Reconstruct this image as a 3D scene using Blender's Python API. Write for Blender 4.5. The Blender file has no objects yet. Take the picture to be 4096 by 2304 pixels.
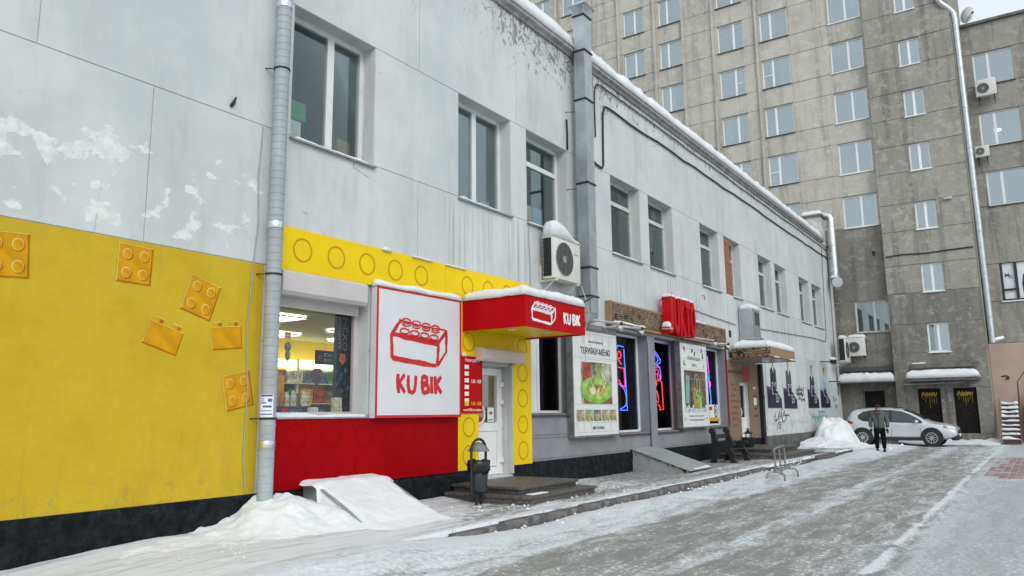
import bpy, bmesh, math, random
import numpy as np
from mathutils import Vector, Matrix
random.seed(7)
R = math.radians
scene = bpy.context.scene
col = scene.collection

# ------------------------------------------------------------------ camera, sky, sun, exposure
cam_data = bpy.data.cameras.new('camera')
cam = bpy.data.objects.new('camera', cam_data)
col.objects.link(cam)
scene.camera = cam
cam_data.sensor_width = 36.0
cam_data.lens = 36.0 * 0.74777
cam_data.clip_start = 0.05
cam_data.clip_end = 2000
yaw, pitch, roll = R(34.3217), R(9.3373), R(-0.5904)
fw = Vector((-math.sin(yaw) * math.cos(pitch), math.cos(yaw) * math.cos(pitch), math.sin(pitch)))
rt = fw.cross(Vector((0, 0, 1))).normalized()
up = rt.cross(fw)
r2 = rt * math.cos(roll) + up * math.sin(roll)
u2 = -rt * math.sin(roll) + up * math.cos(roll)
M = Matrix((r2, u2, -fw)).transposed().to_4x4()
M.translation = Vector((8.2, 0.0, 1.5))
cam.matrix_world = M

SUN_EL, SUN_AZ = 34.0, -40.0          # the veiled sun stands behind the camera's right shoulder
world = bpy.data.worlds.new('World')
scene.world = world
world.use_nodes = True
wn = world.node_tree
wn.nodes.clear()
sky = wn.nodes.new('ShaderNodeTexSky')
sky.sky_type = 'NISHITA'
sky.sun_disc = False
sky.sun_elevation = R(SUN_EL)
sky.sun_rotation = R(90 + 40)
sky.air_density = 1.0
sky.dust_density = 4.0
hs = wn.nodes.new('ShaderNodeHueSaturation')
hs.inputs['Saturation'].default_value = 0.22
ov = wn.nodes.new('ShaderNodeMix')
ov.data_type = 'RGBA'
ov.inputs[0].default_value = 0.80       # an even cloud layer over most of the blue
ov.inputs[7].default_value = (8.35, 9.2, 9.7, 1)
bg = wn.nodes.new('ShaderNodeBackground')
bg.inputs['Strength'].default_value = 0.10
wo = wn.nodes.new('ShaderNodeOutputWorld')
wn.links.new(sky.outputs[0], hs.inputs['Color'])
wn.links.new(hs.outputs[0], ov.inputs[6])
wn.links.new(ov.outputs[2], bg.inputs['Color'])
wn.links.new(bg.outputs[0], wo.inputs['Surface'])

sun_data = bpy.data.lights.new('sun', 'SUN')
sun_data.energy = 1.0
sun_data.angle = R(30)
sun_data.color = (1.0, 0.985, 0.955)
sun = bpy.data.objects.new('sun', sun_data)
col.objects.link(sun)
az = R(SUN_AZ)
sd = Vector((math.cos(R(SUN_EL)) * math.cos(az), math.cos(R(SUN_EL)) * math.sin(az), math.sin(R(SUN_EL))))
sun.rotation_euler = sd.to_track_quat('Z', 'Y').to_euler()
sun.location = (30, -30, 40)

vs = scene.view_settings
vs.view_transform = 'Standard'
vs.look = 'None'
vs.gamma = 1.0
vs.use_curve_mapping = False
vs.exposure = 0.20
scene.cycles.use_denoising = True
scene.cycles.use_adaptive_sampling = True
scene.cycles.adaptive_threshold = 0.02
scene.cycles.max_bounces = 6
scene.cycles.diffuse_bounces = 3
scene.cycles.glossy_bounces = 3
scene.cycles.transparent_max_bounces = 12
scene.cycles.caustics_reflective = False
scene.cycles.caustics_refractive = False
scene.cycles.sample_clamp_indirect = 4.0

# ------------------------------------------------------------------ node helper
class NT:
    def __init__(self, name):
        self.m = bpy.data.materials.new(name)
        self.m.use_nodes = True
        self.t = self.m.node_tree
        self.t.nodes.clear()
        self.out = self.t.nodes.new('ShaderNodeOutputMaterial')
        self._pos = None
    def n(self, typ, **kw):
        nd = self.t.nodes.new(typ)
        for k, v in kw.items():
            setattr(nd, k, v)
        return nd
    def put(self, sock, v):
        if isinstance(v, bpy.types.NodeSocket):
            self.t.links.new(v, sock)
        elif v is not None:
            if hasattr(sock.default_value, '__len__') and not isinstance(v, (int, float)):
                v = tuple(v)
                if len(sock.default_value) == 4 and len(v) == 3:
                    v = v + (1,)
            elif hasattr(sock.default_value, '__len__'):
                v = (v,) * len(sock.default_value)
            sock.default_value = v
    def math(self, op, a, b=None, c=None, clamp=False):
        nd = self.n('ShaderNodeMath', operation=op, use_clamp=clamp)
        self.put(nd.inputs[0], a)
        if b is not None: self.put(nd.inputs[1], b)
        if c is not None: self.put(nd.inputs[2], c)
        return nd.outputs[0]
    def add(self, a, b): return self.math('ADD', a, b)
    def sub(self, a, b): return self.math('SUBTRACT', a, b)
    def mul(self, a, b): return self.math('MULTIPLY', a, b)
    def pos(self, kind='world'):
        if kind == 'object':
            return self.n('ShaderNodeTexCoord').outputs['Object']
        if self._pos is None:
            self._pos = self.n('ShaderNodeNewGeometry').outputs['Position']
        return self._pos
    def xyz(self, v=None):
        nd = self.n('ShaderNodeSeparateXYZ')
        self.put(nd.inputs[0], v or self.pos())
        return nd.outputs
    def scaled(self, s, v=None, off=(0, 0, 0), rot=(0, 0, 0)):
        nd = self.n('ShaderNodeMapping')
        self.put(nd.inputs['Vector'], v or self.pos())
        nd.inputs['Scale'].default_value = s
        nd.inputs['Location'].default_value = off
        nd.inputs['Rotation'].default_value = rot
        return nd.outputs[0]
    def noise(self, scale, vec=None, detail=4, rough=.55, dist=0.0):
        nd = self.n('ShaderNodeTexNoise')
        self.put(nd.inputs['Vector'], vec or self.pos())
        nd.inputs['Scale'].default_value = scale
        nd.inputs['Detail'].default_value = detail
        nd.inputs['Roughness'].default_value = rough
        nd.inputs['Distortion'].default_value = dist
        return nd.outputs[0]
    def smooth(self, v, a, b):
        nd = self.n('ShaderNodeMapRange', interpolation_type='SMOOTHSTEP')
        self.put(nd.inputs[0], v)
        nd.inputs[1].default_value = a
        nd.inputs[2].default_value = b
        return nd.outputs[0]
    def band(self, v, a, b, f):
        return self.mul(self.smooth(v, a - f, a + f), self.sub(1.0, self.smooth(v, b - f, b + f)))
    def mix(self, f, a, b):
        nd = self.n('ShaderNodeMix', data_type='RGBA')
        self.put(nd.inputs[0], f)
        self.put(nd.inputs[6], a)
        self.put(nd.inputs[7], b)
        return nd.outputs[2]
    def bump(self, h, strength=.3, dist=.02, normal=None):
        nd = self.n('ShaderNodeBump')
        nd.inputs['Strength'].default_value = strength
        nd.inputs['Distance'].default_value = dist
        self.put(nd.inputs['Height'], h)
        if normal: self.put(nd.inputs['Normal'], normal)
        return nd.outputs[0]
    def bsdf(self, color, rough=.6, metal=0.0, normal=None, spec=.5, **kw):
        nd = self.n('ShaderNodeBsdfPrincipled')
        self.put(nd.inputs['Base Color'], color)
        self.put(nd.inputs['Roughness'], rough)
        self.put(nd.inputs['Metallic'], metal)
        nd.inputs['Specular IOR Level'].default_value = spec
        if normal: self.put(nd.inputs['Normal'], normal)
        for k, v in kw.items():
            self.put(nd.inputs[k.replace('_', ' ')], v)
        self.t.links.new(nd.outputs[0], self.out.inputs['Surface'])
        return self.m

MATS = {}
def simple(name, c, rough=.6, metal=0.0, var=.12, scale=6.0, bump=.0, spec=.5, dirt=None):
    """plain surface with a little mottling of its own"""
    if name in MATS: return MATS[name]
    g = NT(name)
    n = g.noise(scale, g.pos('object'), 5)
    lo = tuple(max(0, x * (1 - var)) for x in c)
    hi = tuple(min(1, x * (1 + var)) for x in c)
    cc = g.mix(g.smooth(n, .3, .7), lo, hi)
    if dirt:
        cc = g.mix(g.mul(g.smooth(g.noise(scale * .6, g.pos('object'), 6, .7), .52, .7), dirt[1]), cc, dirt[0])
    nrm = g.bump(g.noise(scale * 12, g.pos('object'), 3), bump, .01) if bump else None
    rr = g.add(rough - .06, g.mul(n, .12))
    MATS[name] = g.bsdf(cc, rr, metal, nrm, spec)
    return MATS[name]
def emit(name, c, s, base=(.8, .8, .8)):
    if name in MATS: return MATS[name]
    g = NT(name)
    MATS[name] = g.bsdf(base, .4, Emission_Color=c, Emission_Strength=s)
    if s not in (9.0, 2.6): g.m.cycles.emission_sampling = 'NONE'
    return MATS[name]
def glass(name, tint=(.8, .85, .85), refl=.16, rough=.01, fres=.55):
    if name in MATS: return MATS[name]
    g = NT(name)
    tr = g.n('ShaderNodeBsdfTransparent'); tr.inputs[0].default_value = tint + (1,)
    gl = g.n('ShaderNodeBsdfGlossy'); gl.inputs['Roughness'].default_value = rough
    gl.inputs['Color'].default_value = (.88, .95, .98, 1)
    wob = g.bump(g.noise(1.1, detail=1), .05, .02)
    g.put(gl.inputs['Normal'], wob)
    lw = g.n('ShaderNodeFresnel'); lw.inputs[0].default_value = 1.35
    f = g.math('ADD', g.mul(lw.outputs[0], fres), refl, clamp=True)
    mx = g.n('ShaderNodeMixShader')
    g.put(mx.inputs[0], f)
    g.t.links.new(tr.outputs[0], mx.inputs[1]); g.t.links.new(gl.outputs[0], mx.inputs[2])
    g.t.links.new(mx.outputs[0], g.out.inputs['Surface'])
    MATS[name] = g.m
    return g.m

# ------------------------------------------------------------------ mesh helper
class MB:
    def __init__(self): self.v = []; self.f = []
    def raw(self, v, f):
        o = len(self.v); self.v += [tuple(p) for p in v]; self.f += [tuple(i + o for i in q) for q in f]; return self
    def box(self, x0, x1, y0, y1, z0, z1):
        return self.raw([(x0, y0, z0), (x1, y0, z0), (x1, y1, z0), (x0, y1, z0), (x0, y0, z1), (x1, y0, z1), (x1, y1, z1), (x0, y1, z1)],
                        [(0, 3, 2, 1), (4, 5, 6, 7), (0, 1, 5, 4), (1, 2, 6, 5), (2, 3, 7, 6), (3, 0, 4, 7)])
    def bbox(self, x0, x1, y0, y1, z0, z1, b=.01):
        """box with bevelled edges"""
        bm = bmesh.new()
        bmesh.ops.create_cube(bm, size=1)
        for q in bm.verts:
            q.co = Vector(((x0 + x1) / 2 + q.co.x * (x1 - x0), (y0 + y1) / 2 + q.co.y * (y1 - y0), (z0 + z1) / 2 + q.co.z * (z1 - z0)))
        bmesh.ops.bevel(bm, geom=list(bm.edges), offset=min(b, .45 * min(x1 - x0, y1 - y0, z1 - z0)), segments=2, profile=.6, affect='EDGES')
        return self.bm(bm)
    def bm(self, bm):
        bm.verts.index_update()
        self.raw([q.co[:] for q in bm.verts], [[q.index for q in f.verts] for f in bm.faces]); bm.free(); return self
    def poly(self, pts): return self.raw(pts, [tuple(range(len(pts)))])
    def prism(self, pts, axis, d0, d1):
        """extrude a 2-D outline: axis 'x' -> pts are (y,z), 'y' -> (x,z), 'z' -> (x,y)"""
        def p(a, d): return {'x': (d, a[0], a[1]), 'y': (a[0], d, a[1]), 'z': (a[0], a[1], d)}[axis]
        n = len(pts)
        return self.raw([p(a, d0) for a in pts] + [p(a, d1) for a in pts],
                        [tuple(range(n))[::-1], tuple(range(n, 2 * n))] + [(i, (i + 1) % n, n + (i + 1) % n, n + i) for i in range(n)])
    def tube(self, pts, r, n=8, caps=True, closed=False):
        pts = [Vector(p) for p in pts]; k = len(pts)
        rr = r if isinstance(r, (list, tuple)) else [r] * k
        vs_, fs = [], []
        prev = None
        for i, p in enumerate(pts):
            if closed: d = pts[(i + 1) % k] - pts[i - 1]
            else: d = pts[min(i + 1, k - 1)] - pts[max(i - 1, 0)]
            if d.length < 1e-9: d = Vector((0, 0, 1))
            d.normalize()
            if prev is None:
                a = d.orthogonal().normalized()
                if abs(d.z) > .9: a = Vector((1, 0, 0)); a = (a - d * a.dot(d)).normalized()
            else: a = (prev - d * prev.dot(d)).normalized()
            prev = a; b = d.cross(a)
            for j in range(n):
                t = 2 * math.pi * (j + .5) / n
                vs_.append(p + (a * math.cos(t) + b * math.sin(t)) * rr[i])
        for i in range(k if closed else k - 1):
            i2 = (i + 1) % k
            for j in range(n):
                fs.append((i * n + j, i * n + (j + 1) % n, i2 * n + (j + 1) % n, i2 * n + j))
        if caps and not closed:
            fs.append(tuple(range(n))[::-1]); fs.append(tuple(range((k - 1) * n, k * n)))
        return self.raw(vs_, fs)
    def lathe(self, prof, c=(0, 0, 0), n=20, axis='z'):
        vs_, fs = [], []
        for (r, h) in prof:
            for j in range(n):
                t = 2 * math.pi * j / n
                a, b = r * math.cos(t), r * math.sin(t)
                p = {'z': (a, b, h), 'x': (h, a, b), 'y': (a, h, b)}[axis]
                vs_.append((p[0] + c[0], p[1] + c[1], p[2] + c[2]))
        for i in range(len(prof) - 1):
            for j in range(n): fs.append((i * n + j, i * n + (j + 1) % n, (i + 1) * n + (j + 1) % n, (i + 1) * n + j))
        fs.append(tuple(range(n))[::-1]); fs.append(tuple(range((len(prof) - 1) * n, len(prof) * n)))
        return self.raw(vs_, fs)
    def ball(self, c, r, n=12, m=8):
        rx, ry, rz = r if isinstance(r, tuple) else (r, r, r)
        vs_, fs = [], []
        for i in range(m + 1):
            p = math.pi * i / m
            for j in range(n):
                t = 2 * math.pi * j / n
                vs_.append((c[0] + rx * math.sin(p) * math.cos(t), c[1] + ry * math.sin(p) * math.sin(t), c[2] + rz * math.cos(p)))
        for i in range(m):
            for j in range(n): fs.append((i * n + j, (i + 1) * n + j, (i + 1) * n + (j + 1) % n, i * n + (j + 1) % n))
        return self.raw(vs_, fs)
    # flat print on a wall: (u,v) -> 3-D by a function
    def stroke(self, pts, w, f, closed=False):
        k = len(pts); L, Rr = [], []
        for i in range(k):
            a = pts[(i - 1) % k] if closed or i else pts[i]; b = pts[(i + 1) % k] if closed or i < k - 1 else pts[i]
            dx, dy = b[0] - a[0], b[1] - a[1]; l = math.hypot(dx, dy) or 1
            nx, ny = -dy / l, dx / l
            ww = (w[i] if isinstance(w, list) else w) / 2
            if hasattr(f, 'step'): f.step()
            L.append(f(pts[i][0] + nx * ww, pts[i][1] + ny * ww)); Rr.append(f(pts[i][0] - nx * ww, pts[i][1] - ny * ww))
        vs_ = L + Rr
        fs = [(i, k + i, k + (i + 1) % k, (i + 1) % k) for i in range(k if closed else k - 1)]
        return self.raw(vs_, fs)
    def ring(self, c, r, w, f, n=40, ry=None):
        ry = ry or r
        return self.stroke([(c[0] + r * math.cos(2 * math.pi * i / n), c[1] + ry * math.sin(2 * math.pi * i / n)) for i in range(n)], w, f, True)
    def flat(self, pts, f):
        if hasattr(f, 'step'): f.step(); f.step()
        return self.raw([f(*p) for p in pts], [tuple(range(len(pts)))])
    def rect(self, a, b, c, d, f): return self.flat([(a, c), (b, c), (b, d), (a, d)], f)
    def ell(self, cx, cy, rx, ry, f, n=28, a0=0, a1=360):
        return self.flat([(cx + rx * math.cos(R(a0 + (a1 - a0) * i / n)), cy + ry * math.sin(R(a0 + (a1 - a0) * i / n))) for i in range(n if a1 - a0 >= 360 else n + 1)], f)

ORI = {}
def ob(name, mb, mat, parent=None, label=None, cat=None, group=None, kind=None, smooth=False, origin=None):
    me = bpy.data.meshes.new(name)
    V = np.array(mb.v, dtype=float)
    po = Vector(ORI[parent.name]) if parent else Vector((0, 0, 0))
    if origin is None:
        lo, hi = V.min(0), V.max(0)
        origin = Vector(((lo[0] + hi[0]) / 2, (lo[1] + hi[1]) / 2, lo[2] if not parent else (lo[2] + hi[2]) / 2))
    else: origin = Vector(origin)
    me.from_pydata((V - np.array(origin[:])).tolist(), [], mb.f)
    me.validate()
    if smooth:
        me.shade_smooth()
        if smooth is not True:
            me.set_sharp_from_angle(angle=R(smooth))
    mats = mat if isinstance(mat, list) else [mat]
    for m in mats: me.materials.append(m)
    o = bpy.data.objects.new(name, me)
    col.objects.link(o)
    o.location = origin - po
    if parent: o.parent = parent
    ORI[o.name] = tuple(origin)
    props(o, label, cat, group, kind)
    return o
def props(o, label=None, cat=None, group=None, kind=None):
    if label: o['label'] = label
    if cat: o['category'] = cat
    if group: o['group'] = group
    if kind: o['kind'] = kind
    return o
def thing(name, label, cat, loc=(0, 0, 0), group=None, kind=None):
    o = bpy.data.objects.new(name, None)
    o.empty_display_size = .3
    col.objects.link(o)
    o.location = loc
    ORI[o.name] = tuple(loc)
    return props(o, label, cat, group, kind)
def share(src, name, loc, parent, mat=None):
    """another piece that shares the mesh of src; loc is in world space"""
    o = bpy.data.objects.new(name, src.data)
    col.objects.link(o)
    po = Vector(ORI[parent.name]) if parent else Vector((0, 0, 0))
    o.location = Vector(loc) - po
    if parent: o.parent = parent
    ORI[o.name] = tuple(loc)
    return o
class fx:           # print on the plane x = const: u -> y, v -> z; strokes pile up like paint layers
    def __init__(self, x): self.x = x
    def step(self): self.x += 4e-5
    def __call__(self, u, v): return (self.x, u, v)
class fy:           # print on the plane y = const facing -y: u -> x, v -> z
    def __init__(self, y): self.y = y
    def step(self): self.y -= 4e-5
    def __call__(self, u, v): return (u, self.y, v)

_tc = {}
def text_mesh(body, bold=0.0, shear=0.0, depth=0):
    k = (body, bold, shear)
    if k not in _tc:
        cu = bpy.data.curves.new('text', 'FONT')
        cu.body = body; cu.size = 1.0; cu.offset = bold; cu.shear = shear
        cu.resolution_u = 3; cu.fill_mode = 'FRONT' if hasattr(cu, 'fill_mode') else 'FRONT'
        to = bpy.data.objects.new('text', cu); col.objects.link(to)
        dg = bpy.context.evaluated_depsgraph_get()
        me = bpy.data.meshes.new_from_object(to.evaluated_get(dg))
        v = [(q.co.x, q.co.y) for q in me.vertices]; f = [tuple(p.vertices) for p in me.polygons]
        bpy.data.objects.remove(to); bpy.data.meshes.remove(me); bpy.data.curves.remove(cu)
        _tc[k] = (v, f)
    return _tc[k]
def text(mb, body, u0, u1, v0, v1, f, bold=0.0, shear=0.0):
    """set a word so that it fills the box u0..u1, v0..v1"""
    v, fc = text_mesh(body, bold, shear)
    if not v: return mb
    a = np.array(v); lo, hi = a.min(0), a.max(0)
    s = np.array([(u1 - u0) / max(hi[0] - lo[0], 1e-6), (v1 - v0) / max(hi[1] - lo[1], 1e-6)])
    p = (a - lo) * s + np.array([u0, v0])
    return mb.raw([f(*q) for q in p], fc)

# ------------------------------------------------------------------ numpy noise for relief
_rng = np.random.RandomState(3)
_tab = _rng.rand(256, 256)
def vnoise(x, y):
    xi = np.floor(x).astype(int); yi = np.floor(y).astype(int)
    tx = x - xi; ty = y - yi
    tx = tx * tx * (3 - 2 * tx); ty = ty * ty * (3 - 2 * ty)
    g = lambda i, j: _tab[i % 256, j % 256]
    return (g(xi, yi) * (1 - tx) + g(xi + 1, yi) * tx) * (1 - ty) + (g(xi, yi + 1) * (1 - tx) + g(xi + 1, yi + 1) * tx) * ty
def fbm(x, y, oct=4, gain=.5):
    s = 0; a = 1; t = 0
    for i in range(oct):
        s = s + a * vnoise(x * 2 ** i + 17 * i, y * 2 ** i + 31 * i); t += a; a *= gain
    return s / t - .5
def sstep(v, a, b):
    t = np.clip((v - a) / (b - a), 0, 1); return t * t * (3 - 2 * t)
def grid_mesh(xs, ys, Z):
    nx, ny = len(xs), len(ys)
    X, Y = np.meshgrid(xs, ys, indexing='ij')
    mb = MB()
    mb.v = np.stack([X.ravel(), Y.ravel(), Z.ravel()], 1).tolist()
    i = np.arange(nx - 1)[:, None] * ny + np.arange(ny - 1)[None, :]
    mb.f = np.stack([i, i + ny, i + ny + 1, i + 1], -1).reshape(-1, 4).tolist()
    return mb
def snow_cap(name, x0, x1, y0, y1, z, h, label, step=.06, edge=.10, amp=.25, seed=0, over=.02, prof=None, parent=None):
    """a rounded slab of snow lying on a ledge"""
    nx = max(6, int((x1 - x0) / step)); ny = max(6, int((y1 - y0) / step))
    nx, ny = min(nx, 60), min(ny, 500)
    xs = np.linspace(x0 - over, x1 + over, nx + 1); ys = np.linspace(y0 - over, y1 + over, ny + 1)
    X, Y = np.meshgrid(xs, ys, indexing='ij')
    wob = .35 * edge * fbm(X * 6 + seed, Y * 6 + seed * 2, 3)
    d = np.minimum(np.minimum(X - xs[0], xs[-1] - X), np.minimum(Y - ys[0], ys[-1] - Y))
    t = np.clip((d + 1e-4) / edge, 0, 1)
    e = np.sqrt(np.clip(1 - (1 - t) ** 2, 0, 1))
    hh = h * (1 + amp * 2 * fbm(X * 2.2 + seed, Y * 2.2 - seed, 4) + amp * .5 * fbm(X * 9 + seed, Y * 9, 2))
    if prof is not None: hh = hh * prof(X, Y)
    Z = z + hh * e
    # sides bulge and the lower edge is uneven
    Z[d < 1e-6] = z - .012 + .02 * fbm(X * 5 + seed, Y * 5, 2)[d < 1e-6]
    mb = grid_mesh(xs, ys, Z)
    k = len(mb.v)
    ring = [(i, 0) for i in range(nx + 1)] + [(nx, j) for j in range(1, ny + 1)] + [(i, ny) for i in range(nx - 1, -1, -1)] + [(0, j) for j in range(ny - 1, 0, -1)]
    ids = [i * (ny + 1) + j for i, j in ring]
    mb.f.append(tuple(ids[::-1]))
    return ob(name, mb, MATS['snow'], parent, label, None if parent else 'snow', None, 'stuff', smooth=True)
# ------------------------------------------------------------------ shared materials
def m_snow():
    g = NT('snow')
    n = g.noise(3.0, detail=6); f = g.noise(40, detail=3)
    c = g.mix(g.smooth(n, .35, .7), (.74, .76, .78), (.82, .835, .85))
    c = g.mix(g.mul(g.smooth(g.noise(1.4, detail=7, rough=.7), .60, .74), .25), c, (.55, .54, .52))
    c = g.mix(g.mul(g.smooth(g.noise(55, detail=3, rough=.7), .63, .72), .35), c, (.50, .49, .47))
    nb = g.bump(g.add(g.mul(n, .8), g.add(g.mul(f, .4), g.mul(g.noise(11, detail=4), .6))), .65, .035)
    MATS['snow'] = g.bsdf(c, .75, 0, nb, .25)
m_snow()

def m_ground():
    """packed snow and grey slush: wheel ruts run along the street"""
    g = NT('packed_snow')
    P = g.xyz(); x, y = P[0], P[1]
    rut = g.noise(1.0, g.scaled((2.4, .07, 1), rot=(0, 0, R(2))), 5, .6, .25)
    mid = g.noise(1.0, g.scaled((4.5, 1.1, 1), off=(3, 1, 0)), 6, .68, .7)
    fine = g.noise(1.0, g.scaled((19, 15, 1)), 5, .72)
    speck = g.noise(1.0, g.scaled((70, 55, 1)), 2, .6)
    # how much white snow is left: verge by the kerb, crown between ruts, far yard
    wht = g.mul(g.band(x, 2.3, 3.2, .8), .15)
    wht = g.add(wht, g.mul(g.band(g.add(x, g.mul(g.sub(rut, .5), .25)), 6.61, 6.70, .05), g.mul(.20, g.smooth(mid, .3, .55))))
    wht = g.add(wht, g.mul(g.smooth(y, 24, 34), .10))
    wv = g.add(x, g.mul(g.sub(g.noise(1.0, g.scaled((.6, .12, 1)), 2), .5), .9))
    wht = g.sub(wht, g.mul(g.band(wv, 3.75, 4.75, .35), .17))
    wht = g.sub(wht, g.mul(g.band(wv, 5.25, 6.25, .30), .13))
    wht = g.add(wht, g.mul(g.band(wv, 4.85, 5.1, .2), .015))
    wht = g.sub(wht, g.mul(g.smooth(x, 6.9, 7.6), .07))
    s = g.add(g.add(g.mul(rut, .32), g.mul(mid, .44)), g.add(g.mul(fine, .40), wht))
    s = g.add(s, g.mul(g.sub(speck, .5), .22))
    k = g.smooth(s, .48, .70)
    slush = g.mix(g.smooth(mid, .35, .65), (.228, .229, .214), (.325, .326, .306))
    c = g.mix(k, slush, (.64, .67, .70))
    c = g.mix(g.mul(g.smooth(g.add(fine, g.mul(mid, .5)), .80, .88), .75), c, (.76, .79, .82))
    c = g.mix(g.mul(g.smooth(g.noise(1.0, g.scaled((9, 4, 1), off=(7, 7, 0)), 5, .7), .60, .70), g.mul(.5, g.sub(1.0, k))), c, (.15, .152, .145))
    # the evenly frosted strip beyond the ridge
    fr_ = g.mix(g.smooth(g.add(g.mul(fine, .6), g.mul(speck, .4)), .38, .62), (.36, .38, .395), (.56, .585, .605))
    c = g.mix(g.mul(g.smooth(g.add(x, g.mul(g.sub(mid, .5), .5)), 6.75, 7.0), .72), c, fr_)
    nb = g.bump(g.add(g.mul(fine, .7), g.add(g.mul(speck, .25), g.mul(mid, .6))), .65, .03)
    rough = g.sub(.80, g.mul(g.sub(1.0, k), .22))
    MATS['packed_snow'] = g.bsdf(c, rough, 0, nb, .35)
def m_walk():
    g = NT('trodden_snow')
    P = g.xyz(); x, y = P[0], P[1]
    a = g.noise(1.0, g.scaled((2.6, .55, 1)), 6, .65, .5)
    b = g.noise(1.0, g.scaled((11, 6, 1)), 5, .7)
    f = g.noise(1.0, g.scaled((55, 40, 1)), 3, .6)
    s = g.add(g.add(g.mul(a, .6), g.mul(b, .45)), g.mul(g.sub(f, .5), .25))
    s = g.sub(s, g.mul(g.band(x, .9, 2.1, .35), g.mul(.10, g.smooth(y, 7, 10))))
    # swept concrete by the cellar hatch and under the bench
    bare = g.mul(g.band(x, -.2, 1.25, .25), g.add(g.band(y, 14.6, 17.6, .8), g.band(y, 18.6, 23.6, .7)))
    s = g.sub(s, g.mul(bare, .26))
    s = g.add(s, g.mul(g.sub(1.0, g.smooth(y, 5.5, 9.0)), .13))
    k = g.smooth(s, .38, .53)
    low = g.mix(g.smooth(b, .4, .6), (.20, .20, .19), (.35, .35, .34))
    c = g.mix(k, low, (.70, .73, .765))
    ln_ = g.noise(1.0, g.scaled((9, .8, 1), off=(2, 5, 0)), 5, .7, .4)
    c = g.mix(g.mul(g.smooth(ln_, .50, .62), .55), c, (.38, .385, .38))
    c = g.mix(g.mul(g.smooth(b, .56, .68), .5), c, (.84, .86, .88))
    nb = g.bump(g.add(b, g.mul(f, .3)), .6, .03)
    MATS['trodden_snow'] = g.bsdf(c, .75, 0, nb, .35)
m_ground(); m_walk()

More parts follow.
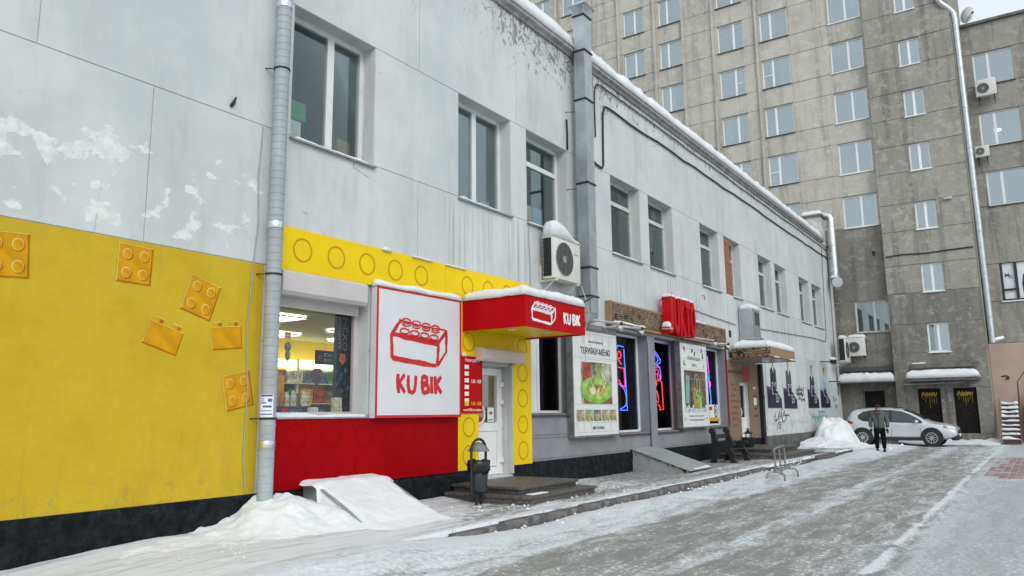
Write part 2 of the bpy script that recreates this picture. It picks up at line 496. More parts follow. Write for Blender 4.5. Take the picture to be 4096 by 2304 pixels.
def m_facade():
    """pale grey facade paint: drips under the sills, flaking by the eaves, filled patches above the yellow"""
    g = NT('facade_paint')
    P = g.xyz(); y, z = P[1], P[2]
    big = g.noise(.55, detail=5, rough=.6)
    med = g.noise(3.2, detail=5, rough=.65)
    c = g.mix(g.smooth(big, .35, .65), (.535, .562, .565), (.63, .652, .652))
    c = g.mix(g.mul(g.smooth(med, .45, .75), .35), c, (.67, .685, .685))
    # the cafe front is painted a darker blue grey
    cafe = g.mul(g.band(y, 12.45, 24.0, .01), g.sub(1.0, g.smooth(z, 3.455, 3.465)))
    c = g.mix(g.mul(cafe, .85), c, g.mix(g.smooth(med, .35, .7), (.165, .176, .196), (.205, .217, .24)))
    # rain drips below the window sills
    dr = g.noise(1.0, g.scaled((1, 9.0, .16), off=(0, 3, 0)), 5, .7)
    dr2 = g.noise(1.0, g.scaled((1, .75, .1), off=(0, 8, 0)), 2)
    fall = g.mul(g.mul(g.band(z, 4.0, 5.22, .35), g.smooth(dr2, .46, .6)), g.smooth(y, 6.4, 6.8))
    c = g.mix(g.mul(g.mul(g.smooth(dr, .48, .64), fall), .7), c, (.26, .26, .245))
    # faint grime all over, more along the eaves
    gr = g.noise(1.0, g.scaled((1, 1.6, .35), off=(0, 5, 2)), 6, .7)
    c = g.mix(g.mul(g.smooth(gr, .48, .74), .42), c, (.37, .375, .375))
    # flaking paint
    fl = g.noise(1.0, g.scaled((1, 7.5, 5.0), off=(0, 1, 4)), 6, .72, .7)
    flb = g.noise(1.0, g.scaled((1, .9, .9), off=(0, 2, 1)), 3)
    msk = g.add(g.mul(g.smooth(z, 8.1, 9.6), .13), g.mul(g.mul(g.band(y, 11.2, 16.5, .8), g.smooth(z, 7.9, 9.0)), .10))
    msk = g.add(msk, g.mul(g.mul(g.smooth(y, 15.5, 16.5), g.smooth(z, 8.9, 9.4)), .05))
    msk = g.sub(g.add(g.add(fl, msk), g.mul(flb, .12)), g.mul(g.sub(1.0, g.smooth(z, 7.6, 8.2)), .5))
    pe = g.smooth(msk, .785, .80)
    c = g.mix(pe, c, g.mix(g.smooth(med, .4, .6), (.22, .215, .20), (.34, .335, .32)))
    # white filler patches over the mural
    pt = g.noise(1.0, g.scaled((1, 2.7, 3.3), off=(0, 6.3, 1.7)), 5, .50, .2)
    pm = g.mul(g.sub(1.0, g.smooth(y, 6.1, 6.5)), g.band(z, 3.50, 4.75, .10))
    pk = g.add(g.mul(pm, .55), g.mul(g.sub(1.0, g.smooth(z, 3.5, 4.4)), .05))
    pk = g.add(pk, g.mul(g.mul(g.band(z, 4.20, 4.42, .07), g.sub(1.0, g.smooth(y, 4.1, 4.5))), .12))
    pw = g.mul(g.smooth(g.add(g.add(pt, pk), g.mul(g.sub(g.noise(16, detail=4, rough=.7), .5), .07)), 1.13, 1.165), g.smooth(g.noise(7, detail=5, rough=.7), .30, .46))
    c = g.mix(pw, c, g.mix(g.smooth(g.noise(9, detail=5), .35, .65), (.68, .68, .66), (.80, .80, .785)))
    # scrubbed and spattered low zone at the far end
    lowf = g.mul(g.smooth(y, 27.5, 30), g.sub(1.0, g.smooth(z, .7, 2.6)))
    c = g.mix(g.mul(g.mul(g.smooth(g.noise(2.4, detail=6, rough=.75), .5, .68), lowf), .5), c, (.30, .29, .27))
    # hairline cracks
    vo = g.n('ShaderNodeTexVoronoi', feature='DISTANCE_TO_EDGE')
    g.put(vo.inputs['Vector'], g.scaled((1, .55, .45))); vo.inputs['Scale'].default_value = 1.0
    cr = g.mul(g.sub(1.0, g.smooth(g.add(vo.outputs['Distance'], g.mul(g.sub(med, .5), .05)), .0, .006)), g.smooth(big, .54, .62))
    c = g.mix(g.mul(cr, .55), c, (.25, .25, .25))
    h = g.add(g.mul(g.noise(26, detail=4), .25), g.add(g.mul(med, .6), g.sub(g.mul(pw, .35), g.mul(pe, .8))))
    MATS['facade_paint'] = g.bsdf(c, .72, 0, g.bump(h, .35, .02), .3)
m_facade()

def m_mural():
    g = NT('mural_yellow')
    n = g.noise(1.6, detail=6, rough=.7); f = g.noise(30, detail=4)
    c = g.mix(g.smooth(n, .3, .7), (.53, .362, .014), (.61, .43, .024))
    c = g.mix(g.mul(g.smooth(g.noise(1.0, g.scaled((1, 2, .5)), 6, .7), .52, .75), .35), c, (.38, .28, .04))
    z = g.xyz()[2]
    sp_ = g.mul(g.smooth(g.noise(5, detail=6, rough=.75), .50, .66), g.sub(1.0, g.smooth(g.add(z, g.mul(g.noise(1.3, detail=3), .5)), .85, 1.35)))
    c = g.mix(g.mul(sp_, .5), c, (.27, .22, .10))
    dr = g.noise(1.0, g.scaled((1, 6.0, .12), off=(0, 3, 0)), 5, .7)
    c = g.mix(g.mul(g.smooth(dr, .56, .70), .30), c, (.33, .245, .045))
    rl_ = g.noise(1.0, g.scaled((1, .6, 5.5)), 3, .6)
    c = g.mix(g.mul(g.smooth(rl_, .5, .7), .16), c, (.56, .43, .07))
    MATS['mural_yellow'] = g.bsdf(c, .7, 0, g.bump(g.add(f, n), .3, .012), .2)
m_mural()

def m_concrete(name, a, b, dark, pale, sc=1.0, seed=0):
    """old rendered concrete of the tower: patchy, streaked, rough"""
    g = NT(name)
    big = g.noise(.35 * sc, g.scaled((1, 1, 1), off=(seed, seed, 0)), 6, .65)
    med = g.noise(2.2 * sc, detail=7, rough=.72)
    st = g.noise(1.0, g.scaled((2.2, 2.2, .14), off=(seed, 0, 0)), 6, .72)
    c = g.mix(g.smooth(big, .3, .7), a, b)
    c = g.mix(g.mul(g.smooth(st, .47, .66), .75), c, dark)
    c = g.mix(g.mul(g.smooth(med, .50, .64), .55), c, pale)
    c = g.mix(g.mul(g.smooth(g.noise(6 * sc, detail=6, rough=.75), .58, .68), .35), c, dark)
    fl = g.smooth(g.add(g.noise(1.0, g.scaled((1.1, 1.1, .7), off=(4, 2, seed)), 7, .7, .6), g.mul(g.sub(med, .5), .2)), .645, .66)
    c = g.mix(g.mul(fl, .7), c, pale)
    h = g.add(g.add(g.mul(med, .9), g.mul(g.noise(11, detail=5, rough=.7), .6)), g.mul(fl, -.3))
    MATS[name] = g.bsdf(c, .85, 0, g.bump(h, .8, .07), .25)
m_concrete('tower_concrete', (.465, .435, .385), (.58, .548, .492), (.325, .303, .262), (.66, .635, .58))
m_concrete('stair_concrete', (.29, .272, .238), (.38, .36, .318), (.185, .173, .15), (.50, .48, .435), 1.2, 5)
m_concrete('grey_concrete', (.31, .29, .255), (.385, .362, .322), (.19, .18, .16), (.47, .45, .415), 1.1, 9)
m_concrete('plinth_concrete', (.10, .10, .095), (.16, .16, .15), (.05, .05, .048), (.24, .235, .22), 2, 3)

def m_plinth():
    g = NT('plinth_black')
    n = g.noise(9, detail=6, rough=.7); m = g.noise(2.0, detail=4)
    c = g.mix(g.smooth(n, .35, .7), (.005, .007, .008), (.021, .026, .030))
    c = g.mix(g.mul(g.smooth(m, .62, .75), .3), c, (.055, .06, .062))
    MATS['plinth_black'] = g.bsdf(c, .8, 0, g.bump(g.add(n, g.mul(g.noise(28, detail=3), .4)), .9, .05), .15)
m_plinth()
m_concrete('lower_concrete', (.19, .18, .158), (.265, .253, .225), (.115, .11, .096), (.42, .405, .37), 1.3, 2)  # darker tone of the tower concrete, used on the lower-storey panels
def m_metal(name, c, rough, sc=4, dark=.7, metal=1.0):
    g = NT(name)
    n = g.noise(sc, g.pos('object'), 5, .65)
    cc = g.mix(g.smooth(n, .35, .68), tuple(q * dark for q in c), c)
    MATS[name] = g.bsdf(cc, g.add(rough, g.mul(n, .15)), metal, None, .5)
m_metal('yard_pipe', (.60, .63, .65), .36, 3, .8, .8)
m_metal('galvanised', (.52, .555, .58), .34, 2.5, .8, .75)
m_metal('bright_duct', (.78, .80, .82), .24, 3, .85, .95)
m_metal('pipe_paint', (.40, .445, .465), .42, 2.0, .84, .0)
m_metal('rack_steel', (.36, .37, .35), .45, 9, .7, .6)
m_metal('dark_steel', (.035, .036, .038), .5, 9, .7, .3)
m_metal('lamp_steel', (.55, .57, .58), .4, 9, .7, .4)
simple('red_gloss', (.47, .002, .006), .38, var=.06, scale=2, spec=.08)
simple('red_panel', (.335, .001, .004), .35, var=.08, scale=1.2, spec=.05)
simple('red_letters', (.52, .004, .010), .35, var=.06, scale=2, spec=.2)
simple('yellow_gloss', (.84, .60, .006), .38, var=.04, scale=2, spec=.15)
simple('yellow_ring', (.60, .31, .004), .4, var=.05, spec=.12)
simple('red_ring', (.285, .001, .004), .35, var=.05, spec=.05)
simple('sign_white', (.68, .70, .715), .35, var=.03, scale=2)
simple('paint_red', (.60, .012, .02), .55, var=.15, scale=9)
simple('paint_white', (.82, .83, .84), .5, var=.05)
simple('pvc', (.74, .745, .74), .35, var=.05, scale=3, dirt=((.42, .41, .38), .35))
simple('pvc_clean', (.84, .85, .85), .35, var=.04, scale=3)
simple('old_frame', (.58, .575, .55), .6, var=.12, scale=9, dirt=((.25, .23, .20), .6))
simple('shutter', (.56, .52, .505), .45, var=.06, scale=2)
simple('rubber', (.015, .015, .016), .75, var=.3, scale=20)
simple('black', (.012, .012, .013), .5, var=.3, scale=8)
simple('cable', (.010, .012, .014), .55, var=.2)
simple('cable_grey', (.35, .36, .36), .6)
simple('ink', (.018, .018, .022), .6, var=.2)
simple('ac_white', (.70, .69, .63), .4, var=.05, scale=3, dirt=((.45, .42, .36), .3))
simple('tin', (.36, .36, .35), .5, metal=.4, var=.2)
simple('stone_step', (.095, .086, .080), .5, var=.45, scale=16, bump=.3, dirt=((.06, .055, .05), .6))
simple('kerb_stone', (.125, .115, .112), .75, var=.35, scale=9, bump=.4, dirt=((.40, .40, .40), .4), spec=.2)
simple('brown_cladding', (.235, .170, .115), .5, var=.08, scale=1.5, dirt=((.12, .09, .06), .4))
simple('sign_brown', (.30, .20, .11), .55, var=.1)
simple('brick_red', (.36, .15, .095), .85, var=.35, scale=11, bump=.5)
simple('mortar', (.33, .30, .27), .9, var=.3, scale=12)
simple('interior_grey', (.20, .21, .20), .8, var=.2, scale=.8)
simple('interior_dark', (.035, .035, .04), .7, var=.3, scale=1)
simple('sill_tin', (.30, .31, .31), .5, metal=.3, var=.2)
simple('sill_dark', (.075, .055, .05), .55, var=.3)
simple('door_dark', (.022, .017, .016), .45, var=.3, scale=5)
simple('pink_render', (.50, .375, .315), .8, var=.08, scale=1.2, bump=.2)
simple('stair_red', (.085, .035, .032), .6, var=.3, scale=8)
simple('paver_red', (.30, .20, .20), .8, var=.3, scale=3, dirt=((.60, .60, .60), .8), spec=.2)
glass('pane', (.85, .89, .88), .05, .01, .42)
glass('pane_far', (.72, .76, .78), .33)
glass('pane_shop', (.95, .96, .96), .015, .01, .35)
glass('pane_dark', (.45, .45, .48), .03, .01, .15)

# ------------------------------------------------------------------ ground, pavement, kerb
def ground_z(X, Y):
    z = .030 * fbm(X * .9, Y * .16, 3) + .026 * fbm(X * 3.1 + 5, Y * 1.1, 3) + .016 * fbm(X * 9, Y * 6, 3)
    near = np.exp(-((X - 2.75) / .42) ** 2)
    berm = .075 + .14 * (fbm(X * .8 + 3, Y * .55 + 9, 3) + .05)
    z = z + near * np.clip(berm, 0, .2)
    z = z + .055 * np.exp(-((X - 2.9) / .8) ** 2) * (1 - sstep(Y, 5.0, 7.5))
    z = z + .010 * np.exp(-((X - 6.66) / .14) ** 2) * (.6 + fbm(X * 4, Y * 1.2, 2))
    z = z - .012 * np.exp(-((X - 6.1) / .2) ** 2) - .016 * np.exp(-((X - 4.5) / .45) ** 2)
    z = np.where(X < 2.35, z - .05, z)
    hw_ = .155 - .09 * (1 - sstep(Y, 3.2, 5.0))
    z = z + hw_ * (1 - sstep(X, 2.4, 3.9)) * sstep(X, 1.9, 2.3) * (1 - sstep(Y, 5.6, 8.8))
    fade = 1 - sstep(np.hypot(X - 6, Y - 18), 35, 60)
    return z * fade - .012
gx = np.concatenate([np.array([-400, -120, -50, -20, -8, -2, 0, 1, 1.8]), np.arange(2.2, 9.0, .05), np.arange(9.0, 14, .25), np.array([15, 18, 24, 40, 90, 200, 400])])
gy = np.concatenate([np.array([-400, -120, -40, -12, -4, 0]), np.arange(1.5, 24, .055), np.arange(24, 46, .18), np.array([48, 54, 70, 120, 250, 500])])
GX, GY = np.meshgrid(gx, gy, indexing='ij')
ob('ground', grid_mesh(gx, gy, ground_z(GX, GY)), MATS['packed_snow'], None, 'snow covered street and yard with grey slushy wheel ruts', None, None, 'structure', smooth=True, origin=(0, 0, 0))

def kerb_x(y): return 2.46 if y < 19.3 else 2.30
def walk_z(X, Y):
    z = .135 + .022 * fbm(X * 2.2, Y * .8, 3) + .018 * fbm(X * 7, Y * 5, 3)
    z = z + .02 * np.exp(-((X - 2.25) / .2) ** 2)
    z = z + .05 * (1 - sstep(Y, 4.5, 7.5)) * (1 - sstep(X, .3, 2.2)) * 0
    z = z - .09 * (1 - sstep(Y, 3.2, 5.0))
    # loose drifts against the wall
    z = z + .06 * np.exp(-(X / .35) ** 2) * (1 - sstep(Y, 13, 14.5))
    bare = np.exp(-((X - .5) / .6) ** 2) * (sstep(Y, 14.4, 15.5) * (1 - sstep(Y, 23, 24)))
    return z - .02 * bare
wx = np.concatenate([np.array([-.3]), np.arange(0, 2.32, .05), np.array([2.32])])
wy = np.concatenate([np.arange(-3, 2.5, .5), np.arange(2.5, 24, .06), np.arange(24, 30.6, .2)])
WX, WY = np.meshgrid(wx, wy, indexing='ij')
WZ = walk_z(WX, WY)
WZ[-1, :] -= .06
ob('pavement', grid_mesh(wx, wy, WZ), MATS['trodden_snow'], None, 'trodden snowy pavement along the grey shop building', None, None, 'structure', smooth=True, origin=(0, 0, 0))
kerb = props(thing('kerb', 'low stone kerb between the pavement and the snowy street', None, (2.4, 15, 0)), kind='structure')
ks = None
yk = 5.2
while yk < 30.3:
    L_ = 1.02
    x1 = kerb_x(yk)
    zt = .142 - .055 * float(1 - sstep(np.array(yk), 5.5, 8.5)) + random.uniform(-.008, .008)
    if ks is None:
        ks = ob('kerb_stone', MB().bbox(x1 - .16, x1, yk + .006, yk + L_ - .006, -.12, zt, .018), MATS['kerb_stone'], kerb, smooth=30)
        k0 = Vector(ORI[ks.name]); zz0 = zt; xk0 = x1; yk0 = yk
    else:
        o = share(ks, 'kerb_stone', k0 + Vector((x1 - xk0 + random.uniform(-.012, .012), yk - yk0, zt - zz0)), kerb)
        o.rotation_euler = (0, 0, random.uniform(-.008, .008))
    yk += L_

# red block paving laid into the yard at the right
pav = props(thing('block_paving', 'patch of red brick paving showing through the snow', None, (8, 24, 0)), kind='structure')
p0 = None; cnt = 0; rest = MB()
row = 0; yv = 19.95
pl = []
while yv < 28.4:
    xv = 6.95 + (.0 if row % 2 else -.15)
    while xv < 9.6:
        e_ = min(xv - 6.7, yv - 19.8, 28.4 - yv)
        if random.random() < .35 + e_ * .9: pl.append((xv, yv))
        xv += .31
    yv += .20
    row += 1
for (xv, yv) in pl:
    if xv < 6.82: continue
    hz = .030 + random.uniform(-.012, .004)
    if (cnt < 300 and xv < 8.2):
        if p0 is None:
            p0 = ob('paver', MB().bbox(xv, xv + .275, yv, yv + .165, -.03, hz, .008), MATS['paver_red'], pav)
            pc = Vector(ORI[p0.name]); px0, py0, pz0 = xv, yv, hz
        else: share(p0, 'paver', pc + Vector((xv - px0, yv - py0, hz - pz0)), pav)
        cnt += 1
    else: rest.box(xv, xv + .275, yv, yv + .165, -.03, hz)
jx = np.arange(6.7, 9.7, .06); jy = np.arange(19.8, 28.5, .06); JX, JY = np.meshgrid(jx, jy, indexing='ij')
ob('joint_snow', grid_mesh(jx, jy, .016 + .03 * fbm(JX * 2.2, JY * 1.4, 4) - .05 * (np.minimum(np.minimum(JX - 6.7, JY - 19.8), 28.5 - JY) < .05)), MATS['packed_snow'], pav, kind='stuff', smooth=True)
ob('far_pavers', rest, MATS['paver_red'], pav, kind='stuff')
# ------------------------------------------------------------------ grey two-storey shop building
B = thing('shop_building', 'long pale grey two-storey building with shops, flaking paint and a snowy eave', 'building', (0, 18, 0))
UP = [(6.62, 8.23), (10.35, 12.01), (12.58, 14.22), (16.33, 17.98), (18.52, 20.16), (22.32, 23.96), (24.50, 26.13), (28.24, 29.86), (30.41, 32.02), (34.10, 35.80), (36.36, 38.20)]
UZ = (5.33, 7.28)
GR = [(6.52, 8.20, 1.48, 3.43), (10.90, 11.97, .40, 2.43), (12.62, 14.22, 1.50, 3.36), (16.38, 18.08, 1.02, 3.43), (18.53, 20.25, 1.02, 3.43), (22.35, 23.98, 1.08, 3.45), (25.22, 26.12, .62, 2.46)]
Y0, Y1 = -5.0, 40.9
OPEN = [(a, b, UZ[0], UZ[1]) for a, b in UP] + GR
def cells(y0, y1, z0, z1, opens):
    ys = sorted({y0, y1} | {v for o in opens for v in o[:2] if y0 < v < y1})
    zs = sorted({z0, z1} | {v for o in opens for v in o[2:] if z0 < v < z1})
    out = []
    for i in range(len(zs) - 1):
        run = None
        for j in range(len(ys) - 1):
            cy_, cz_ = (ys[j] + ys[j + 1]) / 2, (zs[i] + zs[i + 1]) / 2
            solid = not any(o[0] < cy_ < o[1] and o[2] < cz_ < o[3] for o in opens)
            if solid:
                if run is None: run = ys[j]
            if (not solid or j == len(ys) - 2) and run is not None:
                out.append((run, ys[j] if not solid else ys[j + 1], zs[i], zs[i + 1])); run = None
    return out
core = MB()
for (a, b, c, d) in cells(Y0, Y1, -.2, 9.60, OPEN): core.box(-.34, -.012, a, b, c, d)
ob('wall', core, MATS['facade_paint'], B)
sh = MB()                                   # the rest of the shell, out of the camera's sight
sh.box(-13, -.34, Y0, Y0 + .3, -.2, 9.60); sh.box(-13, -.34, Y1 - .3, Y1, -.2, 9.60); sh.box(-13.3, -13, Y0, Y1, -.2, 9.60)
ob('rear_wall', sh, MATS['facade_paint'], B)
ob('roof', MB().box(-13.3, -.02, Y0, Y1, 9.60, 9.75), simple('roof_tar', (.06, .06, .06), .8), B)
# facing panels with open joints
J = [-2.6, .37, 3.35, 6.32, 9.27, 12.24, 15.2, 18.15, 21.15, 24.1, 27.1, 30.05, 33.0, 36.0, 38.9]
g_ = .006
def facing(y0, y1, z0, z1, mat='facade_paint', name='panel', x1=0.0):
    if y1 - y0 < .05 or z1 - z0 < .05: return
    ob(name, MB().box(-.0125, x1, y0 + g_, y1 - g_, z0 + g_, z1 - g_), MATS[mat], B)
def split(a, b, cuts): 
    q = [a] + [c for c in sorted(cuts) if a + .08 < c < b - .08] + [b]
    return list(zip(q[:-1], q[1:]))
for a, b in split(Y0, Y1, J): facing(a, b, 7.28, 9.60)
edges = [Y0] + [v for o in UP for v in o] + [Y1]
for a, b in zip(edges[::2], edges[1::2]):
    for c, d in split(a, b, [9.27] if False else [3.35, 39.0, -2.6]): facing(c, d, 5.33, 7.28)
for a, b in split(Y0, Y1, [j for j in J if j != 3.35] + [4.63]): facing(a, b, 3.46, 5.33)
# ground floor: the painted wall, then piers and the strips under and over the windows
YM = 6.28
facing(Y0, YM, .55, 3.46, 'mural_yellow', 'painted_panel', .001)
for (a, b, c, d) in cells(YM, Y1, .58, 3.46, GR):
    for (e, f) in split(a, b, [9.27, 27.6, 30.05, 33.0, 36.0, 38.9]): facing(e, f, c, d)

# eave
ev = MB().prism([(-.2, 9.60), (.05, 9.60), (.07, 9.65), (.15, 9.68), (.15, 9.77), (-.2, 9.80)], 'y', Y0, 39.0)
ob('eave', ev, simple('eave_concrete', (.33, .33, .32), .8, var=.25, scale=5, bump=.4, dirt=((.16, .15, .14), .6)), B)
snow_cap('snow_cap', -1.6, .15, Y0, 38.95, 9.772, .36, 'thick line of snow along the eave of the grey building', .11, .13, .22, 2, .03)

# plinth: black rubble render, then bare concrete at the far end
def plinth(y0, y1, zt, x1, mat, amp, step=.05):
    ys = np.arange(y0, y1 + 1e-6, step); zs = np.linspace(-.15, zt, 13)
    Y, Z = np.meshgrid(ys, zs, indexing='ij')
    X = x1 + amp * (fbm(Y * 7, Z * 7, 3)) * 2 + amp * .8 * fbm(Y * 21, Z * 21, 2)
    X[:, -1] = .004 + .5 * (X[:, -1] - x1)
    Z = Z + .25 * amp * fbm(Y * 3, Z * 0 + 2, 2) * (Z > zt - .001)
    mb = MB(); n = len(zs)
    mb.v = np.stack([X.ravel(), Y.ravel(), Z.ravel()], 1).tolist()
    i = np.arange(len(ys) - 1)[:, None] * n + np.arange(n - 1)[None, :]
    mb.f = np.stack([i, i + n, i + n + 1, i + 1], -1).reshape(-1, 4).tolist()
    return ob('plinth', mb, MATS[mat], B, smooth=True)
plinth(-5, 10.88, .555, .035, 'plinth_black', .022)
plinth(11.99, 25.2, .585, .035, 'plinth_black', .022)
plinth(26.14, 27.5, .60, .035, 'plinth_black', .02, .08)
plinth(27.5, 40.9, .63, .05, 'plinth_concrete', .012, .1)

# interior: bare rooms seen dimly through the panes
rm = MB()
for (z0, z1, x0) in ((4.9, 7.75, -3.4),):
    rm.poly([(x0, Y0 + .4, z0), (x0, Y1 - .4, z0), (x0, Y1 - .4, z1), (x0, Y0 + .4, z1)])
    rm.poly([(x0, Y0 + .4, z0), (-.35, Y0 + .4, z0), (-.35, Y1 - .4, z0), (x0, Y1 - .4, z0)])
    rm.poly([(x0, Y0 + .4, z1), (x0, Y1 - .4, z1), (-.35, Y1 - .4, z1), (-.35, Y0 + .4, z1)])
for yy in (5.5, 9.3, 15.3, 21.2, 27.2, 33.1):
    rm.box(-3.4, -.36, yy - .05, yy + .05, 4.9, 7.75)
ob('interior_room', rm, MATS['interior_grey'], B)
rm = MB()
rm.box(-4.0, -3.95, 12.4, 24.6, .4, 3.5); rm.box(-3.95, -.35, 12.40, 12.44, .4, 3.5); rm.box(-3.95, -.35, 24.5, 24.55, .4, 3.5)
rm.box(-3.95, -.35, 12.44, 24.5, .4, .44); rm.box(-3.95, -.35, 12.44, 24.5, 3.46, 3.5); rm.box(-3.95, -.35, 15.3, 15.36, .44, 3.46)
ob('cafe_interior', rm, MATS['interior_dark'], B)

# upper windows
def frame_boxes(mb, y0, y1, z0, z1, x, t, d, mull=(), trans=()):
    """frame with the given mullions (y, width) and transoms (z, width)"""
    mb.box(x - d, x, y0, y0 + t, z0, z1); mb.box(x - d, x, y1 - t, y1, z0, z1)
    mb.box(x - d, x - .001, y0 + t, y1 - t, z0, z0 + t); mb.box(x - d, x - .001, y0 + t, y1 - t, z1 - t, z1)
    for (m, w) in mull: mb.box(x - d, x - .002, m - w / 2, m + w / 2, z0 + t, z1 - t)
    for (m, w) in trans: mb.box(x - d, x - .003, y0 + t, y1 - t, m - w / 2, m + w / 2)
def window(y0, y1, z0, z1, x, t, mull, trans, fmat, pmat, parent=B, sill=True, d=.07, sm='sill_tin', snow=None):
    fb = MB(); frame_boxes(fb, y0, y1, z0, z1, x, t, d, mull, trans)
    w = ob('window', fb, MATS[fmat], parent)
    ob('pane', MB().box(x - d * .6, x - d * .45, y0 + t * .5, y1 - t * .5, z0 + t * .5, z1 - t * .5), MATS[pmat], w)
    if sill:
        ob('sill', MB().prism([(x + .0, z0 + .012), (.055, z0 - .03), (.055, z0 - .055), (x + .0, z0 - .02)], 'y', y0 - .02, y1 + .02), MATS[sm], w)
    return w
XW = -.265
for i, (a, b) in enumerate(UP):
    z0, z1 = UZ
    if i in (0, 1):
        wd = window(a, b, z0, z1, XW, .075, [((a + b) / 2 + (.12 if i == 0 else -.02), .13)], [], 'pvc', 'pane')
    elif i == 6:
        wd = window(25.22, b, z0, z1, XW, .06, [], [(z0 + 1.32, .09)], 'old_frame', 'pane')
    elif i == 2:
        wd = window(a, b, z0, z1, XW, .07, [(a + .34, .11)], [(z0 + 1.38, .10)], 'pvc', 'pane')
    else:
        wd = window(a, b, z0, z1, XW, .07, [], [(z0 + 1.40, .10)], 'old_frame', 'pane')
    s0 = a + .05 if i != 6 else 25.3
    snow_cap('snow_strip', -.20, .05, s0, b - random.uniform(.05, .35), z0 - .018, .035, 'thin snow on the sill of upper window %s from the downpipe' % ['one', 'two', 'three', 'four', 'five', 'six', 'seven', 'eight', 'nine', 'ten', 'eleven'][i], .05, .05, .6, i * 3.1, .0)
# bricks filling half of one opening
core_b = ob('brick_backing', MB().box(-.33, -.075, 24.505, 25.215, UZ[0] + .004, UZ[1] - .004), MATS['mortar'], B)
b0 = None; zr = UZ[0] + .012; r_ = 0
while zr < UZ[1] - .07:
    yb = 24.51 - (.0 if r_ % 2 else .13)
    while yb < 25.20:
        ya, yc = max(yb, 24.51), min(yb + .25, 25.21 + random.uniform(-.03, .03))
        if yc - ya > .05:
            o = ob('brick', MB().bbox(-.12, -.045 + random.uniform(-.012, .012), ya, yc, zr, zr + .063, .006), MATS['brick_red'], B)
        yb += .262
    zr += .0755; r_ += 1

# what stands behind the upper panes
def stand(name, label, cat, mb, mat, group=None): return ob(name, mb, mat, None, label, cat, group)
stand('storage_box', 'green and white box behind the first upper window', 'box', MB().bbox(-.75, -.42, 6.75, 7.15, 5.40, 5.78, .02), simple('box_white', (.75, .78, .76), .5))
stand('storage_box', 'green crate on the white box in the first upper window', 'box', MB().bbox(-.78, -.40, 6.70, 7.22, 5.79, 6.08, .03), simple('box_green', (.05, .30, .12), .5))
stand('storage_box', 'small green box low in the first upper window', 'box', MB().bbox(-.62, -.40, 7.50, 7.80, 5.34, 5.50, .02), MATS['box_green'])
stand('cardboard_box', 'brown cardboard box low in the first upper window', 'box', MB().bbox(-.8, -.42, 7.86, 8.12, 5.34, 5.75, .01), simple('cardboard', (.28, .18, .10), .8))
bks = thing('book_row', 'row of folders standing in the second upper window', 'books', (-.5, 11.6, 5.34))
for q in range(8):
    ob('book', MB().bbox(-.60, -.42, 11.28 + q * .075, 11.28 + q * .075 + .06, 5.34, 5.34 + random.uniform(.2, .3), .006), simple('book%d' % (q % 3), [(.5, .08, .08), (.65, .62, .58), (.2, .25, .3)][q % 3], .6), bks)
for (a, c, m, l) in ((13.0, 13.3, 'sheet_white', 'white printed sheet taped in the third upper window'), (13.36, 13.75, 'sheet_blue', 'light blue poster taped in the third upper window')):
    stand('paper_sheet', l, 'sheet', MB().box(-.365, -.36, a, c, 5.42, 5.86), simple(m, (.72, .74, .74) if m == 'sheet_white' else (.16, .42, .58), .6, var=.2, scale=12))

# ---- mural: loose building bricks painted on the yellow wall (flat paint)
simple('paint_orange', (.62, .30, .006), .65, var=.14, scale=5, spec=.15)
simple('paint_orange_dark', (.42, .15, .006), .65, var=.15, scale=7, spec=.15)
simple('paint_orange_light', (.72, .52, .13), .65, var=.12, scale=7, spec=.15)
def rot2(c, a, pts):
    ca, sa = math.cos(R(a)), math.sin(R(a)); return [(c[0] + ca * p[0] - sa * p[1], c[1] + sa * p[0] + ca * p[1]) for p in pts]
def painted_top(c, s, ang, sk=1.0):
    """brick seen from above, four studs"""
    f1, f2, f3, f4 = fx(.004), fx(.0055), fx(.007), fx(.0085)
    h = s / 2
    o = ob('painted_brick', MB().flat(rot2(c, ang, [(-h * sk, -h), (h * sk, -h), (h * sk, h), (-h * sk, h)]), f1), MATS['paint_orange'], B)
    e = MB(); e.stroke(rot2(c, ang, [(-h * sk, -h), (h * sk, -h), (h * sk, h)]), .022, f2)
    lt = MB()
    for a in (-.5, .5):
        for b in (-.5, .5):
            p = rot2(c, ang, [(a * h * sk, b * h)])[0]; r = s * .145
            q = (p[0] + .014, p[1] - .012)
            e.ell(q[0], q[1], r * sk, r, f2, 20)
            lt.ell(p[0], p[1], r * sk, r, f3, 20)
            ob('stud', MB().ell(p[0] + .004, p[1] - .004, r * .82 * sk, r * .82, f4, 20), MATS['paint_orange'], o)
    lt.stroke(rot2(c, ang, [(-h * sk, -h), (-h * sk, h), (h * sk, h)]), .012, f2)
    ob('brick_edge', e, MATS['paint_orange_dark'], o); ob('stud_rim', lt, MATS['paint_orange_light'], o)
